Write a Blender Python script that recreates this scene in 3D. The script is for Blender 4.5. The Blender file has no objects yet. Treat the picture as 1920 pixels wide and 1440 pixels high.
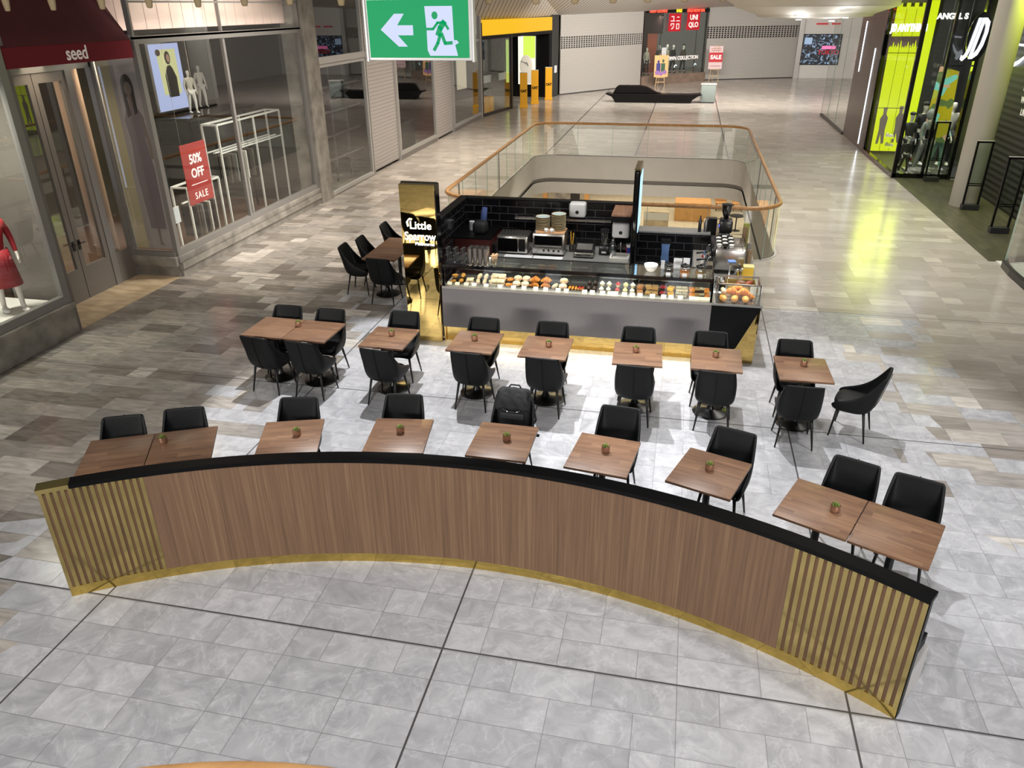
import bpy, bmesh, math, random
from mathutils import Vector, Matrix
random.seed(7)
sc = bpy.context.scene
COL = sc.collection
PI = math.pi
R = math.radians

# ------------------------------------------------------------ camera, world, light, exposure
cam_data = bpy.data.cameras.new('camera')
cam_data.sensor_width = 36.0
cam_data.lens = 26.775
cam_data.clip_start = 0.05
cam_data.clip_end = 300
cam = bpy.data.objects.new('camera', cam_data)
COL.objects.link(cam)
cam.matrix_world = Matrix(((0.97774828, -0.08492691, 0.1918221, 0),
                           (0.20957189, 0.4363017, -0.87505454, 0),
                           (-0.00937663, 0.89578359, 0.44439153, 5.0),
                           (0, 0, 0, 1)))
sc.camera = cam
sc.view_settings.view_transform = 'Standard'
sc.view_settings.look = 'None'
sc.view_settings.exposure = 0.42
sc.view_settings.gamma = 1.0
sc.view_settings.use_curve_mapping = False

world = bpy.data.worlds.new('world')
sc.world = world
world.use_nodes = True
world.node_tree.nodes['Background'].inputs[0].default_value = (1.0, 0.93, 0.84, 1)
world.node_tree.nodes['Background'].inputs[1].default_value = 0.09


def spot(name, loc, target, power, angle=60, blend=0.25, size=0.08, color=(1, 1, 1)):
    d = bpy.data.lights.new(name, 'SPOT')
    d.energy = power
    d.spot_size = R(angle)
    d.spot_blend = blend
    d.shadow_soft_size = size
    d.color = color
    o = bpy.data.objects.new(name, d)
    COL.objects.link(o)
    o.location = loc
    v = Vector(target) - Vector(loc)
    o.rotation_euler = v.to_track_quat('-Z', 'Y').to_euler()
    return o


def area(name, loc, target, power, sx, sy, color=(1, 1, 1), spread=180):
    d = bpy.data.lights.new(name, 'AREA')
    d.energy = power
    d.shape = 'RECTANGLE'
    d.size = sx
    d.size_y = sy
    d.color = color
    d.spread = R(spread)
    o = bpy.data.objects.new(name, d)
    COL.objects.link(o)
    o.location = loc
    v = Vector(target) - Vector(loc)
    o.rotation_euler = v.to_track_quat('-Z', 'Y').to_euler()
    return o


COOL = (0.98, 0.985, 1.0)
WARM = (1.0, 0.88, 0.74)
# atrium downlights above the seating
spot('atrium_spot', (-4.3, 11.8, 11.5), (-2.7, 9.3, 0), 5800, 37, 0.22, 0.10, COOL)
spot('atrium_spot', (-1.5, 5.0, 11.5), (-1.2, 7.6, 0), 350, 60, 0.4, 0.14, COOL)
spot('atrium_spot', (-0.4, 12.0, 11.5), (1.5, 9.2, 0), 3400, 36, 0.35, 0.12, COOL)
spot('front_spot', (-1.0, -0.6, 10.5), (-1.0, 3.0, 0), 2150, 76, 0.6, 0.3, COOL)
spot('side_spot', (5.5, 5.0, 11.5), (3.8, 5.2, 0), 1500, 54, 0.5, 0.2, COOL)
# mall walkway lighting further back, plus added fills
area('walk_light', (4.4, 22.0, 9.0), (4.4, 22.0, 0), 620, 3, 16, (1.0, 0.95, 0.86), 120)
area('walk_light', (-7.5, 26.0, 7.0), (-7.5, 26.0, 0), 420, 2, 14, WARM, 90)
area('far_fill', (1.0, 43.0, 6.3), (0.5, 54.0, 1.6), 2100, 14, 2.5, (1.0, 0.94, 0.87), 150)  # added area fill aimed at the far shutters to brighten them
area('screen_fill', (-9.0, -5.0, 4.4), (-3.5, 5.0, .6), 260, 4, 1.0, (1.0, .96, .92), 100)  # unseen fills added left and right to light the booth screen's front
area('screen_fill', (6.0, -5.0, 4.4), (0.0, 5.2, .6), 260, 4, 1.0, (1.0, .96, .92), 100)
area('far_floor_light', (0.0, 37.0, 7.5), (1.0, 38.0, 0), 900, 12, 8, (1.0, .91, .81), 150)
area('facade_fill', (-4.5, 16.5, 8.5), (-10.2, 16.5, 2.0), 280, 1, 9, (1.0, .93, .84), 60)  # unseen area fill added to brighten the left shop fronts
area('kiosk_light', (-1.2, 12.4, 7.5), (-1.2, 12.6, 1.0), 85, 3.5, 2.0, (1, .97, .92), 90)


# ------------------------------------------------------------ materials
def lin(c):
    return tuple(((v / 255) / 12.92 if v / 255 <= 0.04045 else ((v / 255 + 0.055) / 1.055) ** 2.4) for v in c) + (1,)


def mat(name, rgb, rough=0.5, metal=0.0, spec=0.5, noise=0.0, scale=8.0, bump=0.0, coat=0.0, emit=None, es=0.0,
        stretch=(1, 1, 1), rgb2=None):
    m = bpy.data.materials.new(name)
    m.use_nodes = True
    nt = m.node_tree
    b = nt.nodes['Principled BSDF']
    b.inputs['Base Color'].default_value = lin(rgb)
    b.inputs['Roughness'].default_value = rough
    b.inputs['Metallic'].default_value = metal
    b.inputs['Specular IOR Level'].default_value = spec
    b.inputs['Coat Weight'].default_value = coat
    if emit:
        b.inputs['Emission Color'].default_value = lin(emit)
        b.inputs['Emission Strength'].default_value = es
    if noise or bump:
        tc = nt.nodes.new('ShaderNodeTexCoord')
        mp = nt.nodes.new('ShaderNodeMapping')
        mp.inputs['Scale'].default_value = stretch
        nz = nt.nodes.new('ShaderNodeTexNoise')
        nz.inputs['Scale'].default_value = scale
        nz.inputs['Detail'].default_value = 5
        nt.links.new(tc.outputs['Object'], mp.inputs[0])
        nt.links.new(mp.outputs[0], nz.inputs['Vector'])
        if noise:
            cr = nt.nodes.new('ShaderNodeValToRGB')
            a = lin(rgb2 if rgb2 else rgb)
            if rgb2:
                lo, hi = lin(rgb), a
            else:
                lo = tuple(v * (1 - noise) for v in a[:3]) + (1,)
                hi = tuple(min(1, v * (1 + noise)) for v in a[:3]) + (1,)
            cr.color_ramp.elements[0].position = 0.32
            cr.color_ramp.elements[1].position = 0.68
            cr.color_ramp.elements[0].color = lo
            cr.color_ramp.elements[1].color = hi
            nt.links.new(nz.outputs['Fac'], cr.inputs[0])
            nt.links.new(cr.outputs[0], b.inputs['Base Color'])
        if bump:
            bp = nt.nodes.new('ShaderNodeBump')
            bp.inputs['Strength'].default_value = bump
            bp.inputs['Distance'].default_value = 0.01
            nt.links.new(nz.outputs['Fac'], bp.inputs['Height'])
            nt.links.new(bp.outputs[0], b.inputs['Normal'])
    return m


def emis(name, rgb, s):
    m = bpy.data.materials.new(name)
    m.use_nodes = True
    nt = m.node_tree
    b = nt.nodes['Principled BSDF']
    b.inputs['Base Color'].default_value = (0.02, 0.02, 0.02, 1)
    b.inputs['Specular IOR Level'].default_value = 0.05
    b.inputs['Emission Color'].default_value = lin(rgb)
    b.inputs['Emission Strength'].default_value = s
    return m


def glass(name, tint=(0.93, 0.97, 0.95), refl=0.10, rough=0.0, gain=1.0):
    """thin architectural pane: see-through with a fresnel mirror on top"""
    m = bpy.data.materials.new(name)
    m.use_nodes = True
    nt = m.node_tree
    nt.nodes.remove(nt.nodes['Principled BSDF'])
    out = nt.nodes['Material Output']
    tr = nt.nodes.new('ShaderNodeBsdfTransparent')
    tr.inputs[0].default_value = tint + (1,)
    gl = nt.nodes.new('ShaderNodeBsdfGlossy')
    gl.inputs['Roughness'].default_value = rough
    gl.inputs['Color'].default_value = (1, 1, 1, 1)
    lw = nt.nodes.new('ShaderNodeLayerWeight')
    lw.inputs[0].default_value = 0.5
    pw = nt.nodes.new('ShaderNodeMath')
    pw.operation = 'POWER'
    pw.inputs[1].default_value = 4.0
    fr = nt.nodes.new('ShaderNodeMath')
    fr.operation = 'MULTIPLY_ADD'
    fr.inputs[1].default_value = 0.96
    fr.inputs[2].default_value = 0.04
    nt.links.new(lw.outputs['Facing'], pw.inputs[0])
    nt.links.new(pw.outputs[0], fr.inputs[0])
    mul = nt.nodes.new('ShaderNodeMath')
    mul.operation = 'MULTIPLY_ADD'
    mul.use_clamp = True
    mul.inputs[1].default_value = gain
    mul.inputs[2].default_value = refl
    mx = nt.nodes.new('ShaderNodeMixShader')
    nt.links.new(fr.outputs[0], mul.inputs[0])
    nt.links.new(mul.outputs[0], mx.inputs[0])
    nt.links.new(tr.outputs[0], mx.inputs[1])
    nt.links.new(gl.outputs[0], mx.inputs[2])
    nt.links.new(mx.outputs[0], out.inputs[0])
    return m


class NT:
    """tiny helper for math node chains"""
    def __init__(s, m):
        s.nt = m.node_tree

    def n(s, t, **kw):
        x = s.nt.nodes.new(t)
        for k, v in kw.items():
            setattr(x, k, v)
        return x

    def L(s, a, b):
        s.nt.links.new(a, b)

    def math(s, op, a, b=None, c=None):
        x = s.n('ShaderNodeMath', operation=op)
        for i, v in enumerate((a, b, c)):
            if v is None:
                continue
            if isinstance(v, (int, float)):
                x.inputs[i].default_value = v
            else:
                s.L(v, x.inputs[i])
        return x.outputs[0]


def floor_material():
    m = bpy.data.materials.new('marble_tile')
    m.use_nodes = True
    t = NT(m)
    b = m.node_tree.nodes['Principled BSDF']
    geo = t.n('ShaderNodeNewGeometry')
    sp = t.n('ShaderNodeSeparateXYZ')
    t.L(geo.outputs['Position'], sp.inputs[0])
    X, Y = sp.outputs[0], sp.outputs[1]
    H = 1 / 3
    ys = t.math('ADD', Y, 0.0133 + 100 * H)      # rows run through Y = 4.67
    row = t.math('FLOOR', t.math('DIVIDE', ys, H))
    fy = t.math('SUBTRACT', ys, t.math('MULTIPLY', row, H))
    wn = t.n('ShaderNodeTexWhiteNoise', noise_dimensions='1D')
    t.L(row, wn.inputs['W'])
    sh = t.math('MULTIPLY', t.math('FLOOR', t.math('MULTIPLY', wn.outputs['Value'], 5)), H)
    xs = t.math('ADD', t.math('ADD', X, 100 + 0.0), sh)
    PER = 5 / 3
    grp = t.math('FLOOR', t.math('DIVIDE', xs, PER))
    px = t.math('SUBTRACT', xs, t.math('MULTIPLY', grp, PER))
    a = t.math('GREATER_THAN', px, H)
    c = t.math('GREATER_THAN', px, 3 * H)
    tid = t.math('ADD', t.math('MULTIPLY', grp, 3), t.math('ADD', a, c))
    cmb = t.n('ShaderNodeCombineXYZ')
    t.L(tid, cmb.inputs[0])
    t.L(row, cmb.inputs[1])
    w2 = t.n('ShaderNodeTexWhiteNoise', noise_dimensions='3D')
    t.L(cmb.outputs[0], w2.inputs['Vector'])
    sep = t.n('ShaderNodeSeparateColor')
    t.L(w2.outputs['Color'], sep.inputs[0])
    r1, r2, r3 = sep.outputs[0], sep.outputs[1], sep.outputs[2]
    # grout distance
    d = t.math('MINIMUM', fy, t.math('SUBTRACT', H, fy))
    for e in (0, H, 3 * H, 5 * H):
        d = t.math('MINIMUM', d, t.math('ABSOLUTE', t.math('SUBTRACT', px, e)))
    grout = t.math('LESS_THAN', d, 0.0028)
    # wide expansion joints
    jx = t.math('ABSOLUTE', t.math('SUBTRACT', t.math('MODULO', t.math('ADD', X, 5.0 + 100 * 10 / 3 / 1.0 + 1.6667), 10 / 3), 1.6667))
    inx = t.math('MULTIPLY', t.math('LESS_THAN', X, 2.2), t.math('GREATER_THAN', X, -5.5))
    jl = t.math('MULTIPLY', t.math('LESS_THAN', jx, t.math('ADD', 0.009, t.math('MULTIPLY', t.math('GREATER_THAN', Y, 15.0), 0.014))), inx)
    for yy in (4.67, 9.225, 13.78, 18.93, 21.62):
        jl = t.math('MAXIMUM', jl, t.math('LESS_THAN', t.math('ABSOLUTE', t.math('SUBTRACT', Y, yy)), 0.009))
    joint = t.math('MAXIMUM', grout, jl)
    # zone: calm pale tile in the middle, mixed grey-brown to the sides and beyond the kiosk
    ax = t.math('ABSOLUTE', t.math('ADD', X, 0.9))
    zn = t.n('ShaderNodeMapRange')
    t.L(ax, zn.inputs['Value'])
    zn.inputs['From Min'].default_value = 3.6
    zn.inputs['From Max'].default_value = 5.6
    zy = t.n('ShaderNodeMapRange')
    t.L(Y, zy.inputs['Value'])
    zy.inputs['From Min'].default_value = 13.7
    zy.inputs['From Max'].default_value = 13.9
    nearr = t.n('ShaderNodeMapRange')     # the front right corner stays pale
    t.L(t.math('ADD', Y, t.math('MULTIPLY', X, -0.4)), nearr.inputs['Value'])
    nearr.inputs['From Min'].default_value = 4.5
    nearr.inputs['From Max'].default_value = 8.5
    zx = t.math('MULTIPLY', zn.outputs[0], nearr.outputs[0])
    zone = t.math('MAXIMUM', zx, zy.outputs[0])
    # vein coordinates shift per tile
    pos = t.n('ShaderNodeVectorMath', operation='MULTIPLY_ADD')
    t.L(w2.outputs['Color'], pos.inputs[0])
    pos.inputs[1].default_value = (9, 9, 0)
    t.L(geo.outputs['Position'], pos.inputs[2])
    n1 = t.n('ShaderNodeTexNoise')
    n1.inputs['Scale'].default_value = 3.4
    n1.inputs['Detail'].default_value = 8
    n1.inputs['Roughness'].default_value = 0.62
    n1.inputs['Distortion'].default_value = 1.2
    t.L(pos.outputs[0], n1.inputs['Vector'])
    n2 = t.n('ShaderNodeTexNoise')
    n2.inputs['Scale'].default_value = 2.4
    n2.inputs['Detail'].default_value = 9
    n2.inputs['Roughness'].default_value = 0.6
    n2.inputs['Distortion'].default_value = 0.9
    t.L(pos.outputs[0], n2.inputs['Vector'])
    vein = t.math('ABSOLUTE', t.math('SUBTRACT', n2.outputs['Fac'], 0.5))
    vr = t.n('ShaderNodeMapRange')
    t.L(vein, vr.inputs['Value'])
    vr.inputs['From Min'].default_value = 0.0
    vr.inputs['From Max'].default_value = 0.02
    vr.inputs['To Min'].default_value = 1
    vr.inputs['To Max'].default_value = 0
    # streaky stone for the mixed tiles
    mp = t.n('ShaderNodeMapping')
    mp.inputs['Scale'].default_value = (1.2, 5.0, 1)
    t.L(pos.outputs[0], mp.inputs[0])
    n3 = t.n('ShaderNodeTexNoise')
    n3.inputs['Scale'].default_value = 2.2
    n3.inputs['Detail'].default_value = 6
    n3.inputs['Distortion'].default_value = 1.0
    t.L(mp.outputs[0], n3.inputs['Vector'])
    # pale tile colour
    rp = t.n('ShaderNodeValToRGB')
    rp.color_ramp.elements[0].position = 0.3
    rp.color_ramp.elements[0].color = lin((143, 143, 145))
    rp.color_ramp.elements[1].position = 0.72
    rp.color_ramp.elements[1].color = lin((185, 184, 186))
    t.L(t.math('ADD', t.math('MULTIPLY', n1.outputs['Fac'], 0.8), t.math('MULTIPLY', r1, 0.13)), rp.inputs[0])
    mv = t.n('ShaderNodeMix', data_type='RGBA')
    t.L(t.math('MULTIPLY', vr.outputs[0], t.math('MULTIPLY', n1.outputs['Fac'], 0.42)), mv.inputs['Factor'])
    t.L(rp.outputs[0], mv.inputs['A'])
    mv.inputs['B'].default_value = lin((208, 208, 212))
    # mixed tile colour
    rm = t.n('ShaderNodeValToRGB')
    rm.color_ramp.interpolation = 'CONSTANT'
    els = rm.color_ramp.elements
    els[0].position = 0
    els[0].color = lin((126, 119, 111))
    els[1].position = 0.22
    els[1].color = lin((146, 140, 133))
    for p, c3 in ((0.45, (138, 133, 128)), (0.62, (158, 151, 143)), (0.84, (114, 107, 101)), (0.93, (182, 176, 168))):
        e = els.new(p)
        e.color = lin(c3)
    t.L(r1, rm.inputs[0])
    st = t.n('ShaderNodeMapRange')
    t.L(n3.outputs['Fac'], st.inputs['Value'])
    st.inputs['From Min'].default_value = 0.3
    st.inputs['From Max'].default_value = 0.7
    st.inputs['To Min'].default_value = 0.68
    st.inputs['To Max'].default_value = 1.22
    sc_ = t.n('ShaderNodeVectorMath', operation='SCALE')
    t.L(rm.outputs[0], sc_.inputs[0])
    t.L(st.outputs[0], sc_.inputs['Scale'])
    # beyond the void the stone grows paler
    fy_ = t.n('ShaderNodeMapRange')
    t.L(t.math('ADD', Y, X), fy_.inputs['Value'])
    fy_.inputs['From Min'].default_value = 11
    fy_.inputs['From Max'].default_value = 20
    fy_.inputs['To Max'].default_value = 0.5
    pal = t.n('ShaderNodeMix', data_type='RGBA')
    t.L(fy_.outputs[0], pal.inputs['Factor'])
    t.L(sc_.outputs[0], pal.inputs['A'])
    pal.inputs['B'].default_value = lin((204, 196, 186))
    # a tile is mixed when its random number is below the zone weight
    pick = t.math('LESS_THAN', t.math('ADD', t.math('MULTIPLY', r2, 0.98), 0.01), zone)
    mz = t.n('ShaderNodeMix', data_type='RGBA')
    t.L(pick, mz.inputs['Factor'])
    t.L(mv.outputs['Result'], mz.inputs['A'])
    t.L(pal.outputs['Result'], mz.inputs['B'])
    mj = t.n('ShaderNodeMix', data_type='RGBA')
    t.L(t.math('MAXIMUM', t.math('MULTIPLY', grout, 0.6), jl), mj.inputs['Factor'])
    t.L(mz.outputs['Result'], mj.inputs['A'])
    mj.inputs['B'].default_value = lin((62, 60, 60))
    t.L(mj.outputs['Result'], b.inputs['Base Color'])
    rr = t.n('ShaderNodeMapRange')
    t.L(n1.outputs['Fac'], rr.inputs['Value'])
    rr.inputs['To Min'].default_value = 0.13
    rr.inputs['To Max'].default_value = 0.25
    t.L(t.math('MAXIMUM', rr.outputs[0], t.math('MULTIPLY', joint, 0.6)), b.inputs['Roughness'])
    b.inputs['Specular IOR Level'].default_value = 0.5
    return m


def wood_material(name, c1, c2, c3, along='X', scale=1.0, plank=0.0, rough=0.4, space='Object', spec=0.4, run=1.6):
    """plain-sawn grain; plank>0 gives glued staves of that width"""
    m = bpy.data.materials.new(name)
    m.use_nodes = True
    t = NT(m)
    b = m.node_tree.nodes['Principled BSDF']
    tc = t.n('ShaderNodeTexCoord')
    src = tc.outputs[space]
    oi = t.n('ShaderNodeObjectInfo')
    ad = t.n('ShaderNodeVectorMath', operation='ADD')
    t.L(src, ad.inputs[0])
    cx = t.n('ShaderNodeCombineXYZ')
    t.L(t.math('MULTIPLY', oi.outputs['Random'], 17.0), cx.inputs[0])
    t.L(t.math('MULTIPLY', oi.outputs['Random'], 9.0), cx.inputs[1])
    t.L(cx.outputs[0], ad.inputs[1])
    sp = t.n('ShaderNodeSeparateXYZ')
    t.L(ad.outputs[0], sp.inputs[0])
    ax = {'X': 0, 'Y': 1, 'Z': 2}[along]
    cross = sp.outputs[1 if ax == 0 else 0]
    rnd = None
    vec = ad.outputs[0]
    if plank:
        idx = t.math('FLOOR', t.math('DIVIDE', cross, plank))
        wn = t.n('ShaderNodeTexWhiteNoise', noise_dimensions='1D')
        t.L(idx, wn.inputs['W'])
        sg = t.math('FLOOR', t.math('ADD', t.math('DIVIDE', sp.outputs[ax], 0.42), t.math('MULTIPLY', wn.outputs['Value'], 7)))
        w2 = t.n('ShaderNodeTexWhiteNoise', noise_dimensions='2D')
        cc = t.n('ShaderNodeCombineXYZ')
        t.L(idx, cc.inputs[0])
        t.L(sg, cc.inputs[1])
        t.L(cc.outputs[0], w2.inputs['Vector'])
        rnd = w2.outputs['Value']
        v2 = t.n('ShaderNodeVectorMath', operation='MULTIPLY_ADD')
        t.L(w2.outputs['Color'], v2.inputs[0])
        v2.inputs[1].default_value = (5, 5, 5)
        t.L(vec, v2.inputs[2])
        vec = v2.outputs[0]
    mp = t.n('ShaderNodeMapping')
    s = [22 * scale] * 3
    s[ax] = run * scale
    mp.inputs['Scale'].default_value = s
    t.L(vec, mp.inputs[0])
    nz = t.n('ShaderNodeTexNoise')
    nz.inputs['Scale'].default_value = 1
    nz.inputs['Detail'].default_value = 7
    nz.inputs['Roughness'].default_value = 0.62
    nz.inputs['Distortion'].default_value = 0.5
    t.L(mp.outputs[0], nz.inputs['Vector'])
    fac = nz.outputs['Fac']
    if rnd is not None:
        fac = t.math('ADD', t.math('MULTIPLY', fac, 0.8), t.math('MULTIPLY', rnd, 0.15))
    cr = t.n('ShaderNodeValToRGB')
    e = cr.color_ramp.elements
    e[0].position = 0.3
    e[0].color = lin(c1)
    e[1].position = 0.75
    e[1].color = lin(c3)
    q = e.new(0.52)
    q.color = lin(c2)
    t.L(fac, cr.inputs[0])
    t.L(cr.outputs[0], b.inputs['Base Color'])
    b.inputs['Roughness'].default_value = rough
    b.inputs['Specular IOR Level'].default_value = spec
    bp = t.n('ShaderNodeBump')
    bp.inputs['Strength'].default_value = 0.08
    bp.inputs['Distance'].default_value = 0.004
    t.L(nz.outputs['Fac'], bp.inputs['Height'])
    t.L(bp.outputs[0], b.inputs['Normal'])
    return m


def lines_material(name, base, dark, axis, period, width, rough=0.6, metal=0.0, bump=True, off=0.0, base2=None):
    """surface with evenly spaced grooves across one world axis"""
    m = bpy.data.materials.new(name)
    m.use_nodes = True
    t = NT(m)
    b = m.node_tree.nodes['Principled BSDF']
    geo = t.n('ShaderNodeNewGeometry')
    sp = t.n('ShaderNodeSeparateXYZ')
    t.L(geo.outputs['Position'], sp.inputs[0])
    v = sp.outputs[axis] if isinstance(axis, int) else t.math('ADD', t.math('MULTIPLY', sp.outputs[0], axis[0]), t.math('MULTIPLY', sp.outputs[1], axis[1]))
    p = t.math('MODULO', t.math('ADD', v, 100 * period + off), period)
    g = t.math('LESS_THAN', p, width)
    mx = t.n('ShaderNodeMix', data_type='RGBA')
    t.L(g, mx.inputs['Factor'])
    mx.inputs['A'].default_value = lin(base)
    mx.inputs['B'].default_value = lin(dark)
    t.L(mx.outputs['Result'], b.inputs['Base Color'])
    b.inputs['Roughness'].default_value = rough
    b.inputs['Metallic'].default_value = metal
    if bump:
        bp = t.n('ShaderNodeBump')
        bp.inputs['Strength'].default_value = 0.6
        bp.inputs['Distance'].default_value = 0.01
        t.L(t.math('ABSOLUTE', t.math('SUBTRACT', t.math('DIVIDE', p, period), 0.5)), bp.inputs['Height'])
        t.L(bp.outputs[0], b.inputs['Normal'])
    return m


def brick_material(name, base, mortar, bw, bh, rough, ms=0.006, axis='XZ', spec=0.5):
    m = bpy.data.materials.new(name)
    m.use_nodes = True
    t = NT(m)
    b = m.node_tree.nodes['Principled BSDF']
    geo = t.n('ShaderNodeNewGeometry')
    sp = t.n('ShaderNodeSeparateXYZ')
    t.L(geo.outputs['Position'], sp.inputs[0])
    cb = t.n('ShaderNodeCombineXYZ')
    t.L(t.math('ADD', sp.outputs[0], sp.outputs[1]) if axis == 'XZ' else sp.outputs[0], cb.inputs[0])
    t.L(sp.outputs[2] if axis == 'XZ' else sp.outputs[1], cb.inputs[1])
    br = t.n('ShaderNodeTexBrick')
    t.L(cb.outputs[0], br.inputs['Vector'])
    br.inputs['Scale'].default_value = 1
    br.inputs['Brick Width'].default_value = bw
    br.inputs['Row Height'].default_value = bh
    br.inputs['Mortar Size'].default_value = ms
    br.inputs['Mortar Smooth'].default_value = 0
    br.inputs['Color1'].default_value = lin(base)
    br.inputs['Color2'].default_value = tuple(v * 0.9 for v in lin(base)[:3]) + (1,)
    br.inputs['Mortar'].default_value = lin(mortar)
    t.L(br.outputs['Color'], b.inputs['Base Color'])
    b.inputs['Roughness'].default_value = rough
    b.inputs['Specular IOR Level'].default_value = spec
    return m


M = {}
M['floor'] = floor_material()
M['table_wood'] = wood_material('oak_table', (94, 68, 52), (118, 88, 66), (142, 110, 84), 'X', 1.0, 0.085, 0.38)
M['veneer'] = wood_material('walnut_veneer', (80, 59, 43), (96, 73, 54), (114, 90, 68), 'Z', 2.0, 0, 0.5, run=0.35)
M['rail_wood'] = wood_material('handrail_timber', (146, 104, 62), (172, 128, 80), (190, 146, 96), 'Y', 0.6, 0, 0.3)
M['shelf_wood'] = wood_material('shelf_timber', (108, 74, 54), (134, 98, 76), (150, 116, 92), 'Y', 1.0, 0, 0.5)
M['chair'] = mat('charcoal_leatherette', (15, 16, 17), 0.5, spec=0.18, noise=0.12, scale=30, bump=0.05)
M['leg'] = mat('black_steel', (14, 14, 15), 0.4, spec=0.4)
M['base'] = mat('black_iron', (12, 12, 13), 0.28, spec=0.5)
M['brass'] = mat('polished_brass', (208, 182, 104), 0.10, 1.0, noise=0.07, scale=3)
M['brass_slat'] = mat('brushed_brass', (196, 176, 116), 0.12, 1.0, noise=0.08, scale=3)
M['brass_mirror'] = mat('gold_mirror', (205, 176, 108), 0.02, 1.0)
M['black'] = mat('black_laminate', (10, 10, 11), 0.4, spec=0.15)
M['blackgloss'] = mat('black_gloss', (8, 8, 9), 0.1)
M['cap'] = mat('black_cap', (7, 7, 8), 0.4, spec=0.12)
M['quartz'] = mat('grey_quartz', (116, 112, 112), 0.4, noise=0.06, scale=40)
M['quartz_top'] = mat('pale_quartz', (156, 150, 143), 0.35, noise=0.04, scale=40)
M['bench'] = mat('worktop_grey', (128, 128, 126), 0.35, noise=0.05, scale=30)
M['white'] = mat('white_paint', (210, 208, 204), 0.5)
M['plaster'] = mat('void_plaster', (172, 168, 162), 0.7, noise=0.03, scale=2)
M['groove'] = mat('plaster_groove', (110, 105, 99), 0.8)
M['stone'] = mat('wall_limestone', (110, 106, 100), 0.45, noise=0.4, scale=3.2, rgb2=(150, 145, 137), bump=0.05)
M['travertine'] = mat('beige_travertine', (168, 146, 116), 0.3, noise=0.4, scale=2.5, rgb2=(206, 188, 158), stretch=(1, 2.4, 1))
M['alu'] = mat('grey_aluminium', (138, 135, 132), 0.38, 0.35)
M['alu_white'] = mat('pale_aluminium', (184, 182, 180), 0.35, 0.2)
M['alu_dark'] = mat('dark_aluminium', (52, 52, 54), 0.35, 0.3)
M['doorgrey'] = mat('door_taupe', (112, 106, 100), 0.5)
M['glass'] = glass('shop_glass', refl=0.11, gain=.45)
M['glass_dim'] = glass('front_glass', (.86, .88, .86), refl=0.03, gain=.12)
M['glass_clear'] = glass('rail_glass', (0.90, 0.95, 0.93), refl=0.03)
M['glass_case'] = glass('case_glass', (0.93, 0.96, 0.95), refl=0.04)
M['glass_ware'] = glass('tumbler_glass', (0.80, 0.84, 0.86), refl=0.10, gain=1.6)
M['glass_edge'] = mat('glass_edge', (150, 178, 168), 0.2)
M['louvre'] = lines_material('white_louvre', (188, 182, 180), (128, 122, 120), 2, 0.115, 0.014)
M['shutter'] = lines_material('roller_shutter', (180, 177, 172), (138, 135, 131), 2, 0.085, 0.014, 0.5, 0.0)
M['soffit'] = lines_material('soffit_slats', (206, 200, 192), (132, 127, 122), (0.9, 0.42), 0.26, 0.06, bump=False)
M['soffit_plain'] = mat('plain_soffit', (222, 216, 208), 0.7)
M['blackslat'] = lines_material('dark_shutter', (70, 72, 66), (12, 12, 12), 2, 0.16, 0.075, 0.35, 0.3)
M['timber_dark'] = wood_material('dark_floorboards', (58, 56, 44), (78, 75, 58), (98, 94, 76), 'Y', 0.5, 0.14, 0.35)
M['brownwall'] = mat('brown_cladding', (92, 82, 76), 0.35, noise=0.08, scale=4, stretch=(1, 1, .3))
M['burgundy'] = mat('burgundy_canvas', (84, 32, 36), 0.85, noise=0.12, scale=2)
M['burgundy_red'] = mat('valance_red', (112, 10, 26), 0.8)
M['cream_text'] = mat('cream_lettering', (224, 214, 204), 0.5, emit=(224, 214, 204), es=0.12)
M['pink'] = mat('pink_panel', (222, 196, 186), 0.6, noise=0.03, scale=3)
M['black_tile'] = brick_material('black_brick_tile', (14, 14, 17), (70, 70, 72), 0.33, 0.135, 0.15, 0.006)
M['steel'] = mat('stainless_steel', (176, 172, 168), 0.25, 0.95)
M['steel_dark'] = mat('dull_steel', (112, 110, 108), 0.35, 0.9)
M['chrome'] = mat('chrome', (215, 215, 215), 0.06, 1.0)
M['paper'] = mat('white_paper', (226, 228, 232), 0.7)
M['copper'] = mat('rose_copper', (176, 138, 116), 0.28, 0.75)
M['plant'] = mat('succulent_green', (86, 104, 48), 0.6, noise=0.5, scale=30, rgb2=(120, 128, 52))
M['plant_brown'] = mat('succulent_tip', (142, 84, 44), 0.6)
M['plate'] = mat('stoneware', (180, 164, 128), 0.4)
M['plate_in'] = mat('blue_glaze', (176, 194, 196), 0.3)
M['cup_white'] = mat('white_china', (225, 222, 216), 0.3)
M['plastic_grey'] = mat('dispenser_plastic', (196, 196, 196), 0.3)
M['blackplastic'] = mat('black_plastic', (16, 16, 18), 0.3)
M['cloth_black'] = mat('black_nylon', (15, 16, 19), 0.7, noise=0.3, scale=25, bump=0.3)
M['blue'] = mat('blue_cloth', (96, 128, 178), 0.6)
M['redwood'] = mat('red_cabinet', (74, 24, 18), 0.45)
M['mannequin'] = mat('mannequin_white', (214, 208, 200), 0.35)
M['yellow'] = emis('yellow_lightbox', (222, 240, 10), 0.78)
M['exit_green'] = emis('exit_green', (4, 158, 94), 0.78)
M['exit_white'] = emis('exit_white', (206, 216, 250), 0.80)
M['led'] = emis('led_white', (235, 242, 255), 5.0)
M['letter_led'] = emis('letter_white', (240, 246, 255), 1.8)
M['red_sign'] = mat('red_sign', (176, 22, 38), 0.5, emit=(186, 20, 36), es=0.25)
M['white_sign'] = mat('white_letter', (236, 230, 226), 0.5, emit=(236, 226, 222), es=0.35)
M['red'] = mat('sale_red', (164, 48, 48), 0.6)
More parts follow.
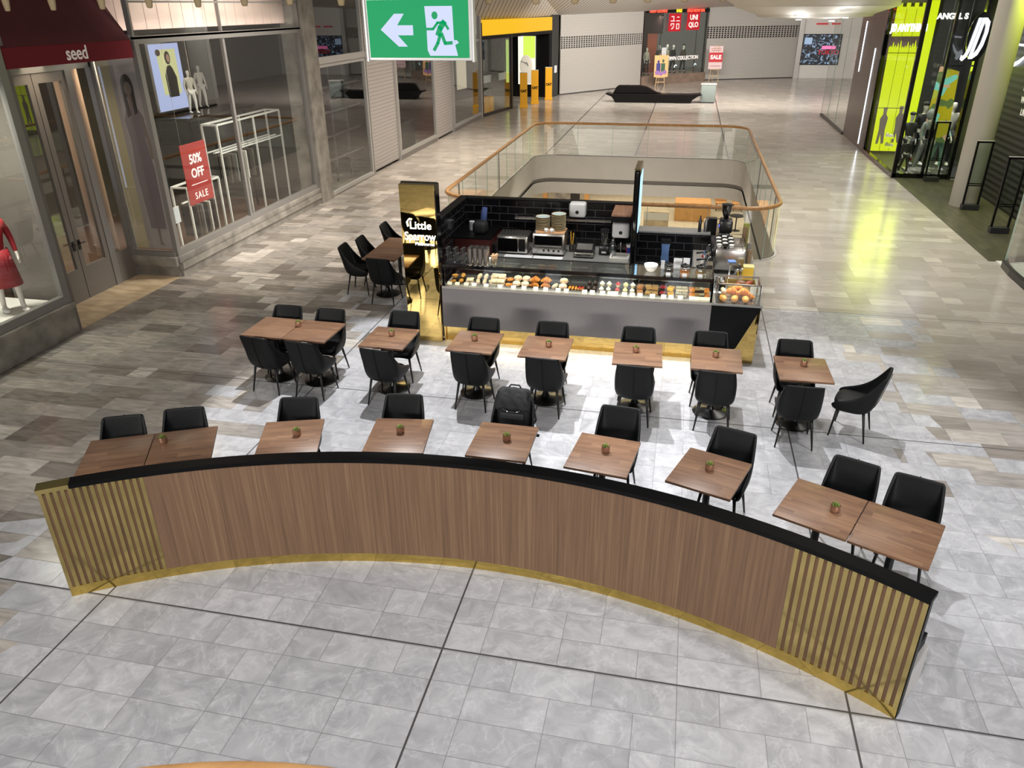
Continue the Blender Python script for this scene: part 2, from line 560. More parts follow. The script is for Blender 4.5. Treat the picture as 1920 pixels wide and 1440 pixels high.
M['catyellow'] = mat('cat_yellow', (222, 160, 24), 0.5, emit=(236, 168, 20), es=0.12)
M['catyellow_lit'] = emis('cat_fascia', (238, 182, 30), 0.85)
M['olive'] = mat('olive_column', (168, 162, 150), 0.5)
M['beige'] = mat('beige_baffle', (140, 122, 88), 0.6)
M['sparse_brown'] = mat('shop_interior', (70, 62, 54), 0.8)
M['dark_interior'] = mat('dark_interior', (30, 28, 27), 0.7)
M['lowfloor'] = brick_material('lower_tiles', (216, 204, 180), (150, 136, 112), 0.9, 0.45, 0.3, 0.008, 'XY')
M['tan'] = mat('tan_timber', (190, 142, 84), 0.5, noise=0.1, scale=4)


# ------------------------------------------------------------ mesh helpers
class MB:
    def __init__(s):
        s.v = []
        s.f = []

    def add(s, vs, fs, T=None):
        n = len(s.v)
        s.v += [tuple(T @ Vector(p)) if T else tuple(p) for p in vs]
        s.f += [tuple(i + n for i in f) for f in fs]
        return s

    def box(s, x0, x1, y0, y1, z0, z1, T=None):
        vs = [(x0, y0, z0), (x1, y0, z0), (x1, y1, z0), (x0, y1, z0), (x0, y0, z1), (x1, y0, z1), (x1, y1, z1), (x0, y1, z1)]
        fs = [(0, 3, 2, 1), (4, 5, 6, 7), (0, 1, 5, 4), (1, 2, 6, 5), (2, 3, 7, 6), (3, 0, 4, 7)]
        return s.add(vs, fs, T)

    def rbox(s, x0, x1, y0, y1, z0, z1, r=0.01, T=None, seg=2):
        """box with rounded edges"""
        bm = bmesh.new()
        bmesh.ops.create_cube(bm, size=1)
        for v in bm.verts:
            v.co = Vector(((x0 + x1) / 2 + v.co.x * (x1 - x0), (y0 + y1) / 2 + v.co.y * (y1 - y0), (z0 + z1) / 2 + v.co.z * (z1 - z0)))
        bmesh.ops.bevel(bm, geom=list(bm.edges), offset=min(r, (x1 - x0) * .49, (y1 - y0) * .49, (z1 - z0) * .49), segments=seg, profile=0.5, affect='EDGES')
        s.frombm(bm, T)
        return s

    def frombm(s, bm, T=None):
        bm.verts.index_update()
        s.add([v.co.copy() for v in bm.verts], [[v.index for v in f.verts] for f in bm.faces], T)
        bm.free()
        return s

    def quad(s, a, b, c, d):
        return s.add([a, b, c, d], [(0, 1, 2, 3)])

    def poly(s, pts):
        return s.add(pts, [tuple(range(len(pts)))])

    def prism(s, pts, z0, z1, T=None):
        n = len(pts)
        vs = [(p[0], p[1], z0) for p in pts] + [(p[0], p[1], z1) for p in pts]
        fs = [tuple(range(n))[::-1], tuple(range(n, 2 * n))] + [(i, (i + 1) % n, n + (i + 1) % n, n + i) for i in range(n)]
        return s.add(vs, fs, T)

    def lathe(s, prof, n=24, T=None, cap=True):
        vs, fs = [], []
        for r_, z in prof:
            for k in range(n):
                a = 2 * PI * k / n
                vs.append((r_ * math.cos(a), r_ * math.sin(a), z))
        for i in range(len(prof) - 1):
            for k in range(n):
                fs.append((i * n + k, i * n + (k + 1) % n, (i + 1) * n + (k + 1) % n, (i + 1) * n + k))
        if cap:
            fs.append(tuple(range(n))[::-1])
            fs.append(tuple(range((len(prof) - 1) * n, len(prof) * n)))
        return s.add(vs, fs, T)

    def cyl(s, x, y, z0, z1, r_, n=20, r2=None):
        return s.lathe([(r_, z0), (r2 if r2 is not None else r_, z1)], n, Matrix.Translation((x, y, 0)))

    def tube(s, path, r_, n=8, closed=False):
        """round bar along a path; r_ may be a list"""
        P = [Vector(p) for p in path]
        N = len(P)
        rs = r_ if isinstance(r_, (list, tuple)) else [r_] * N
        vs, fs = [], []
        up = Vector((0, 0, 1))
        prev = None
        for i in range(N):
            if closed:
                d = (P[(i + 1) % N] - P[i - 1]).normalized()
            else:
                d = (P[min(i + 1, N - 1)] - P[max(i - 1, 0)]).normalized()
            if prev is None:
                a = d.cross(up)
                if a.length < 1e-3:
                    a = d.cross(Vector((0, 1, 0)))
            else:
                a = prev - d * prev.dot(d)
            a.normalize()
            prev = a
            b = d.cross(a)
            for k in range(n):
                t = 2 * PI * k / n
                vs.append(P[i] + (a * math.cos(t) + b * math.sin(t)) * rs[i])
        m = N if closed else N - 1
        for i in range(m):
            j = (i + 1) % N
            for k in range(n):
                fs.append((i * n + k, i * n + (k + 1) % n, j * n + (k + 1) % n, j * n + k))
        if not closed:
            fs.append(tuple(range(n))[::-1])
            fs.append(tuple(range((N - 1) * n, N * n)))
        return s.add(vs, fs)

    def bar(s, a, b, r0, r1=None, n=8):
        return s.tube([a, b], [r0, r1 if r1 is not None else r0], n)

    def ball(s, c, rx, ry=None, rz=None, n=12, m=8, T=None):
        ry = ry or rx
        rz = rz or rx
        vs = [(c[0], c[1], c[2] - rz)]
        for i in range(1, m):
            p = PI * i / m
            for k in range(n):
                a = 2 * PI * k / n
                vs.append((c[0] + rx * math.sin(p) * math.cos(a), c[1] + ry * math.sin(p) * math.sin(a), c[2] - rz * math.cos(p)))
        vs.append((c[0], c[1], c[2] + rz))
        fs = [(0, 1 + (k + 1) % n, 1 + k) for k in range(n)]
        for i in range(m - 2):
            for k in range(n):
                fs.append((1 + i * n + k, 1 + i * n + (k + 1) % n, 1 + (i + 1) * n + (k + 1) % n, 1 + (i + 1) * n + k))
        e = len(vs) - 1
        fs += [(e, 1 + (m - 2) * n + k, 1 + (m - 2) * n + (k + 1) % n) for k in range(n)]
        return s.add(vs, fs, T)

    def build(s, name, m=None, parent=None, smooth=False, mods=None):
        me = bpy.data.meshes.new(name)
        me.from_pydata(s.v, [], s.f)
        me.validate()
        bm = bmesh.new()
        bm.from_mesh(me)
        bmesh.ops.recalc_face_normals(bm, faces=bm.faces)
        bm.to_mesh(me)
        bm.free()
        if smooth:
            for p in me.polygons:
                p.use_smooth = True
            if smooth == 'auto':
                me.set_sharp_from_angle(angle=R(38))
        if m:
            me.materials.append(M[m] if isinstance(m, str) else m)
        o = bpy.data.objects.new(name, me)
        COL.objects.link(o)
        if parent:
            o.parent = parent
        return o


def tag(o, label=None, cat=None, group=None, kind=None):
    if label:
        o['label'] = label
    if cat:
        o['category'] = cat
    if group:
        o['group'] = group
    if kind:
        o['kind'] = kind
    return o


def thing(name, label, cat, loc=(0, 0, 0), rz=0.0, group=None):
    o = bpy.data.objects.new(name, None)
    o.empty_display_size = 0.1
    COL.objects.link(o)
    o.location = loc
    o.rotation_euler = (0, 0, rz)
    return tag(o, label, cat, group)


def struct(o, label=None):
    o['kind'] = 'structure'
    if label:
        o['label'] = label
    return o


def sempty(name, label=None, loc=(0, 0, 0)):
    o = bpy.data.objects.new(name, None)
    COL.objects.link(o)
    o.location = loc
    return struct(o, label)


def children(o):
    return [c for c in bpy.data.objects if c.parent == o]


def dup(root, kids, loc, rz, label=None, group=None):
    """copy a thing with its parts (kids = [(part, [subparts])])"""
    r_ = root.copy()
    COL.objects.link(r_)
    r_.location = loc
    r_.rotation_euler = (0, 0, rz)
    if label:
        r_['label'] = label
    if group:
        r_['group'] = group
    for p, subs in kids:
        c = p.copy()
        COL.objects.link(c)
        c.parent = r_
        for q in subs:
            d = q.copy()
            COL.objects.link(d)
            d.parent = c
    return r_


def text(name, body, size, m, T, parent=None, extrude=0.004, align='CENTER', bold=0.0, sx=1.0, shear=0.0, space=1.0):
    """real lettering as a mesh; T places the text plane (x right, y up, z towards the reader)"""
    cu = bpy.data.curves.new(name, 'FONT')
    cu.body = body
    cu.size = size
    cu.extrude = extrude
    cu.align_x = align
    cu.align_y = 'CENTER'
    cu.offset = bold
    cu.shear = shear
    cu.space_character = space
    cu.resolution_u = 3
    o = bpy.data.objects.new(name, cu)
    me = bpy.data.meshes.new_from_object(o)
    bpy.data.objects.remove(o)
    me.transform(Matrix.Scale(sx, 4, (1, 0, 0)))
    me.transform(T)
    me.materials.clear()
    me.materials.append(M[m])
    o = bpy.data.objects.new(name, me)
    COL.objects.link(o)
    if parent:
        o.parent = parent
    return o


def face(loc, normal='-Y', tilt=0.0):
    """matrix for a vertical plane: x right as the reader sees it, y up"""
    d = {'-Y': 0, '+X': 90, '+Y': 180, '-X': -90}
    a = R(d[normal]) if isinstance(normal, str) else normal
    return Matrix.Translation(loc) @ Matrix.Rotation(a, 4, 'Z') @ Matrix.Rotation(R(90 + tilt), 4, 'X')


def rloop(x0, x1, y0, y1, r_, n=8):
    pts = []
    for cx_, cy_, a0 in ((x1 - r_, y1 - r_, 0), (x0 + r_, y1 - r_, 90), (x0 + r_, y0 + r_, 180), (x1 - r_, y0 + r_, 270)):
        for k in range(n + 1):
            a = R(a0 + 90 * k / n)
            pts.append((cx_ + r_ * math.cos(a), cy_ + r_ * math.sin(a)))
    return pts


# ------------------------------------------------------------ floor with the void
VX0, VX1, VY0, VY1 = -5.35, 2.22, 16.7, 29.1
VOID = rloop(VX0, VX1, VY0, VY1, 0.75)


def slab(name, outer, hole, z, m):
    bm = bmesh.new()
    for loop in (outer, hole):
        vs = [bm.verts.new((p[0], p[1], z)) for p in loop]
        for i in range(len(vs)):
            bm.edges.new((vs[i], vs[(i + 1) % len(vs)]))
    bmesh.ops.triangle_fill(bm, use_beauty=True, use_dissolve=False, edges=bm.edges[:])
    mb = MB().frombm(bm)
    return mb.build(name, m)


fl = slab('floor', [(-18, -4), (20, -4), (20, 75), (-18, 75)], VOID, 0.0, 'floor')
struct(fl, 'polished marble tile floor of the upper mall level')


def loopwall(loop, z0, z1, inset=0.0):
    mb = MB()
    n = len(loop)
    cx_, cy_ = (VX0 + VX1) / 2, (VY0 + VY1) / 2
    def q(p, z):
        return (p[0], p[1], z)
    for i in range(n):
        a, b = loop[i], loop[(i + 1) % n]
        mb.quad(q(a, z0), q(b, z0), q(b, z1), q(a, z1))
    return mb


struct(loopwall(VOID, -0.86, -0.002).build('trim_1', 'plaster', smooth='auto'), 'pale plaster edge of the void')
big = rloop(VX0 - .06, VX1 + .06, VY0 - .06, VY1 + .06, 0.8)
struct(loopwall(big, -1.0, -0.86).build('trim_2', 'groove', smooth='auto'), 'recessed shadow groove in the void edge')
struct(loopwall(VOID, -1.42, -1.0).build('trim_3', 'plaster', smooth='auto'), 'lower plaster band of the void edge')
c2_ = slab('ceiling', [(-18, 5), (20, 5), (20, 60), (-18, 60)], VOID, -1.42, 'white')
struct(c2_, 'underside of the upper slab seen from the void')
struct(MB().box(-18, 20, 5, 60, -5.1, -5.0).build('floor', 'lowfloor'), 'cream tiled floor of the level below')
mb = MB()
for loop in (VOID,):
    n = len(loop)
    for i in range(n):
        a, b = loop[i], loop[(i + 1) % n]
        def off(p, k):
            cx_ = min(max(p[0], VX0 + .75), VX1 - .75)
            cy_ = min(max(p[1], VY0 + .75), VY1 - .75)
            v = Vector((p[0] - cx_, p[1] - cy_, 0)).normalized()
            return (p[0] + v.x * k, p[1] + v.y * k)
        a0, b0, a1, b1 = off(a, 0.0), off(b, 0.0), off(a, .05), off(b, .05)
        mb.quad((a0[0], a0[1], .012), (b0[0], b0[1], .012), (b1[0], b1[1], .012), (a1[0], a1[1], .012))
        mb.quad((a1[0], a1[1], 0.0), (b1[0], b1[1], 0.0), (b1[0], b1[1], .012), (a1[0], a1[1], .012))
        mb.quad((a0[0], a0[1], -.02), (b0[0], b0[1], -.02), (b0[0], b0[1], .012), (a0[0], a0[1], .012))
struct(mb.build('trim_4', 'alu_white'), 'slim metal shoe around the void')


# --- glass balustrade
bal = thing('balustrade', 'glass balustrade with a curved timber handrail around the open void', 'railing')
RL = rloop(VX0 + .02, VX1 - .02, VY0 + .02, VY1 - .02, 0.75, 10)
mb = MB()
mb.tube([(p[0], p[1], 1.13) for p in RL], 0.045, 12, True)
mb.build('handrail', M['rail_wood'], bal, 'auto')


def resample(loop, step):
    P = [Vector((p[0], p[1])) for p in loop] + [Vector((loop[0][0], loop[0][1]))]
    out, acc = [P[0]], 0
    for a, b in zip(P, P[1:]):
        L_ = (b - a).length
        if L_ < 1e-6:
            continue
        t = step - acc
        while t <= L_:
            out.append(a + (b - a) * (t / L_))
            t += step
        acc = (acc + L_) % step
    return out


def seg_between(loop, s0, s1):
    P = [Vector((p[0], p[1])) for p in loop] + [Vector((loop[0][0], loop[0][1]))]
    out, s = [], 0
    for a, b in zip(P, P[1:]):
        L_ = (b - a).length
        if L_ < 1e-6:
            continue
        if s + L_ > s0 and s < s1:
            t0 = max(0, (s0 - s) / L_)
            t1 = min(1, (s1 - s) / L_)
            if not out:
                out.append(a + (b - a) * t0)
            out.append(a + (b - a) * t1)
        s += L_
    return out


tot = sum((Vector(RL[i]) - Vector(RL[(i + 1) % len(RL)])).length for i in range(len(RL)))
NP = 30
for k in range(NP):
    seg = seg_between(RL, tot * k / NP + .006, tot * (k + 1) / NP - .006)
    mb = MB()
    for a, b in zip(seg, seg[1:]):
        mb.quad((a.x, a.y, .012), (b.x, b.y, .012), (b.x, b.y, 1.10), (a.x, a.y, 1.10))
    pn = mb.build('glass_panel', 'glass_clear', bal, True)
    e = seg[0]
    ed = MB().box(e.x - .006, e.x + .006, e.y - .006, e.y + .006, .012, 1.09)
    ed.build('panel_edge', 'glass_edge', pn)
for x, y in ((VX0 + .02, 18.4), (VX1 - .02, 18.4), (-1.5, VY0 + .02), (VX0 + .02, 22.8), (VX1 - .02, 22.8)):
    MB().box(x - .012, x + .012, y - .012, y + .012, 0.0, 1.09).build('post', 'steel_dark', bal)

# ------------------------------------------------------------ left shop fronts (wall plane x = -10)
WX = -10.0


def sidebox(mb, y0, y1, z0, z1, d0=-0.06, d1=0.06):
    return mb.box(WX + d0, WX + d1, y0, y1, z0, z1)


# stone plinths
mb = MB()
mb.rbox(WX - .34, WX + .05, 2.0, 10.42, 0, .50, .02)
mb.rbox(WX - .36, WX + .09, 2.0, 10.45, .44, .56, .03)
struct(mb.build('wall_left', 'stone', smooth='auto'), 'limestone plinth under the front display window')
mb = MB()
mb.box(WX - .34, WX + .05, 13.5, 20.3, 0, .17)
mb.box(WX - .36, WX + .11, 13.45, 20.3, .17, .30)
mb.rbox(WX - .36, WX + .08, 13.42, 20.3, .30, .44, .02)
mb.box(WX - 1.0, WX, 13.42, 13.72, 0, .24)
mb.rbox(WX - 1.0, WX + .04, 13.34, 13.72, .24, .44, .02)
struct(mb.build('wall_left', 'stone', smooth='auto'), 'stepped limestone plinth under the second window')
mb = MB()
mb.box(WX - .5, WX + .12, 20.15, 20.92, 0, 7.2)
struct(mb.build('wall_left', 'stone'), 'limestone pier between the shops')
mb = MB()
mb.box(WX - 1.3, WX - .001, 10.42, 13.45, 0.0, 0.012)
struct(mb.build('trim_5', 'travertine'), 'travertine threshold in the shop entrance')
# interior shell of the left shops
mb = MB()
mb.quad((-15, 0, 0), (-15, 40, 0), (-15, 40, 7.2), (-15, 0, 7.2))
mb.quad((-15, 0, 4.6), (-15, 20.5, 4.6), (-10.5, 20.5, 4.6), (-10.5, 0, 4.6))
struct(mb.build('wall_back', 'sparse_brown'), 'dim rear wall of the clothes shop')
mb = MB()
mb.quad((-15, 20.5, 0), (-10.4, 20.5, 0), (-10.4, 20.5, 7.2), (-15, 20.5, 7.2))
mb.quad((-15, 34.2, 0), (-10.2, 34.2, 0), (-10.2, 34.2, 5), (-15, 34.2, 5))
mb.quad((-15, 27.1, 0), (-10.2, 27.1, 0), (-10.2, 27.1, 5), (-15, 27.1, 5))
struct(mb.build('wall_divider', 'dark_interior'), 'dark party walls between the left shops')


def shopwindow(name, y0, y1, z0, z1, fr='alu', fw=0.09, mull=(), trans=(), label=None, depth=0.05, g='glass', mw=None):
    w = sempty(name, label)
    mb = MB()
    d = depth
    sidebox(mb, y0, y0 + fw, z0, z1, -d, d)
    sidebox(mb, y1 - fw, y1, z0, z1, -d, d)
    sidebox(mb, y0 + fw, y1 - fw, z0, z0 + fw, -d, d)
    sidebox(mb, y0 + fw, y1 - fw, z1 - fw, z1, -d, d)
    mw = mw or fw * .7
    for y in mull:
        sidebox(mb, y - mw / 2, y + mw / 2, z0 + fw, z1 - fw, -d * .7, d * .7)
    for z in trans:
        sidebox(mb, y0 + fw, y1 - fw, z - mw / 2, z + mw / 2, -d * .6, d * .6)
    mb.build('window_frame', fr, w)
    p = MB()
    p.quad((WX, y0 + fw, z0 + fw), (WX, y1 - fw, z0 + fw), (WX, y1 - fw, z1 - fw), (WX, y0 + fw, z1 - fw))
    p.build('window_pane', g, w)
    return w


shopwindow('window_1', 4.0, 10.40, .56, 7.2, fr='alu', fw=.14, label='front display window left of the entrance')
shopwindow('window_2', 13.45, 20.15, .44, 4.56, fr='alu', fw=.12, mull=(16.47,), label='large display window with a sale banner')
shopwindow('window_3', 13.45, 20.15, 4.52, 7.2, fr='alu', fw=.05, mull=(16.47,), trans=(5.14,), label='lit transom above the large window')
# return pane beside the entrance, y = 13.45
w = sempty('window_4', 'narrow return window beside the entrance')
mb = MB()
mb.box(-11.0, -10.92, 13.40, 13.50, .44, 7.2)
mb.box(-10.92, -10.0, 13.40, 13.50, .44, .54)
mb.box(-10.92, -10.0, 13.40, 13.50, 4.5, 4.6)
mb.build('window_frame', 'alu', w)
MB().quad((-10.92, 13.45, .54), (-10.05, 13.45, .54), (-10.05, 13.45, 4.5), (-10.92, 13.45, 4.5)).build('window_pane', 'glass', w)
# backlit pink panels behind the transom
for k in range(17):
    y = 13.25 + k * .415
    struct(MB().rbox(WX - .42, WX - .36, y, y + .40, 4.66, 7.2, .008).build('wall_panel_%d' % (k + 1) if False else 'trim_6', 'pink'), 'blush wall panel above the shop window')
area('cove_light', (WX - .22, 16.8, 4.62), (WX - .40, 16.8, 5.6), 7, 6.6, .05, (1.0, .90, .84), 170)
area('cove_light', (WX - .5, 13.0, 4.9), (WX - .9, 13.3, 5.6), 3, .4, .1, (1.0, .90, .84), 170)
MBs = MB().box(-11.3, -11.2, 12.2, 13.4, 4.5, 7.2)
struct(MBs.build('trim_7', 'pink'), 'blush panel beside the awning')

# entrance doors at x = -11
DX = -11.0
dr = sempty('door_1', 'recessed double glass doors of the clothes shop')
mb = MB()
for y0, y1 in ((10.95, 11.10), (13.36, 13.46)):
    mb.box(DX - .05, DX + .05, y0, y1, 0, 4.3)
mb.box(DX - .05, DX + .05, 10.95, 13.45, 4.05, 4.3)
mb.box(DX - .05, DX + .05, 12.72, 12.88, 0, 4.05)
mb.box(DX - .05, DX + .05, 10.95, 11.2, 0, 4.1)
mb.build('door_frame', 'alu', dr)
for i, (y0, y1) in enumerate(((11.2, 11.93), (11.95, 12.72))):
    lf = MB()
    lf.box(DX - .03, DX + .03, y0, y0 + .11, .0, 4.05)
    lf.box(DX - .03, DX + .03, y1 - .11, y1, .0, 4.05)
    lf.box(DX - .03, DX + .03, y0 + .11, y1 - .11, 0.0, .62)
    lf.box(DX - .03, DX + .03, y0 + .11, y1 - .11, 3.88, 4.05)
    l_ = lf.build('door_leaf', 'doorgrey', dr)
    MB().quad((DX, y0 + .11, .62), (DX, y1 - .11, .62), (DX, y1 - .11, 3.88), (DX, y0 + .11, 3.88)).build('door_pane', 'glass', l_)
    yy = y1 - .06 if i == 0 else y0 + .06
    h = MB()
    h.tube([(DX + .03, yy, 1.06), (DX + .08, yy, 1.08), (DX + .09, yy + (-.1 if i == 0 else .1), 1.08)], .014, 8)
    h.box(DX + .03, DX + .045, yy - .03, yy + .03, .96, 1.14)
    h.build('door_handle', 'blackplastic', l_)
mb = MB()
mb.box(DX - .03, DX + .03, 12.88, 13.36, 0, .62)
mb.build('side_panel', 'doorgrey', dr)
MB().quad((DX, 12.88, .62), (DX, 13.36, .62), (DX, 13.36, 4.05), (DX, 12.88, 4.05)).build('side_pane', 'glass', dr)
struct(MB().box(-11.45, -11.25, 12.95, 13.38, 0, 4.4).build('trim_8', mat('peach_column', (176, 146, 122), .7)), 'peach lined column inside the entrance')
struct(MB().box(-11.1, -10.0, 10.42, 10.52, .0, 7.2).build('wall_entrance', 'doorgrey'), 'left cheek of the entrance')
tag(MB().box(-11.24, -11.215, 12.92, 12.945, 1.7, 4.2).build('light_strip', emis('door_strip', (190, 205, 255), 1.6)), 'thin vertical light strip behind the entrance glass', 'light')

# second shopfront range
shopwindow('window_5', 20.95, 24.35, .02, 3.62, fr='alu_white', fw=.10, label='gridded shop window beside the limestone pier')
w = sempty('window_6', 'clerestory above the gridded window')
mb = MB()
sidebox(mb, 20.95, 21.05, 3.62, 7.2, -.05, .05)
sidebox(mb, 24.25, 24.35, 3.62, 7.2, -.05, .05)
sidebox(mb, 20.95, 24.35, 3.62, 3.78, -.05, .07)
mb.build('window_frame', 'alu_white', w)
MB().quad((WX, 21.05, 3.78), (WX, 24.25, 3.78), (WX, 24.25, 7.2), (WX, 21.05, 7.2)).build('window_pane', 'glass', w)
mb = MB()
for y in (22.0, 23.05):
    sidebox(mb, y - .03, y + .03, .25, 3.5, -.22, -.16)
for z in (2.95, 2.27, 1.6, .93):
    sidebox(mb, 21.08, 24.2, z - .025, z + .025, -.22, -.16)
tag(mb.build('display_grid', 'alu_dark'), 'dark metal grid shelving behind the gridded shop window', 'shelving')
for k in range(3):
    y = 21.2 + k * 1.03
    mb = MB()
    mb.add([(WX - .24, y, 2.85), (WX - .24, y + .75, 2.85), (WX - .75, y + .75, 2.45), (WX - .75, y, 2.45),
            (WX - .27, y, 2.82), (WX - .27, y + .75, 2.82), (WX - .78, y + .75, 2.42), (WX - .78, y, 2.42)],
           [(0, 1, 2, 3), (7, 6, 5, 4), (0, 4, 5, 1), (1, 5, 6, 2), (2, 6, 7, 3), (3, 7, 4, 0)])
    mb.box(WX - .80, WX - .76, y, y + .75, 2.36, 2.46)
    tag(mb.build('display_tray', 'alu_dark'), ('first', 'middle', 'last')[k] + ' of three dark tilted trays in the gridded window', 'tray', 'tilted trays in the gridded window')
mb = MB()
sidebox(mb, 20.92, 24.4, 0, .1, -.1, .03)
struct(mb.build('baseboard_left', 'stone'), 'low kerb under the gridded window')


def louvre(name, y0, y1, z1, label):
    w = sempty(name, label)
    mb = MB()
    sidebox(mb, y0 + .04, y1 - .04, 0.08, z1, -.10, -.03)
    mb.build('louvre_panel', 'louvre', w)
    mb = MB()
    sidebox(mb, y0, y0 + .05, 0, z1, -.1, .04)
    sidebox(mb, y1 - .05, y1, 0, z1, -.1, .04)
    mb.build('louvre_frame', 'alu_white', w)
    return w


louvre('door_2', 24.45, 27.05, 7.2, 'white louvred panel doors beside the gridded window')
shopwindow('window_7', 27.05, 31.5, .16, 7.2, fr='alu_white', fw=.12, label='dark shop window between two louvred panels')
louvre('door_3', 31.55, 34.1, 7.2, 'narrow white louvred panel further down the wall')
shopwindow('window_8', 34.15, 39.1, .16, 7.2, fr='alu_white', fw=.12, trans=(3.56,), label='last shop window before the yellow fascia')
mb = MB()
sidebox(mb, 27.05, 31.5, 0, .16, -.1, .04)
sidebox(mb, 34.15, 39.1, 0, .16, -.1, .04)
struct(mb.build('baseboard_left', 'alu'), 'metal skirting under the far windows')
mb = MB()
sidebox(mb, 38.95, 39.2, 0, 7.2, -.12, .08)
struct(mb.build('trim_9', 'alu_white'), 'pale metal post at the end of the window row')

area('return_light', (-10.5, 13.8, 4.4), (-10.5, 13.2, 1.8), 70, .5, .3, (1.0, .86, .68), 150)
area('entrance_light', (-10.6, 12.0, 4.15), (-10.7, 12.0, 0), 16, .5, 2.0, (1.0, .84, .64), 150)


# ------------------------------------------------------------ banquette screen
BC = (-1.60, -0.84)      # centre of the arc
BR = 6.58                # radius of the camera-side face


def bp(a, r_, z):
    return (BC[0] + r_ * math.sin(R(a)), BC[1] + r_ * math.cos(R(a)), z)


def arcbox(mb, a0, a1, r0, r1, z0, z1, n=None):
    n = n or max(1, int(abs(a1 - a0) / 1.2))
    vs, fs = [], []
    for i in range(n + 1):
        a = a0 + (a1 - a0) * i / n
        vs += [bp(a, r0, z0), bp(a, r1, z0), bp(a, r1, z1), bp(a, r0, z1)]
    for i in range(n):
        k = 4 * i
        fs += [(k, k + 1, k + 5, k + 4), (k + 1, k + 2, k + 6, k + 5), (k + 2, k + 3, k + 7, k + 6), (k + 3, k, k + 4, k + 7)]
    fs += [(0, 3, 2, 1), (4 * n, 4 * n + 1, 4 * n + 2, 4 * n + 3)]
    return mb.add(vs, fs)


A0, A1 = -34.4, 33.1
bq = thing('banquette', 'curved booth screen clad in walnut veneer with brass slatted ends and a black top', 'booth seating')
SL, SR = -26.9, 24.6
arcbox(MB(), A0, A1, BR + .012, BR + .085, .10, 1.19, 60).build('back_screen', 'veneer', bq)
arcbox(MB(), SL, SR, BR - .004, BR + .012, .10, 1.19, 60).build('veneer_panel', 'veneer', bq)
arcbox(MB(), A0 + 2.2, A1 + .1, BR - .012, BR + .125, 1.17, 1.212, 60).build('top_cap', 'cap', bq)
arcbox(MB(), A0 - .1, A0 + 2.2, BR - .012, BR + .125, 1.17, 1.212, 6).build('brass_end_cap', 'brass_slat', bq)['label'] = 'brass end cap'
arcbox(MB(), A0, A1, BR + .0, BR + .03, 0, .105, 60).build('brass_kickplate', 'brass', bq)['label'] = 'polished brass kickplate'
for s0, s1, n in ((A0, SL, 15), (SR, A1, 16)):
    st = (s1 - s0) / (n - .45)
    for k in range(n):
        a = s0 + k * st
        arcbox(MB(), a, a + st * .55, BR - .006, BR + .012, .105, 1.17, 1).build('brass_slat', 'brass_slat', bq)
# seat on the table side
arcbox(MB(), A0 + .6, A1 - .6, BR + .085, BR + .52, .06, .36, 50).build('seat_base', 'black', bq)
arcbox(MB(), A0 + .4, A1 - .4, BR + .085, BR + .56, .36, .47, 50).build('seat_cushion', 'chair', bq, 'auto')
arcbox(MB(), A0 + .4, A1 - .4, BR + .085, BR + .17, .47, 1.12, 50).build('back_cushion', 'chair', bq, 'auto')
arcbox(MB(), A1 - .05, A1 + .05, BR + .012, BR + .085, .0, 1.19, 1).build('end_edge', 'black', bq)
arcbox(MB(), A1 - .4, A1 - .1, BR + .085, BR + .56, .0, .36, 1).build('end_panel', 'alu_white', bq)['label'] = 'pale end panel under the seat'

# ------------------------------------------------------------ chair
def chair_shell():
    """one padded shell: seat bowl that climbs into a back with swept sides"""
    rows = []
    # z, half width, back y, front tip y
    spec = [(.315, .115, -.10, .12), (.33, .165, -.165, .175), (.36, .205, -.215, .225), (.40, .225, -.245, .255),
            (.44, .232, -.262, .262), (.475, .234, -.275, .20), (.51, .236, -.285, .06), (.56, .236, -.298, -.06), (.63, .234, -.314, -.15),
            (.71, .226, -.332, -.22), (.79, .214, -.350, -.275), (.845, .206, -.362, -.31), (.86, .198, -.366, -.325)]
    n = 10
    for z, w, b, f in spec:
        z, w, f = z * 1.075, w * 1.09, (f * .86 if f > 0 else f)
        rc = min(.12, (f - b) * .8, w * .8)
        pts = []
        pts.append((-w, f))
        pts.append((-w, (f + b + rc) / 2))
        for k in range(5):
            a = PI + (PI / 2) * k / 4
            pts.append((-w + rc + rc * math.cos(a), b + rc + rc * math.sin(a)))
        pts.append((0, b - .008))
        for k in range(5):
            a = 1.5 * PI + (PI / 2) * k / 4
            pts.append((w - rc + rc * math.cos(a), b + rc + rc * math.sin(a)))
        pts.append((w, (f + b + rc) / 2))
        pts.append((w, f))
        rows.append([(x, y, z) for x, y in pts])
    return rows


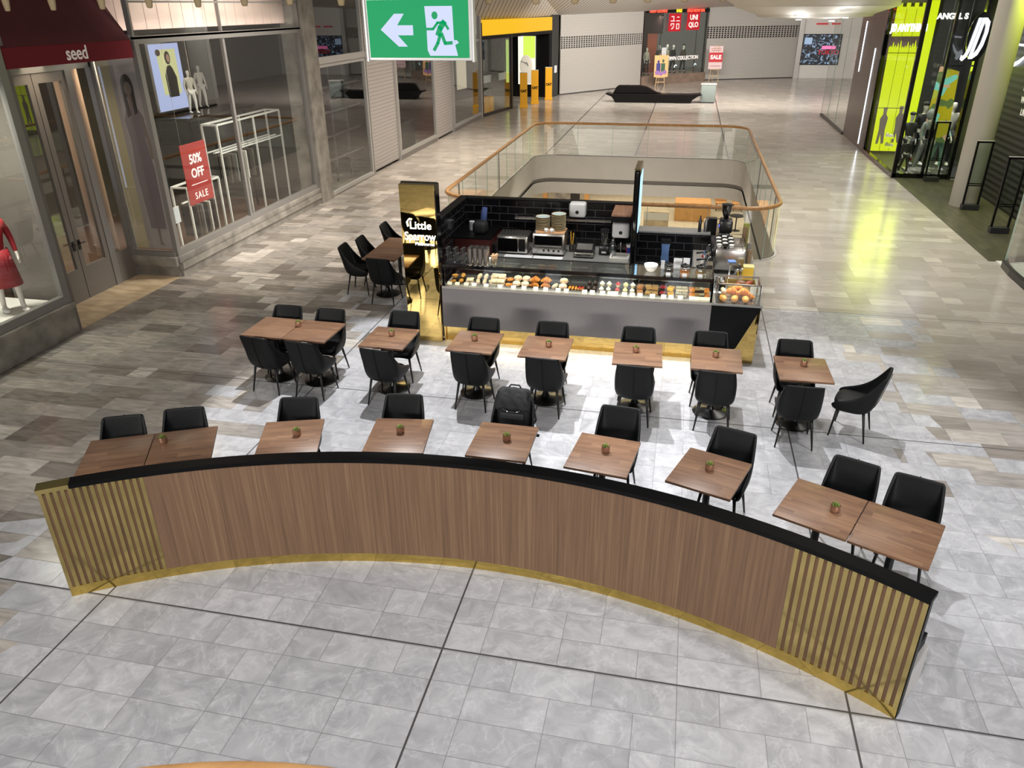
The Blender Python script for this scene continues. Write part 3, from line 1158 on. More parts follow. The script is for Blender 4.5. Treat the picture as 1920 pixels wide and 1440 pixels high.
def make_chair():
    t = thing('dining_chair', 'x', 'chair')
    rows = chair_shell()
    mb = MB()
    n = len(rows[0])
    vs = [p for r_ in rows for p in r_]
    fs = []
    for i in range(len(rows) - 1):
        for k in range(n - 1):
            fs.append((i * n + k, i * n + k + 1, (i + 1) * n + k + 1, (i + 1) * n + k))
    fs.append(tuple(range(n)))
    mb.add(vs, fs)
    sh = mb.build('backrest', 'chair', t, True)
    so = sh.modifiers.new('thick', 'SOLIDIFY')
    so.thickness = .028
    so.offset = -1
    sb = sh.modifiers.new('soft', 'SUBSURF')
    sb.levels = sb.render_levels = 1
    # stitched seam down the back
    sm = MB()
    sm.tube([(0, r_[n // 2][1] - .006, r_[0][2]) for r_ in rows[2:]], .0045, 6)
    q = sm.build('seam', 'chair', sh, True)
    # seat cushion
    cu = MB()
    pts = []
    for k in range(28):
        a = 2 * PI * k / 28
        c, s_ = math.cos(a), math.sin(a)
        e = 2 / 3.6
        pts.append((.224 * math.copysign(abs(c) ** e, c), -.015 + .225 * math.copysign(abs(s_) ** e, s_)))
    vs, fs = [], []
    prof = [(.92, .43), (1, .45), (1.0, .482), (.93, .502), (.6, .512), (.0001, .514)]
    for f_, z in prof:
        vs += [(p[0] * f_, -.015 + (p[1] + .015) * f_, z) for p in pts]
    for i in range(len(prof) - 1):
        for k in range(28):
            fs.append((i * 28 + k, i * 28 + (k + 1) % 28, (i + 1) * 28 + (k + 1) % 28, (i + 1) * 28 + k))
    fs.append(tuple(range(28))[::-1])
    cu.add(vs, fs)
    cu.build('seat', 'chair', t, True)
    kids = [(sh, [q])]
    for c in children(t):
        if c is not sh:
            kids.append((c, []))
    for sx, sy in ((-1, 1), (1, 1), (-1, -1), (1, -1)):
        a = Vector((sx * .17, sy * .15 - .015, .41))
        b = Vector((sx * .222, (.185 if sy > 0 else -.245), 0.0))
        l_ = MB().tube([a, b], [.019, .0095], 10).build('leg', 'leg', t, True)
        kids.append((l_, []))
    return t, kids


chair0, chair_kids = make_chair()
first_chair = [True]


def put_chair(x, y, rot, label, group=None):
    """x, y = top of the back; rot = facing of the seat, degrees, 0 = +Y"""
    f = (-math.sin(R(rot)), math.cos(R(rot)))
    x, y = x * .982, y * .982          # read off at seat-back height
    loc = (x + f[0] * .367, y + f[1] * .367, 0)
    if first_chair[0]:
        first_chair[0] = False
        chair0.location = loc
        chair0.rotation_euler = (0, 0, R(rot))
        chair0['label'] = label
        if group:
            chair0['group'] = group
        return chair0
    return dup(chair0, chair_kids, loc, R(rot), label, group)


GC = 'charcoal dining chairs'
CH = [
    (-5.71, 8.90, -8, 'left of two charcoal chairs with backs to us at the middle row double table'),
    (-4.99, 8.86, -4, 'right of two charcoal chairs with backs to us at the middle row double table'),
    (-5.79, 10.23, 181, 'charcoal chair behind the left half of the middle row double table'),
    (-5.07, 10.22, 181, 'charcoal chair behind the right half of the middle row double table'),
    (-3.91, 10.33, 181, 'charcoal chair behind the middle row table nearest the gold pylon'),
    (-3.86, 8.82, -6, 'charcoal chair with its back to us before the single table nearest the double one'),
    (-2.65, 10.30, 179, 'charcoal chair between the grey counter and the third middle row table'),
    (-2.60, 8.95, -3, 'charcoal chair with its back to us at the third middle row table'),
    (-1.63, 10.33, 182, 'charcoal chair against the counter behind the fourth middle row table'),
    (-1.57, 8.97, -3, 'charcoal chair with its back to us above the chair carrying the backpack'),
    (-0.38, 10.36, 181, 'charcoal chair behind the table before the middle of the counter'),
    (-0.36, 8.96, -2, 'charcoal chair with its back to us at the table third from the right end'),
    (0.63, 10.37, 181, 'charcoal chair before the black end panel of the counter'),
    (0.68, 8.98, -4, 'charcoal chair with its back to us at the table below the black counter panel'),
    (1.75, 10.28, 181, 'charcoal chair behind the rightmost middle row table'),
    (1.71, 8.76, 0, 'charcoal chair with its back to us at the rightmost middle row table'),
    (2.80, 9.36, 70, 'charcoal chair standing side-on at the right end of the middle row'),
    (-5.99, 6.54, 202, 'charcoal chair behind the left half of the front left double table'),
    (-5.41, 6.85, 202, 'charcoal chair behind the right half of the front left double table'),
    (-4.21, 7.36, 193, 'charcoal chair behind the second table of the front row'),
    (-3.00, 7.68, 187, 'charcoal chair behind the front row table left of the backpack'),
    (-1.70, 7.93, 182, 'charcoal chair draped with a black backpack'),
    (-0.43, 7.86, 176, 'charcoal chair behind the front row table right of the backpack'),
    (0.85, 7.56, 162, 'charcoal chair turned slightly, behind the sixth front row table'),
    (2.02, 7.16, 157, 'charcoal chair behind the left half of the front right double table'),
    (2.55, 6.94, 160, 'charcoal chair behind the right half of the front right double table'),
    (-6.37, 13.52, -86, 'charcoal chair nearest us on the left side of the table beside the pylon'),
    (-6.25, 14.10, -86, 'charcoal chair farther back on the left side of the table beside the pylon'),
    (-6.17, 15.22, -86, 'charcoal chair at the farthest table, left of the gold pylon'),
    (-5.34, 12.76, -3, 'charcoal chair with its back to us at the table beside the gold pylon'),
]
for x, y, r_, lb in CH:
    put_chair(x, y, r_, lb, GC)


# ------------------------------------------------------------ tables
def make_table():
    t = thing('cafe_table', 'x', 'table')
    tp = MB().rbox(-.326, .326, -.365, .365, .772, .800, .004).build('tabletop', 'table_wood', t, 'auto')
    fr = MB()
    fr.box(-.2, .2, -.025, .025, .750, .772)
    fr.box(-.025, .025, -.2, .2, .750, .772)
    f = fr.build('top_bracket', 'leg', t)
    pl = MB().cyl(0, 0, .04, .755, .036, 20).build('pole', 'leg', t, 'auto')
    bs = MB().lathe([(.235, 0), (.24, .012), (.22, .022), (.12, .038), (.065, .06), (.045, .10), (.038, .13)], 36).build('base', 'base', t, 'auto')
    return t, [(tp, []), (f, []), (pl, []), (bs, [])]


table0, table_kids = make_table()
ft = [True]


def put_table(x, y, rot, label, group='oak topped cafe tables'):
    x, y = x * .988, y * .988
    if ft[0]:
        ft[0] = False
        table0.location = (x, y, 0)
        table0.rotation_euler = (0, 0, R(rot))
        table0['label'] = label
        table0['group'] = group
        return
    dup(table0, table_kids, (x, y, 0), R(rot), label, group)


def pair(x, y, rot, a, b):
    c, s_ = math.cos(R(rot)) * .334, math.sin(R(rot)) * .334
    put_table(x - c, y - s_, rot, a)
    put_table(x + c, y + s_, rot, b)


pair(-5.39, 9.55, -1.6, 'left table of the middle row pair pushed together at the left end',
     'right table of the middle row pair pushed together, with a plant at its seam')
put_table(-3.88, 9.51, -.8, 'single oak table just below the gold pylon')
put_table(-2.63, 9.60, -1.4, 'single oak table before the left end of the grey counter')
put_table(-1.61, 9.59, -1.2, 'single oak table just above the chair with the backpack')
put_table(-0.35, 9.61, 2.0, 'single oak table before the right half of the grey counter')
put_table(0.69, 9.64, -1.0, 'single oak table before the black end panel of the counter')
put_table(1.78, 9.53, 1.2, 'oak table at the right end of the middle row with three chairs')
pair(-5.34, 6.06, 25.8, 'left table of the pair behind the left brass slats of the screen',
     'right table of the pair behind the left brass slats, plant on its edge')
put_table(-3.97, 6.62, 18.5, 'front row oak table second from the left, behind the walnut screen')
put_table(-2.80, 6.89, 8.3, 'front row oak table left of the one below the backpack')
put_table(-1.64, 6.99, -.5, 'front row oak table directly below the black backpack')
put_table(-0.54, 6.93, -7.7, 'front row oak table right of the one below the backpack')
put_table(0.55, 6.79, -19.5, 'front row oak table turned toward the right, before the right double table')
pair(1.87, 6.24, -24.6, 'left table of the pair behind the right brass slats, with a plant',
     'right table of the pair behind the right brass slats, bare top')
put_table(-5.42, 13.42, 0, 'nearer of two darker tables left of the gold pylon')
put_table(-5.42, 14.18, 0, 'farther of two darker tables left of the gold pylon')
put_table(-5.22, 15.62, 0, 'farthest table, mostly hidden behind the gold pylon')


# ------------------------------------------------------------ little copper pots
def make_pot(seed):
    random.seed(seed)
    t = thing('succulent_pot', 'x', 'plant pot')
    p = MB().lathe([(.036, 0), (.041, .006), (.044, .03), (.044, .070), (.042, .076), (.039, .072), (.037, .04), (.0001, .04)], 24).build('pot', 'copper', t, 'auto')
    s_ = MB().cyl(0, 0, .04, .064, .037, 16).build('soil', 'sparse_brown', p)
    lf = MB()
    for ring, (n, rad, tilt, z) in enumerate(((7, .030, 50, .062), (6, .020, 30, .070), (4, .010, 14, .076))):
        for k in range(n):
            a = 2 * PI * k / n + ring * .4 + random.random() * .3
            T = Matrix.Translation((math.cos(a) * rad * .5, math.sin(a) * rad * .5, z)) @ Matrix.Rotation(a, 4, 'Z') @ Matrix.Rotation(R(tilt), 4, 'Y')
            lf.ball((0, 0, .010), .006, .010, .020, 8, 5, T)
    l_ = lf.build('succulent', 'plant', t, True)
    tips = MB()
    for k in range(4):
        a = random.random() * 6.28
        tips.ball((math.cos(a) * .02, math.sin(a) * .02, .082), .006, .006, .008, 6, 4)
    tp = tips.build('flower_tip', 'plant_brown', l_, True)
    return t, [(p, [s_]), (l_, [tp])]


pots = [make_pot(k) for k in range(3)]
used = [False] * 3
from_px = [
    (-5.37, 9.66, 'copper pot with a succulent on the middle row double table'),
    (-3.87, 9.58, 'copper succulent pot on the table below the gold pylon'),
    (-2.65, 9.64, 'copper succulent pot on the table before the left end of the counter'),
    (-1.58, 9.62, 'copper succulent pot on the table above the backpack'),
    (-0.38, 9.66, 'copper succulent pot on the table before the right half of the counter'),
    (0.68, 9.70, 'copper succulent pot on the table before the black counter panel'),
    (1.80, 9.63, 'copper succulent pot on the middle row table with three chairs'),
    (-5.28, 6.22, 'copper pot with green leaves on the front left double table'),
    (-3.91, 6.66, 'copper pot of green leaves on the second front row table'),
    (-2.80, 6.94, 'copper pot with a round green succulent, left of the backpack table'),
    (-1.60, 7.00, 'copper pot with pointed green leaves on the table below the backpack'),
    (-0.52, 6.97, 'copper succulent pot on the table right of the backpack table'),
    (0.55, 6.83, 'shiny copper pot on the front row table turned to the right'),
    (1.68, 6.33, 'copper pot with bright leaves on the front right double table'),
]
for i, (x, y, lb) in enumerate(from_px):
    k = i % 3
    root, kids = pots[k]
    z = .8005
    x, y = x * .988, y * .988
    if not used[k]:
        used[k] = True
        root.location = (x, y, z)
        root['label'] = lb
        root['group'] = 'copper succulent pots'
    else:
        dup(root, kids, (x, y, z), i * 1.1, lb, 'copper succulent pots')

# ------------------------------------------------------------ backpack slung over a chair
bk = thing('backpack', 'black backpack hanging over the back of a charcoal chair', 'bag', (-1.66, 7.80, 0), R(-2))
mb = MB()
mb.rbox(-.20, .20, -.20, -.01, .50, 1.03, .07, seg=4)
b_ = mb.build('bag_body', 'cloth_black', bk, True)
q = MB()
vs, fs = [], []
for i in range(9):
    for k in range(11):
        u, v = k / 10 - .5, i / 8
        yy = -.215 + .16 * max(0, v - .45) ** 1.2 - .012 * math.sin(k * 1.7 + i)
        vs.append((u * (.40 - .04 * v), yy, .80 + .27 * min(1, v * 1.1) - .05 * abs(u) ** 2 * 4 * v))
for i in range(8):
    for k in range(10):
        a_ = i * 11 + k
        fs.append((a_, a_ + 1, a_ + 12, a_ + 11))
q.add(vs, fs)
o = q.build('flap', 'cloth_black', bk, True)
o.modifiers.new('thick', 'SOLIDIFY').thickness = .018
MB().rbox(-.15, .15, -.245, -.19, .52, .78, .03, seg=3).build('front_pocket', 'cloth_black', bk, True)
MB().tube([(-.07, -.05, 1.02), (-.05, -.04, 1.05), (.05, -.04, 1.05), (.07, -.05, 1.02)], .010, 8).build('carry_handle', 'cloth_black', bk, True)
MB().tube([(-.12, -.225, .83), (-.04, -.245, .80), (.05, -.245, .80), (.10, -.235, .82)], .006, 8).build('reflective_piping', 'chrome', bk, True)['label'] = 'silver reflective strip'
for s_ in (-1, 1):
    MB().tube([(s_ * .14, -.02, 1.0), (s_ * .22, -.10, .88), (s_ * .25, -.05, .62), (s_ * .20, -.03, .52)], .013, 8).build('shoulder_strap', 'cloth_black', bk, True)
MB().rbox(.19, .30, -.10, -.07, .42, .45, .005).build('strap_buckle', 'blackplastic', bk)


# ------------------------------------------------------------ kiosk
KX0, KX1 = -3.60, 0.64
FY = 11.20
# gold mirror pylon with lit lettering
py = thing('sign_pylon', 'tall gold mirrored pylon with lit white cafe lettering at the counter corner', 'sign')
MB().rbox(-4.20, -3.625, FY - .03, FY + .10, 0.0, 2.58, .006).build('mirror_body', 'brass_mirror', py)
MB().box(-4.21, -3.63, FY + .10, FY + .16, 0.0, 2.59).build('back_panel', 'blackgloss', py)
MB().box(-3.625, -3.612, FY - .03, FY + .16, 1.35, 2.58).build('side_edge', 'blackgloss', py)
text('lettering_line', 'Little', .175, 'letter_led', face((-3.885, FY - .0365, 1.945)), py, .005, bold=.001)
text('lettering_line', 'Sparrow', .185, 'letter_led', face((-3.90, FY - .0365, 1.77), ), py, .005, bold=.001, sx=.80)
text('lettering_line', 'Melbourne', .072, 'letter_led', face((-3.83, FY - .0365, 1.655)), py, .005)
MB().tube([(-4.085, FY - .045, 1.93), (-4.10, FY - .045, 2.0), (-4.06, FY - .045, 2.05), (-4.02, FY - .045, 2.04)], .012, 6).build('bird_mark', 'letter_led', py)

# counter
ct = thing('service_counter', 'long grey stone service counter on a recessed gold mirror plinth', 'counter')
MB().box(KX0, KX1, FY, FY + .035, .27, .93).build('front_panel', 'quartz', ct)
MB().rbox(KX0, KX1, FY - .002, FY + .12, .93, .965, .006).build('front_ledge', 'quartz_top', ct)
MB().box(KX0, KX0 + .035, FY + .035, FY + .66, .27, .93).build('side_panel', 'quartz', ct)
MB().box(KX0 + .02, KX1 + .62, FY + .08, FY + .10, 0, .27).build('mirror_plinth', 'brass_mirror', ct)
MB().box(KX0, KX0 + .02, FY + .03, FY + .10, 0, .27).build('plinth_post', 'brass_mirror', ct)
MB().box(KX0 + .035, KX1, FY + .12, FY + .66, .0, .93).build('carcass', 'black', ct)
MB().box(KX0 + .035, KX1, FY + .12, FY + .60, .93, .95).build('display_deck', 'bench', ct)
MB().rbox(KX0 + .02, KX1, FY + .60, FY + .68, .93, .96, .004).build('rear_ledge', 'steel_dark', ct)
for q_ in range(7):
    MB().box(KX0 + .1 + q_ * .6, KX0 + .68 + q_ * .6, FY + .66, FY + .675, .2, .9).build('fridge_door', 'steel_dark', ct)
MB().box(KX0 + .1, KX1 + .5, FY + .045, FY + .065, .255, .268).build('plinth_light', emis('warm_strip', (255, 214, 120), 6.0), ct)['label'] = 'warm light strip above the plinth'
area('plinth_glow', (-1.5, FY + .05, .25), (-1.5, FY - .12, 0), 9, 4.1, .02, (1.0, .80, .42), 170)

# black end panel with the slanting edge, and the coffee counter behind it
ce = thing('coffee_counter', 'black coffee counter with a slanted front panel at the right end', 'counter')
mb = MB()
P2 = [(KX1, .25), (1.06, .25), (1.36, .93), (KX1, .93)]
mb.add([(x, FY - .002, z) for x, z in P2] + [(x, FY + .03, z) for x, z in P2], [(0, 1, 2, 3), (7, 6, 5, 4), (0, 4, 5, 1), (1, 5, 6, 2), (2, 6, 7, 3), (3, 7, 4, 0)])
mb.build('slanted_panel', 'black', ce)
mb = MB()
P3 = [(1.0, 0.0), (1.34, 0.0), (1.36, .90), (1.33, .90), (1.05, .27)]
mb.add([(x, FY + .035, z) for x, z in P3] + [(x, FY + .06, z) for x, z in P3], [(0, 1, 2, 3, 4), (9, 8, 7, 6, 5), (0, 5, 6, 1), (1, 6, 7, 2), (2, 7, 8, 3), (3, 8, 9, 4), (4, 9, 5, 0)])
mb.build('mirror_end', 'brass_mirror', ce)
MB().box(KX1 + .02, 1.33, FY + .06, 14.3, 0.0, .93).build('carcass', 'black', ce)
MB().box(1.33, 1.345, FY + .06, 14.3, 0.0, .93).build('mirror_side', 'brass_mirror', ce)
MB().rbox(KX1, 1.38, FY - .002, 14.35, .93, .965, .005).build('worktop', 'bench', ce)
MB().rbox(.36, KX1 + .02, 12.55, 14.35, .90, .965, .005).build('side_worktop', 'quartz_top', ce)
MB().box(.36, KX1 + .02, 12.57, 12.62, .0, .90).build('waterfall_end', 'quartz_top', ce)
MB().box(.36, .40, 12.62, 14.3, .0, .90).build('side_face', 'white', ce)

# display case
dc = thing('pastry_case', 'long glass pastry display case with black top rails', 'display case')
zt = 1.325
mb = MB()
mb.box(KX0 + .02, KX1, FY + .015, FY + .055, zt - .045, zt)
mb.box(KX0 + .02, KX1, FY + .58, FY + .60, zt - .02, zt)
for x in (KX0 + .02, KX1 - .03):
    mb.box(x, x + .03, FY + .02, FY + .05, .965, zt)
    mb.box(x, x + .03, FY + .57, FY + .60, .95, zt)
    mb.box(x, x + .03, FY + .02, FY + .60, zt - .03, zt)
mb.build('case_frame', 'blackgloss', dc)
MB().box(KX0 + .05, KX1 - .03, FY + .03, FY + .036, .97, zt - .045).build('front_glass', 'glass_case', dc)
MB().box(KX0 + .02, KX1, FY + .055, FY + .58, zt - .012, zt - .002).build('top_glass', 'glass_case', dc)
MB().box(KX0 + .05, KX1 - .03, FY + .585, FY + .59, .97, zt - .03).build('rear_glass', 'glass_case', dc)
MB().box(KX0 + .08, KX1 - .06, FY + .29, FY + .30, 1.165, 1.175).build('inner_shelf_rail', 'chrome', dc)
for x in (-2.7, -1.6, -.5):
    MB().box(x, x + .02, FY + .57, FY + .59, .96, zt - .02).build('mullion', 'steel', dc)
mb = MB()
mb.box(KX0 + .08, KX1 - .06, FY + .062, FY + .078, zt - .06, zt - .05)
mb.build('light_tube', emis('case_light', (255, 236, 200), 3.0), dc)['label'] = 'warm light tube'
area('case_glow', (-1.5, FY + .09, zt - .06), (-1.5, FY + .30, .96), 4.5, 4.0, .03, (1.0, .90, .74), 170)
tr = thing('bakers_tray', 'long dark tray lining the pastry display', 'tray')
MB().rbox(KX0 + .08, KX1 - .06, FY + .13, FY + .56, .952, .966, .003).build('tray_sheet', mat('dark_tray', (66, 52, 40), .5), tr)
MB().box(KX0 + .06, KX1 - .05, FY + .125, FY + .135, .951, .985).build('tray_lip', 'steel', tr)

# --- pastries
PM = {
    'bun': mat('bun_crust', (196, 126, 48), .45, noise=.5, scale=18, rgb2=(226, 170, 84)),
    'pale': mat('pale_dough', (206, 186, 140), .6, noise=.3, scale=20, rgb2=(232, 218, 180)),
    'croissant': mat('croissant_crust', (168, 92, 30), .4, noise=.5, scale=22, rgb2=(226, 146, 62)),
    'wrap': mat('wrap_dough', (190, 172, 128), .6, noise=.4, scale=12, rgb2=(226, 214, 176)),
    'ham': mat('ham_filling', (206, 148, 130), .5, noise=.4, scale=24, rgb2=(238, 206, 190)),
    'choc': mat('chocolate', (46, 26, 20), .4),
    'red': mat('berry_glaze', (168, 34, 40), .3),
    'orange': mat('orange_glaze', (232, 138, 46), .35),
    'lemon': mat('lemon_icing', (236, 214, 120), .5),
    'cream': mat('cream_icing', (238, 226, 184), .6),
    'caramel': mat('caramel_slice', (176, 122, 76), .5, noise=.3, scale=20),
    'crumb': mat('crumble', (160, 122, 72), .8, noise=.5, scale=60, rgb2=(204, 164, 104)),
    'yellow': mat('mango_glaze', (240, 184, 24), .3),
    'tag': mat('price_card', (250, 240, 214), .6, emit=(255, 240, 205), es=.25),
}
random.seed(3)


def pastry(kind, x, y, z, s=1.0):
    """returns name, main mesh builder, topping mesh builder (or None)"""
    a, t_ = MB(), None
    j = random.uniform(-.3, .3)
    T = Matrix.Translation((x, y, z)) @ Matrix.Rotation(j, 4, 'Z') @ Matrix.Scale(s, 4)
    if kind == 'roll':
        a.ball((0, 0, .032), .036, .062, .032, 14, 8, T)
        return 'bread_roll', a, 'bun', None, None
    if kind == 'bagel':
        a.ball((0, 0, .018), .052, .052, .020, 16, 6, T)
        t_ = MB().ball((0, 0, .046), .054, .054, .026, 16, 6, T)
        h = MB().lathe([(.053, .026), (.058, .031), (.053, .036)], 16, T)
        return 'filled_bagel', t_, 'pale', a, 'pale', h, 'ham'
    if kind == 'croissant':
        pts = []
        for k in range(9):
            u = -1 + 2 * k / 8
            pts.append(T @ Vector((u * .062, -.028 * u * u + .01, .034 - .012 * abs(u))))
        rr = [.010, .020, .031, .034, .040, .034, .031, .020, .010]
        a.tube(pts, [r_ * s for r_ in rr], 10)
        for k in (2, 3, 4, 5, 6):
            p = pts[k]
            a.ball(p + Vector((0, 0, .004)), .010 * s, rr[k] * 1.08 * s, rr[k] * 1.08 * s, 8, 6)
        return 'croissant', a, 'croissant', None, None
    if kind == 'wrap':
        a.tube([T @ Vector((-.0, -.065, .03)), T @ Vector((0, -.03, .034)), T @ Vector((0, .03, .034)), T @ Vector((0, .07, .03))], [.026 * s, .032 * s, .032 * s, .028 * s], 12)
        f = MB().ball(T @ Vector((0, -.066, .03)), .020 * s, .006, .020 * s, 10, 5)
        return 'wrap', a, 'wrap', f, 'ham'
    if kind == 'sandwich':
        a.rbox(-.05, .05, -.055, .055, 0, .026, .008, T)
        f = MB()
        for k in range(6):
            f.ball((random.uniform(-.04, .04), random.uniform(-.045, .045), .034), .024, .022, .012, 8, 5, T)
        b = MB().rbox(-.05, .05, -.055, .055, .042, .068, .010, T)
        return 'ham_sandwich', b, 'pale', f, 'ham', a, 'pale'
    if kind in ('eclair_o', 'eclair_r'):
        a.ball((0, 0, .022), .019, .062, .022, 10, 6, T)
        i_ = MB().ball((0, 0, .034), .016, .056, .014, 10, 6, T)
        return 'eclair', a, 'bun', i_, 'orange' if kind[-1] == 'o' else 'red'
    if kind in ('cup_choc', 'cup_cream', 'cup_red', 'cup_lemon'):
        a.lathe([(.026, 0), (.034, .032), (.030, .034)], 14, T)
        i_ = MB().lathe([(.033, .030), (.036, .040), (.026, .054), (.018, .062), (.010, .070), (.002, .076)], 14, T)
        return 'cupcake', a, 'choc' if kind == 'cup_choc' else 'pale', i_, {'cup_choc': 'choc', 'cup_cream': 'cream', 'cup_red': 'red', 'cup_lemon': 'lemon'}[kind]
    if kind.startswith('slice_'):
        c1, c2 = kind.split('_')[1:]
        a.rbox(-.042, .042, -.055, .055, 0, .036, .004, T)
        i_ = MB()
        i_.rbox(-.042, .042, -.055, .055, .036, .044, .003, T)
        k3 = MB()
        for k in range(4):
            yk = -.04 + k * .026
            k3.rbox(-.040, .040, yk - .003, yk + .003, .0435, .047, .0015, T @ Matrix.Shear('XY', 4, (0, 0)) @ Matrix.Rotation(.25, 4, 'Z') if False else T)
        return 'cake_slice', a, c1, i_, c2, k3, ('cream' if c2 == 'choc' else 'choc')
    if kind == 'pie':
        a.lathe([(.036, 0), (.048, .028), (.046, .034), (.02, .040), (.001, .042)], 16, T)
        return 'small_pie', a, 'bun', None, None
    if kind == 'danish':
        a.rbox(-.05, .05, -.05, .05, 0, .028, .012, T)
        i_ = MB().ball((0, 0, .030), .024, .024, .012, 10, 5, T)
        return 'danish', a, 'croissant', i_, 'crumb'


PW = {'roll': 'golden glazed roll', 'bagel': 'filled pale bagel', 'croissant': 'browned filled croissant', 'wrap': 'toasted wrap', 'sandwich': 'pale roll with pink ham',
      'eclair_o': 'orange glazed finger eclair', 'eclair_r': 'red glazed finger eclair', 'cup_choc': 'dark chocolate cupcake', 'cup_cream': 'cream topped cupcake',
      'cup_red': 'red topped cupcake', 'cup_lemon': 'yellow iced cupcake', 'slice_caramel_caramel': 'plain caramel slice', 'slice_crumb_crumb': 'crumble slice',
      'slice_choc_red': 'dark slice with stripes', 'slice_yellow_yellow': 'yellow glazed slice', 'slice_pale_choc': 'chocolate slice with white zigzags',
      'slice_bun_orange': 'orange iced slice', 'slice_choc_crumb': 'dark crumb slice', 'slice_choc_choc': 'dark brownie slice', 'pie': 'small round pie', 'danish': 'danish with crumble'}
ROW = [(-3.47, 'pie', 2), (-3.33, 'roll', 2), (-3.18, 'sandwich', 1), (-3.05, 'wrap', 2), (-2.94, 'wrap', 2), (-2.79, 'sandwich', 2), (-2.67, 'sandwich', 2),
       (-2.54, 'danish', 2), (-2.41, 'bagel', 2), (-2.27, 'bagel', 2), (-2.12, 'croissant', 3), (-1.94, 'croissant', 3), (-1.79, 'wrap', 1),
       (-1.66, 'bagel', 2), (-1.55, 'eclair_o', 1), (-1.50, 'eclair_o', 1), (-1.45, 'eclair_o', 1), (-1.40, 'eclair_r', 1), (-1.35, 'eclair_r', 1),
       (-1.25, 'cup_choc', 2), (-1.16, 'cup_choc', 2), (-1.05, 'cup_cream', 2), (-.94, 'cup_cream', 2), (-.80, 'cup_red', 2), (-.68, 'cup_lemon', 2), (-.57, 'cup_cream', 2),
       (-.45, 'slice_caramel_caramel', 2), (-.32, 'slice_crumb_crumb', 2), (-.22, 'slice_crumb_crumb', 2), (-.10, 'slice_choc_red', 2), (.02, 'slice_yellow_yellow', 2),
       (.14, 'slice_pale_choc', 2), (.23, 'slice_pale_choc', 2), (.34, 'slice_bun_orange', 2), (.42, 'slice_choc_crumb', 2), (.49, 'slice_choc_choc', 2), (.55, 'slice_bun_orange', 2)]


def put_pastry(kind, x, y, z, label, group, s=1.0):
    p = pastry(kind, x, y, z, s)
    o = p[1].build(p[0], PM[p[2]], None, 'auto')
    tag(o, label, 'pastry', group)
    rest = p[3:]
    for i in range(0, len(rest), 2):
        if rest[i] is not None:
            rest[i].build('topping' if i == 0 else 'filling', PM[rest[i + 1]], o, 'auto')
    return o


NB = ['at the far left end of the case', 'beside the leftmost pie', 'left of the wraps', 'left one of the two wrap stacks', 'right one of the wrap stacks', 'right of the wraps',
      'left of the danish', 'between the ham rolls and bagels', 'right of the danish', 'left of the croissants', 'right of the bagels', 'left of the lone wrap', 'right of the croissants',
      'left of the eclairs', 'first from the left', 'second from the left', 'third from the left', 'beside the orange ones', 'beside the dark cupcakes', 'right of the eclairs', 'left of the pale cupcakes',
      'right of the dark cupcakes', 'left of the red cupcakes', 'beside the cream ones', 'right of the red ones', 'left of the caramel slices', 'right of the cupcakes', 'right of the caramel slices',
      'left of the dark striped slices', 'right of the crumble slices', 'right of the striped dark ones', 'right of the yellow slices', 'left of the orange slices', 'right of the zigzag ones',
      'between orange and brownie slices', 'second from the right end', 'at the far right end of the case']
for i, (x, k, n) in enumerate(ROW):
    for q_ in range(n):
        y = FY + .22 + (.125 if q_ else 0)
        z = .967 + (.05 if q_ else 0)
        if q_:      # rear ones sit on a riser
            pass
        wh = 'rear' if q_ else 'front'
        if q_ == 2:
            y, z = FY + .24, .967 + .078
            wh = 'upper'
        put_pastry(k, x, y, z, '%s in the %s, %s' % (PW[k], 'top layer' if wh == 'upper' else wh + ' row', NB[i]), 'pastries in the display case', 1.2 if k in ('croissant', 'sandwich', 'bagel') else 1.08)
rs = MB().rbox(KX0 + .10, KX1 - .08, FY + .285, FY + .42, .966, 1.0165, .003)
tag(rs.build('display_riser', mat('riser_dark', (40, 34, 30), .5)), 'low dark riser under the rear row of pastries', 'riser')
tx = [-3.50, -3.37, -3.22, -3.09, -2.89, -2.66, -2.44, -2.27, -2.08, -1.92, -1.72, -1.59, -1.30, -1.18, -1.02, -.90, -.82, -.68, -.56, -.44, -.25, -.08, .03, .17, .34, .42, .50, .57]
for i, x in enumerate(tx):
    mb = MB()
    mb.add([(x - .038, FY + .118, .968), (x + .038, FY + .118, .968), (x + .038, FY + .098, .966), (x - .038, FY + .098, .966),
            (x - .038, FY + .135, 1.006), (x + .038, FY + .135, 1.006), (x + .038, FY + .132, 1.007), (x - .038, FY + .132, 1.007)],
           [(3, 2, 6, 7), (0, 1, 5, 4), (4, 5, 6, 7), (0, 3, 7, 4), (1, 2, 6, 5), (0, 1, 2, 3)])
    tag(mb.build('price_card', PM['tag']), 'small cream price card on the front edge of the pastry case', 'price card', 'price cards in the pastry case')

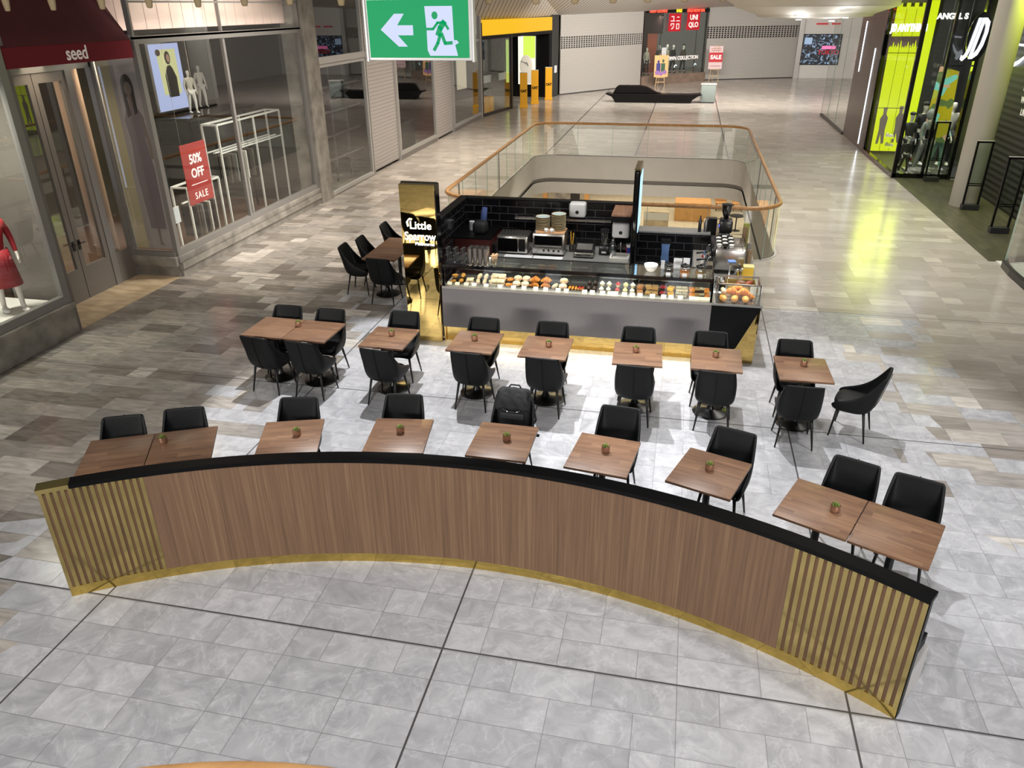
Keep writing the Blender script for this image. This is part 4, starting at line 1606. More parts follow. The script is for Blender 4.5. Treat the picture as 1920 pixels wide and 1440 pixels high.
# hot pastry box on the right end
pb = thing('pastry_box', 'square glass box full of golden pastries on the black counter', 'display case')
mb = MB()
for x in (.70, 1.31):
    for y in (FY + .02, FY + .42):
        mb.box(x, x + .018, y, y + .018, .966, 1.27)
mb.box(.70, 1.328, FY + .02, FY + .045, 1.255, 1.275)
mb.box(.70, 1.328, FY + .415, FY + .438, 1.255, 1.275)
for x in (.70, 1.31):
    mb.box(x, x + .018, FY + .02, FY + .438, 1.258, 1.272)
mb.build('box_frame', 'steel', pb)
MB().box(.69, 1.34, FY + .01, FY + .45, .9655, .972).build('box_base', 'steel', pb)
MB().box(.718, 1.31, FY + .026, FY + .030, .972, 1.255).build('front_glass', 'glass_case', pb)
MB().box(1.316, 1.320, FY + .04, FY + .415, .972, 1.255).build('side_glass', 'glass_case', pb)
area('box_glow', (1.0, FY + .23, 1.42), (1.0, FY + .23, 1.0), 2.6, .5, .3, (1.0, .84, .58), 160)
for i, (x, y, z, k, s_) in enumerate([(.80, .11, .973, 'roll', 1.5), (.97, .11, .973, 'roll', 1.5), (1.13, .11, .973, 'roll', 1.5), (.84, .25, .973, 'sandwich', 1.3), (1.02, .25, .973, 'croissant', 1.5),
                                     (1.18, .24, .973, 'croissant', 1.4), (.92, .18, 1.06, 'croissant', 1.5), (1.10, .18, 1.055, 'croissant', 1.5), (1.01, .27, 1.10, 'croissant', 1.3), (.80, .20, 1.07, 'wrap', 1.1)]):
    put_pastry(k, x, FY + y, z, ['left golden roll at the front of the glass box', 'middle golden roll at the front of the glass box', 'right golden roll at the front of the glass box',
               'pale filled roll at the back left of the glass box', 'croissant low at the back of the glass box', 'croissant at the back right of the glass box', 'left of two croissants piled on the rolls',
               'right of two croissants piled on the rolls', 'topmost croissant of the pile in the glass box', 'pale wrap in the left corner of the glass box'][i], 'pastries in the glass box', s_)

# ---- things on top of the case
tops = zt - .0015
tb = thing('glass_rack', 'black tray holding upturned glasses at the left end of the case', 'tray')
MB().rbox(-3.57, -3.20, FY + .06, FY + .34, tops, tops + .012, .004).build('tray_plate', 'black', tb)
g0 = MB().lathe([(.034, 0), (.034, .006), (.030, .11), (.029, .115)], 18)
g0.lathe([(.029, .111), (.001, .113)], 18)
gl0 = None
for k in range(9):
    x = -3.52 + (k % 3) * .125 + (k // 3) * .01
    y = FY + .12 + (k // 3) * .08
    for lv in range(2 if (k // 3) < 2 else 1):
        if gl0 is None:
            gl0 = g0.build('tumbler', 'glass_ware', None, 'auto')
            o = gl0
        else:
            o = gl0.copy()
            COL.objects.link(o)
        o.location = (x, y, tops + .0125 + lv * .117)
        tag(o, '%s upturned tumbler, %s column of the %s row in the glass rack' % (('lower', 'upper')[lv], ('left', 'middle', 'right')[k % 3], ('front', 'second', 'rear')[k // 3]), 'glass', 'tumblers in the rack')
s0 = None
for k in range(8):
    x = -3.14 + (k % 4) * .085
    y = FY + .10 + (k // 4) * .12
    if s0 is None:
        s0 = MB().lathe([(.030, 0), (.036, .13), (.040, .27), (.038, .27), (.030, .03), (.001, .03)], 18).build('steel_tumbler', 'steel', None, 'auto')
        o = s0
    else:
        o = s0.copy()
        COL.objects.link(o)
    o.location = (x, y, tops)
    tag(o, '%s tall stainless tumbler in the %s line beside the glasses' % (('first', 'second', 'third', 'fourth')[k % 4], ('front', 'rear')[k // 4]), 'cup', 'stainless tumblers')
j = thing('stick_jar', 'jar of sugar sachets and wooden sticks on the case top', 'jar', (-2.76, FY + .17, tops))
MB().lathe([(.05, 0), (.055, .01), (.055, .10), (.050, .10), (.045, .01)], 20).build('jar_body', 'glass_ware', j, 'auto')
for k in range(16):
    a = k * 2.4
    r_ = .012 + .028 * (k % 4) / 3
    MB().tube([(r_ * .5 * math.cos(a), r_ * .5 * math.sin(a), .012), (r_ * 1.9 * math.cos(a), r_ * 1.9 * math.sin(a), .165)], .010, 6).build('sachet', mat('sachet_%d' % k, (206, 170, 132), .7) if k == 0 else bpy.data.materials['sachet_0'], j)
c_ = thing('small_bowl', 'small white bowl beside the stainless tumblers', 'bowl', (-2.88, FY + .33, tops))
MB().lathe([(.025, 0), (.03, .01), (.05, .05), (.048, .05), (.026, .014), (.001, .012)], 20).build('bowl_body', 'cup_white', c_, True)

bw = thing('serving_bowl', 'pale glass bowl with cream contents left of the three jars', 'bowl', (-.31, FY + .28, tops))
b1_ = MB().lathe([(.05, 0), (.06, .008), (.095, .06), (.105, .11), (.100, .11), (.088, .06), (.05, .014), (.001, .012)], 26).build('bowl_body', 'cup_white', bw, True)
MB().lathe([(.092, .065), (.04, .075), (.001, .078)], 20).build('cream_filling', PM['lemon'], bw, True)
JF = ['choc', 'orange', 'crumb']
for k, x in enumerate((-.04, .20, .43)):
    jr = thing('cookie_jar', ('left', 'middle', 'right')[k] + ' glass cookie jar with a black lid on the case top', 'jar', (x, FY + .20, tops), 0, 'cookie jars')
    MB().lathe([(.055, 0), (.075, .012), (.080, .06), (.070, .115), (.062, .125)], 24, cap=False).build('jar_body', 'glass_ware', jr, 'auto')
    MB().lathe([(.066, .125), (.070, .132), (.070, .148), (.05, .158), (.015, .162), (.014, .178), (.001, .180)], 24).build('lid', 'blackplastic', jr, 'auto')
    MB().lathe([(.052, .006), (.070, .02), (.070, .06), (.001, .068)], 18).build('biscuits', PM[JF[k]], jr, True)
    MB().box(-.035, .035, -.090, -.086, .0, .045).build('label_card', 'paper', jr)
for k, (x, w_, h_) in enumerate(((-.155, .06, .13), (.07, .13, .17), (.20, .10, .17))):
    m_ = MB().rbox(x - w_ / 2 + .02, x + w_ / 2 + .02, FY + .43 + k * .03, FY + .436 + k * .03, tops, tops + h_, .002)
    tag(m_.build('menu_card', 'paper'), ['white card standing right of the serving bowl', 'wide white card standing behind the jars', 'white card behind the right jars'][k], 'menu')
sv = MB()
sv.rbox(.50, .60, FY + .08, FY + .30, tops, tops + .20, .01)
tag(sv.build('water_dispenser', 'glass_ware'), 'clear glass vessel at the right end of the case top', 'jug')

# ---- back of the kiosk
kw = thing('kiosk_wall', 'black brick-tiled kiosk wall wrapping the left and back of the cafe', 'wall')
BY = 14.0
MB().box(-4.05, -3.93, 11.7, BY + .14, 0, 1.74).build('left_wall', 'black_tile', kw)
MB().box(-3.93, -.72, BY, BY + .14, 0, 1.74).build('back_wall', 'black_tile', kw)
MB().box(-.72, .62, BY, BY + .14, 0, 1.25).build('low_back_wall', 'black_tile', kw)
mb = MB()
mb.box(-4.07, -3.91, 11.7, BY + .16, 1.74, 1.765)
mb.box(-3.93, -.70, BY - .02, BY + .16, 1.74, 1.765)
mb.build('wall_capping', 'black', kw)
MB().rbox(-.72, .64, BY - .03, BY + .34, 1.25, 1.28, .004).build('low_wall_capping', 'bench', kw)
MB().box(-4.06, -3.93, 11.62, 11.70, 0, 1.76).build('end_post', 'black', kw)
ws = thing('wall_shelf', 'wall shelf rail running across the black tiles', 'shelf')
MB().box(-2.95, -1.12, BY - .14, BY - .002, 1.43, 1.45).build('shelf_board', 'steel_dark', ws)
MB().box(-2.95, -1.12, BY - .15, BY - .14, 1.43, 1.47).build('shelf_lip', 'steel', ws)
ov = thing('overhead_shelf', 'walnut topped ledge between the tiled wall and divider', 'shelf')
MB().rbox(-1.10, -.76, 13.25, BY - .002, 1.70, 1.735, .005).build('ledge_top', 'shelf_wood', ov)
MB().box(-1.10, -.76, 13.25, 13.27, 1.60, 1.70).build('ledge_front', 'black', ov)
bc = thing('back_counter', 'back work counter with a grey top along the tiled wall', 'counter')
MB().box(-3.2, -.72, 13.02, BY - .002, .08, .92).build('carcass', 'steel_dark', bc)
MB().rbox(-3.22, -.72, 12.98, BY - .002, .92, .95, .004).build('worktop', 'bench', bc)
for k in range(4):
    d_ = MB().box(-3.18 + k * .61, -2.60 + k * .61, 13.0, 13.02, .12, .88).build('cabinet_door', 'steel', bc)
    MB().box(-3.10 + k * .61, -2.68 + k * .61, 12.98, 13.0, .82, .835).build('door_handle', 'chrome', d_)
lc = thing('side_cabinet', 'red-brown cabinet in the left corner of the kiosk', 'cabinet')
MB().box(-3.925, -3.24, 13.10, BY - .002, 0, 1.22).build('cabinet_body', 'redwood', lc)
MB().rbox(-3.93, -3.23, 13.07, BY - .002, 1.22, 1.25, .004).build('cabinet_top', 'black', lc)
dv = thing('menu_divider', 'tall black menu board standing edge-on beside the tiled wall', 'sign')
MB().rbox(-.73, -.63, 12.95, 13.75, 0.0, 2.56, .045, seg=4).build('board', 'blackgloss', dv, 'auto')
MB().rbox(-.735, -.625, 12.95, 13.75, 2.555, 2.575, .008).build('gold_cap', 'brass_slat', dv)['label'] = 'gold top strip'
MB().box(-.628, -.622, 13.0, 13.7, 1.5, 2.45).build('lit_screen', emis('menu_screen', (150, 200, 235), 1.6), dv)['label'] = 'bluish lit screen face'
mb = MB()
mb.box(-.72, -.62, 12.99, 13.03, .0, 2.5)

CT = .9505
# microwave
mw = thing('microwave', 'stainless microwave with a black door on the back counter', 'microwave', (-2.86, 13.42, CT))
MB().rbox(-.28, .28, -.24, .22, .02, .33, .012).build('casing', 'steel', mw, 'auto')
MB().box(-.26, .10, -.25, -.24, .05, .29).build('door', 'blackgloss', mw)
MB().box(.12, .24, -.248, -.24, .06, .29).build('control_panel', 'blackplastic', mw)
for k in range(9):
    MB().box(-.26 + k * .058, -.235 + k * .058, -.20, .20, .33, .345).build('top_vent', 'steel_dark', mw)
for s_ in (-.24, .24):
    MB().cyl(s_, 0, 0, .02, .02, 8).build('foot', 'blackplastic', mw)
# toaster oven
to = thing('toaster_oven', 'stainless grill oven with four knobs on the back counter', 'oven', (-2.20, 13.42, CT))
MB().rbox(-.29, .29, -.22, .22, .025, .40, .01).build('casing', 'steel', to, 'auto')
MB().box(-.25, .25, -.235, -.22, .20, .36).build('door', 'blackgloss', to)
MB().tube([(-.24, -.26, .19), (.24, -.26, .19)], .009, 8).build('door_handle', 'steel', to)
for k in range(4):
    MB().lathe([(.022, 0), (.022, .02), (.018, .028)], 14, Matrix.Translation((-.08 + k * .09, -.22, .10)) @ Matrix.Rotation(R(90), 4, 'X')).build('knob', 'chrome', to, 'auto')
for s_ in (-.26, .26):
    MB().box(s_ - .02, s_ + .02, -.2, .2, 0, .025).build('foot', 'blackplastic', to)
cb = thing('cutting_board', 'thin timber board lying on the grill oven', 'board', (-2.20, 13.42, CT + .4005))
MB().rbox(-.24, .28, -.2, .2, 0, .015, .004).build('board_plank', mat('pale_board', (190, 146, 104), .6), cb)
pz = CT + .416
pl0 = None
for sx, n, wh in ((-2.345, 8, 'left shorter'), (-2.06, 10, 'right taller')):
    for k in range(n):
        if pl0 is None:
            pl0 = MB().lathe([(.075, 0), (.105, .004), (.134, .024), (.131, .028), (.100, .009), (.001, .007)], 28).build('plate', 'plate', None, 'auto')
            o = pl0
        else:
            o = pl0.copy()
            COL.objects.link(o)
        o.location = (sx + random.uniform(-.003, .003), 13.47 + random.uniform(-.003, .003), pz + k * .0295)
        if k == n - 1:
            MB().lathe([(.118, .0215), (.095, .0115), (.001, .0095)], 28, cap=False).build('glaze', 'plate_in', o, True)['label'] = 'pale blue glazed inside'
        tag(o, 'stoneware plate number %s from the top of the %s stack' % (['one', 'two', 'three', 'four', 'five', 'six', 'seven', 'eight', 'nine', 'ten'][n - 1 - k], wh), 'plate', 'plates on the grill oven')
for k, sx in enumerate((-2.25, -2.15)):
    cp = thing('espresso_cup', ('left', 'right')[k] + ' small white cup in front of the plate stacks', 'cup', (sx, 13.255, pz))
    MB().lathe([(.022, 0), (.036, .03), (.038, .065), (.035, .065), (.030, .02), (.001, .012)], 20).build('cup_body', 'cup_white', cp, True)
    MB().tube([(.036, 0, .055), (.055, 0, .05), (.055, 0, .025), (.034, 0, .02)], .004, 6).build('handle', 'cup_white', cp)
# sandwich press
sp_ = thing('sandwich_press', 'open silver and black sandwich press on the back counter', 'sandwich press', (-1.56, 13.36, CT))
MB().rbox(-.18, .18, -.20, .16, .02, .10, .015).build('base', 'steel', sp_, 'auto')
MB().rbox(-.16, .16, -.17, .14, .10, .125, .006).build('grill_plate', 'blackplastic', sp_)
T = Matrix.Translation((0, .14, .15)) @ Matrix.Rotation(R(24), 4, 'X')
MB().rbox(-.18, .18, -.30, 0, 0, .06, .015, T).build('lid', 'blackplastic', sp_, 'auto')
MB().rbox(-.14, .14, -.26, -.04, .06, .066, .003, T).build('lid_plate', 'steel', sp_)
MB().tube([T @ Vector((-.14, -.30, .03)), T @ Vector((-.12, -.35, .05)), T @ Vector((.12, -.35, .05)), T @ Vector((.14, -.30, .03))], .010, 8).build('lid_handle', 'blackplastic', sp_, True)
for sx in (-.15, .15):
    MB().box(sx - .02, sx + .02, -.15, .12, 0, .02).build('foot', 'blackplastic', sp_)
ut = thing('utensil_holder', 'black holder of kitchen tools beside the grill oven', 'utensil holder', (-1.82, 13.55, CT))
MB().lathe([(.05, 0), (.055, .15), (.051, .15), (.046, .01)], 18).build('holder', 'steel_dark', ut, 'auto')
for k in range(6):
    a = k * 1.05
    MB().tube([(.02 * math.cos(a), .02 * math.sin(a), .02), (.06 * math.cos(a), .05 * math.sin(a), .30 + .03 * (k % 3))], .007, 6).build('tool_handle', ['blackplastic', 'steel', 'catyellow'][k % 3], ut)
# blender
bl = thing('blender', 'black blender with a clear jug on the back counter', 'blender', (-1.22, 13.50, CT))
MB().rbox(-.09, .09, -.10, .10, 0, .17, .02).build('motor_base', 'blackplastic', bl, 'auto')
MB().lathe([(.05, .17), (.075, .38), (.078, .42)], 16, cap=False).build('jug', 'glass_ware', bl, 'auto')
MB().lathe([(.08, .42), (.08, .445), (.03, .45), (.03, .47)], 16).build('lid', 'blackplastic', bl, 'auto')
MB().box(-.04, .04, -.105, -.10, .04, .07).build('badge', 'paper', bl)
mk = thing('milk_jug', 'tall clear plastic jug beside the blender', 'jug', (-1.06, 13.42, CT))
MB().lathe([(.06, 0), (.065, .02), (.068, .18), (.05, .24), (.03, .27), (.03, .33)], 18).build('jug_body', 'glass_ware', mk, 'auto')
MB().lathe([(.045, 0.02), (.05, .15), (.001, .16)], 14).build('contents', 'glass_ware', mk, True)
sk = thing('hand_sink', 'small white hand sink at the end of the back counter', 'sink', (-.92, 13.28, CT))
mb = MB()
mb.box(-.17, .17, -.19, -.16, 0, .05)
mb.box(-.17, .17, .16, .19, 0, .05)
mb.box(-.17, -.14, -.16, .16, 0, .05)
mb.box(.14, .17, -.16, .16, 0, .05)
mb.box(-.14, .14, -.16, .16, 0, .008)
mb.build('basin', 'cup_white', sk)
MB().tube([(0, .175, .05), (0, .175, .22), (0, .13, .26), (0, .06, .25), (0, .05, .21)], .011, 8).build('tap', 'chrome', sk, True)
ts = thing('tissue_box', 'blue white and red tissue carton beside the hand sink', 'box', (-.78, 13.55, CT), R(15))
MB().rbox(-.055, .055, -.09, .09, 0, .20, .004).build('carton', 'paper', ts)
MB().box(-.056, .056, -.091, -.09, .04, .15).build('blue_band', mat('carton_blue', (40, 66, 160), .5), ts)
MB().box(-.057, -.055, -.09, .09, .0, .16).build('red_side', 'red', ts)
sb = thing('soap_bottle', 'brown pump bottle behind the hand sink', 'bottle', (-.86, 13.72, CT))
MB().lathe([(.03, 0), (.032, .01), (.032, .13), (.012, .155), (.012, .17)], 14).build('bottle_body', mat('amber', (90, 44, 24), .2), sb, 'auto')
MB().tube([(0, 0, .17), (0, 0, .21), (0, -.04, .21)], .006, 6).build('pump', 'blackplastic', sb)
for k, (x, y, z, s_, lb) in enumerate(((-1.77, BY - .13, 1.52, 1.0, 'white paper towel dispenser high on the black tiled wall'), (-.93, 13.42, 1.30, 1.02, 'white paper towel dispenser over the hand sink'))):
    d_ = thing('towel_dispenser', lb, 'dispenser', (x, y, z))
    MB().rbox(-.15 * s_, .15 * s_, -.10, .125, 0, .26, .04, seg=4).build('cover', 'plastic_grey', d_, 'auto')
    MB().lathe([(.032, 0), (.032, .006)], 20, Matrix.Translation((0, -.10, .10)) @ Matrix.Rotation(R(90), 4, 'X')).build('lock', 'blackplastic', d_)
MB_ = MB().box(-1.12, -.74, 13.55, 13.60, CT, 1.60)
tag(MB_.build('splashback', 'blackgloss'), 'narrow black panel carrying the towel dispenser over the sink', 'panel')
for k, (x0, x1) in enumerate(((-2.98, -2.47), (-2.45, -1.92))):
    tag(MB().box(x0, x1, 13.0, 13.16, CT, CT + .004).build('paper_sheet', 'paper'), ('left', 'right')[k] + ' white sheet lying on the front edge of the back counter', 'paper')
# clutter in the left corner
ap = thing('hanging_apron', 'dark apron and blue cloth heaped over the left corner cabinet', 'clothing', (-3.50, 13.45, 1.2505))
MB().rbox(-.14, .12, -.16, .12, 0, .22, .07, seg=3).build('apron', 'cloth_black', ap, True)
MB().tube([(.0, .12, .0), (.02, .14, .28), (.03, .20, .42)], [.07, .06, .05], 10).build('blue_sleeve', mat('navy', (52, 70, 120), .8), ap, True)
rt = thing('roll_holder', 'pale paper roll beside the apron', 'paper roll', (-3.72, 13.62, 1.2505))
MB().lathe([(.05, 0), (.05, .16), (.02, .16), (.02, .001)], 20).build('roll', 'paper', rt, 'auto')
fl_ = thing('knife_block', 'black knife block at the left end of the back counter', 'knife block', (-3.17, 13.12, CT))
MB().rbox(-.035, .035, -.05, .05, 0, .2, .01).build('block', 'blackplastic', fl_)
# blue cup stack / apron at the low wall
ba = thing('blue_cloth', 'blue cloth hanging on the low black tiled wall', 'cloth', (-.14, BY - .01, .72))
mb = MB()
vs, fs = [], []
for i in range(9):
    for jx in range(7):
        u, v = jx / 6 - .5, i / 8
        vs.append((u * (.16 - .03 * math.sin(v * 3)), -.03 - .012 * math.sin(jx * 2.1 + v), v * .36))
for i in range(8):
    for jx in range(6):
        q = i * 7 + jx
        fs.append((q, q + 1, q + 8, q + 7))
mb.add(vs, fs)
o = mb.build('drape', 'blue', ba, True)
o.modifiers.new('thick', 'SOLIDIFY').thickness = .006
MB().rbox(-.10, .10, -.05, .0, .34, .44, .02).build('hook_band', 'blackplastic', ba)

# ---- coffee counter
WT = .9655
gr = thing('coffee_grinder', 'black coffee grinder with a dark bean hopper', 'coffee grinder', (.86, 13.75, WT))
MB().rbox(-.09, .09, -.14, .12, 0, .44, .02).build('grinder_body', 'blackplastic', gr, 'auto')
MB().rbox(-.10, .12, -.17, .13, .44, .66, .03).build('head', 'blackplastic', gr, 'auto')
MB().lathe([(.035, .66), (.05, .70), (.085, .80), (.09, .90)], 22, cap=False).build('hopper', glass('smoked', (.12, .10, .08), .08), gr, 'auto')
MB().lathe([(.095, .90), (.095, .915), (.03, .925), (.001, .927)], 22).build('hopper_lid', 'blackplastic', gr, 'auto')
MB().lathe([(.034, .66), (.05, .71), (.06, .76), (.001, .765)], 18).build('beans', 'sparse_brown', gr)
MB().box(-.105, -.10, -.06, -.02, .52, .56).build('power_light', emis('blue_led', (60, 70, 255), 4), gr)['label'] = 'blue power light'
em = thing('espresso_machine', 'chrome espresso machine crowded with cups on the coffee counter', 'coffee machine', (.92, 13.05, WT), R(-90))
MB().rbox(-.40, .40, -.24, .26, .06, .42, .03).build('machine_body', 'steel', em, 'auto')
MB().rbox(-.38, .38, -.42, -.22, .02, .08, .01).build('drip_tray', 'steel_dark', em)
MB().rbox(-.41, .41, -.30, -.22, .28, .44, .03).build('group_panel', 'blackplastic', em, 'auto')
MB().tube([(-.38, -.2, .47), (-.38, .22, .47), (.38, .22, .47), (.38, -.2, .47)], .008, 8, True).build('cup_rail', 'chrome', em)
for k, x in enumerate((-.2, .2)):
    g_ = MB().cyl(x, -.33, .20, .28, .045, 18).build('group_head', 'chrome', em, 'auto')
    MB().tube([(x, -.33, .19), (x, -.40, .18), (x, -.52, .16)], [.03, .014, .017], 10).build('portafilter', 'blackplastic', em, True)
for k, x in enumerate((-.36, .36)):
    MB().tube([(x, -.28, .30), (x + .02, -.34, .24), (x + .02, -.36, .10)], .007, 8).build('steam_wand', 'chrome', em, True)
for x in (-.36, .36):
    for y in (-.18, .2):
        MB().cyl(x, y, 0, .06, .02, 10).build('foot', 'blackplastic', em)
cs0 = None
for k in range(18):
    x = .74 + (k % 3) * .10
    y = 12.74 + (k // 3) * .105
    if cs0 is None:
        cs0 = MB().lathe([(.022, 0), (.036, .02), (.041, .062), (.038, .062), (.030, .016), (.001, .010)], 16).build('coffee_cup', 'cup_white', None, True)
        cs1 = cs0.copy()
        cs1.data = cs0.data.copy()
        cs1.data.materials.clear()
        cs1.data.materials.append(M['black'])
        COL.objects.link(cs1)
        o = cs0
    else:
        src = cs0 if k % 2 == 0 else cs1
        if k == 1:
            o = cs1
        else:
            o = src.copy()
            COL.objects.link(o)
    o.location = (x, y, WT + .4205)
    tag(o, '%s cup on the espresso machine, %s of three in the %s row from the front' % (('white', 'black')[k % 2], ('left', 'middle', 'right')[k % 3], ('first', 'second', 'third', 'fourth', 'fifth', 'last')[k // 3]), 'cup', 'cups on the espresso machine')
bottles = [(.44, 14.10, .30, .030, 'blackplastic', 'tall black bottle on the left end of the low wall'), (.55, 14.12, .28, .034, 'steel_dark', 'grey bottle right of the tall black one')]
for x, y, h_, r_, m_, lb in bottles:
    b_ = thing('bottle', lb, 'bottle', (x, y, 1.2805))
    MB().lathe([(r_, 0), (r_, h_ * .65), (r_ * .45, h_ * .82), (r_ * .4, h_ * .95), (.002, h_)], 16).build('bottle_body', m_, b_, 'auto')
bx = thing('bar_tray', 'dark box of bar tools beside the bottles', 'box', (.66, 14.22, WT))
MB().rbox(-.08, .08, -.08, .08, 0, .55, .01).build('box_body', 'blackplastic', bx)
for k, (x, y, c1, lb) in enumerate(((.50, 12.95, 'red', 'white squeeze bottle with a red cap'), (.53, 13.12, 'blue', 'white squeeze bottle with a blue cap'), (.58, 13.35, 'cup_white', 'clear squeeze bottle with a pale cap'))):
    b_ = thing('squeeze_bottle', lb + ' on the pale side worktop', 'bottle', (x, y, WT))
    MB().lathe([(.034, 0), (.036, .02), (.036, .14), (.018, .175)], 16).build('bottle_body', 'cup_white', b_, 'auto')
    MB().lathe([(.019, .175), (.019, .20), (.005, .235)], 12).build('cap', c1, b_)
# takeaway cup towers at the right rim
random.seed(11)
CTW = [(1.20, 13.62, 14, 'brown kraft', mat('kraft', (150, 124, 92), .7)), (1.28, 13.40, 9, 'pale grey', mat('cupgrey', (168, 164, 158), .6)), (1.16, 13.42, 11, 'black', M['black']), (1.28, 13.18, 7, 'kraft patterned', mat('kraft2', (174, 150, 118), .7))]
for q_, (x, y, n, lb, m_) in enumerate(CTW):
    c0 = None
    for k in range(n):
        if c0 is None:
            c0 = MB().lathe([(.030, 0), (.043, .105), (.045, .108), (.041, .108), (.028, .006), (.001, .006)], 16).build('paper_cup', m_, None, 'auto')
            o = c0
        else:
            o = c0.copy()
            COL.objects.link(o)
        o.location = (x, y, WT + k * (.028 if q_ else .034))
        tag(o, '%s takeaway cup, one of the nested tower on the right rim' % lb, 'cup', '%s cup tower on the coffee counter' % lb)
yb = thing('paper_bag', 'pale yellow paper bag leaning at the back right of the counter', 'bag', (1.24, 13.92, WT), .2)
MB().rbox(-.05, .05, -.03, .03, 0, .55, .01).build('bag_body', mat('bag_olive', (148, 148, 70), .7), yb)
bt = thing('bread_basket', 'shallow box of brown loaves on the right of the counter', 'basket', (1.10, 11.93, WT))
mb = MB()
mb.box(-.22, .22, -.2, -.19, 0, .1)
mb.box(-.22, .22, .19, .2, 0, .1)
mb.box(-.22, -.21, -.19, .19, 0, .1)
mb.box(.21, .22, -.19, .19, 0, .1)
mb.box(-.21, .21, -.19, .19, 0, .01)
mb.build('basket_box', mat('basket_glass', (150, 132, 84), .3), bt)
for k, (x, y, rr) in enumerate(((1.16, 11.84, .3), (1.03, 11.86, 1.2), (1.10, 12.0, -.4), (1.22, 12.0, .9))):
    lf = MB()
    lf.ball((0, 0, 0), .085, .05, .045, 14, 8, Matrix.Translation((x, y, WT + .075)) @ Matrix.Rotation(rr, 4, 'Z'))
    tag(lf.build('bread_loaf', mat('loaf_%d' % k, (112, 78, 56) if k % 2 == 0 else (128, 56, 28), .6, noise=.3, scale=20), None, True), ['front right', 'front left dark', 'rear left', 'rear right dark'][k] + ' brown loaf in the basket', 'bread', 'loaves in the basket')
yj = thing('honey_box', 'yellow glass canister at the right edge behind the loaves', 'container', (1.22, 12.42, WT))
MB().rbox(-.08, .08, -.08, .08, 0, .22, .012).build('canister', mat('honey', (222, 184, 70), .25, emit=(222, 184, 70), es=.08), yj)
MB().rbox(-.085, .085, -.085, .085, .22, .24, .006).build('lid', mat('honeylid', (196, 190, 130), .3), yj)
bm_ = thing('black_mug', 'large black mug with spoons at the left of the pastry box', 'mug', (.79, 11.80, WT))
MB().lathe([(.05, 0), (.06, .02), (.065, .12), (.061, .12), (.05, .02), (.001, .015)], 22).build('mug_body', 'black', bm_, 'auto')
MB().tube([(-.062, 0, .10), (-.10, 0, .09), (-.10, 0, .04), (-.058, 0, .03)], .007, 8).build('handle', 'black', bm_, True)
for k in range(3):
    MB().tube([(.01 * k, 0, .02), (.03 + .02 * k, .05, .24)], .005, 6).build('spoon', 'chrome', bm_)
rg = thing('card_terminal', 'silver angled payment terminal in the middle of the coffee counter', 'payment terminal', (.93, 12.32, WT), .2)
MB().rbox(-.06, .06, -.06, .06, 0, .02, .005).build('terminal_base', 'steel', rg)
MB().tube([(0, .02, .02), (0, .03, .25), (.01, -.03, .33)], .016, 10).build('terminal_arm', 'chrome', rg, True)
MB().rbox(-.06, .06, -.10, .02, .32, .35, .008).build('terminal_screen', 'blue', rg)
for k, (x, y, z) in enumerate(((1.22, 11.72, 0), (1.31, 11.74, 0))):
    tag(MB().box(x, x + .09, y, y + .004, WT, WT + .13).build('price_sign', 'paper'), ('left', 'right')[k] + ' white price sign standing behind the glass pastry box', 'price card')
tag(MB().rbox(.67, .80, 11.66, 11.76, WT, WT + .006, .002).build('saucer_card', 'paper'), 'white card under the black mug', 'paper')
for k in range(5):
    jg = thing('milk_pitcher', ['steel pitcher nearest the front of the coffee counter', 'second steel pitcher from the front', 'steel pitcher beside the payment terminal', 'steel pitcher before the espresso machine', 'steel pitcher by the kraft cups'][k], 'jug',
               ((.74, .86, 1.05, 1.13, 1.20)[k], (12.05, 12.15, 12.5, 12.56, 12.8)[k], WT), k * 1.0, 'steel milk pitchers')
    MB().lathe([(.045, 0), (.048, .01), (.05, .05), (.036, .10), (.042, .13), (.040, .13), (.034, .10), (.046, .05), (.001, .01)], 18).build('pitcher_body', 'chrome', jg, True)
    MB().tube([(.04, 0, .12), (.075, 0, .10), (.072, 0, .05), (.048, 0, .04)], .005, 6).build('handle', 'chrome', jg, True)


# ------------------------------------------------------------ shop mannequins
def skin_mesh(name, verts, edges, radii, root=0, sub=1):
    me = bpy.data.meshes.new(name)
    me.from_pydata(verts, edges, [])
    o = bpy.data.objects.new(name, me)
    COL.objects.link(o)
    o.modifiers.new('skin', 'SKIN')
    sv = me.skin_vertices[0].data
    for i, r_ in enumerate(radii):
        sv[i].radius = (r_, r_) if not isinstance(r_, tuple) else r_
        sv[i].use_root = (i == root)
    m_ = o.modifiers.new('s', 'SUBSURF')
    m_.levels = m_.render_levels = sub
    dg = bpy.context.evaluated_depsgraph_get()
    out = bpy.data.meshes.new_from_object(o.evaluated_get(dg))
    bpy.data.objects.remove(o)
    for p in out.polygons:
        p.use_smooth = True
    return out


def link_mesh(name, me, m, parent):
    me.materials.clear()
    me.materials.append(M[m] if isinstance(m, str) else m)
    o = bpy.data.objects.new(name, me)
    COL.objects.link(o)
    o.parent = parent
    return o


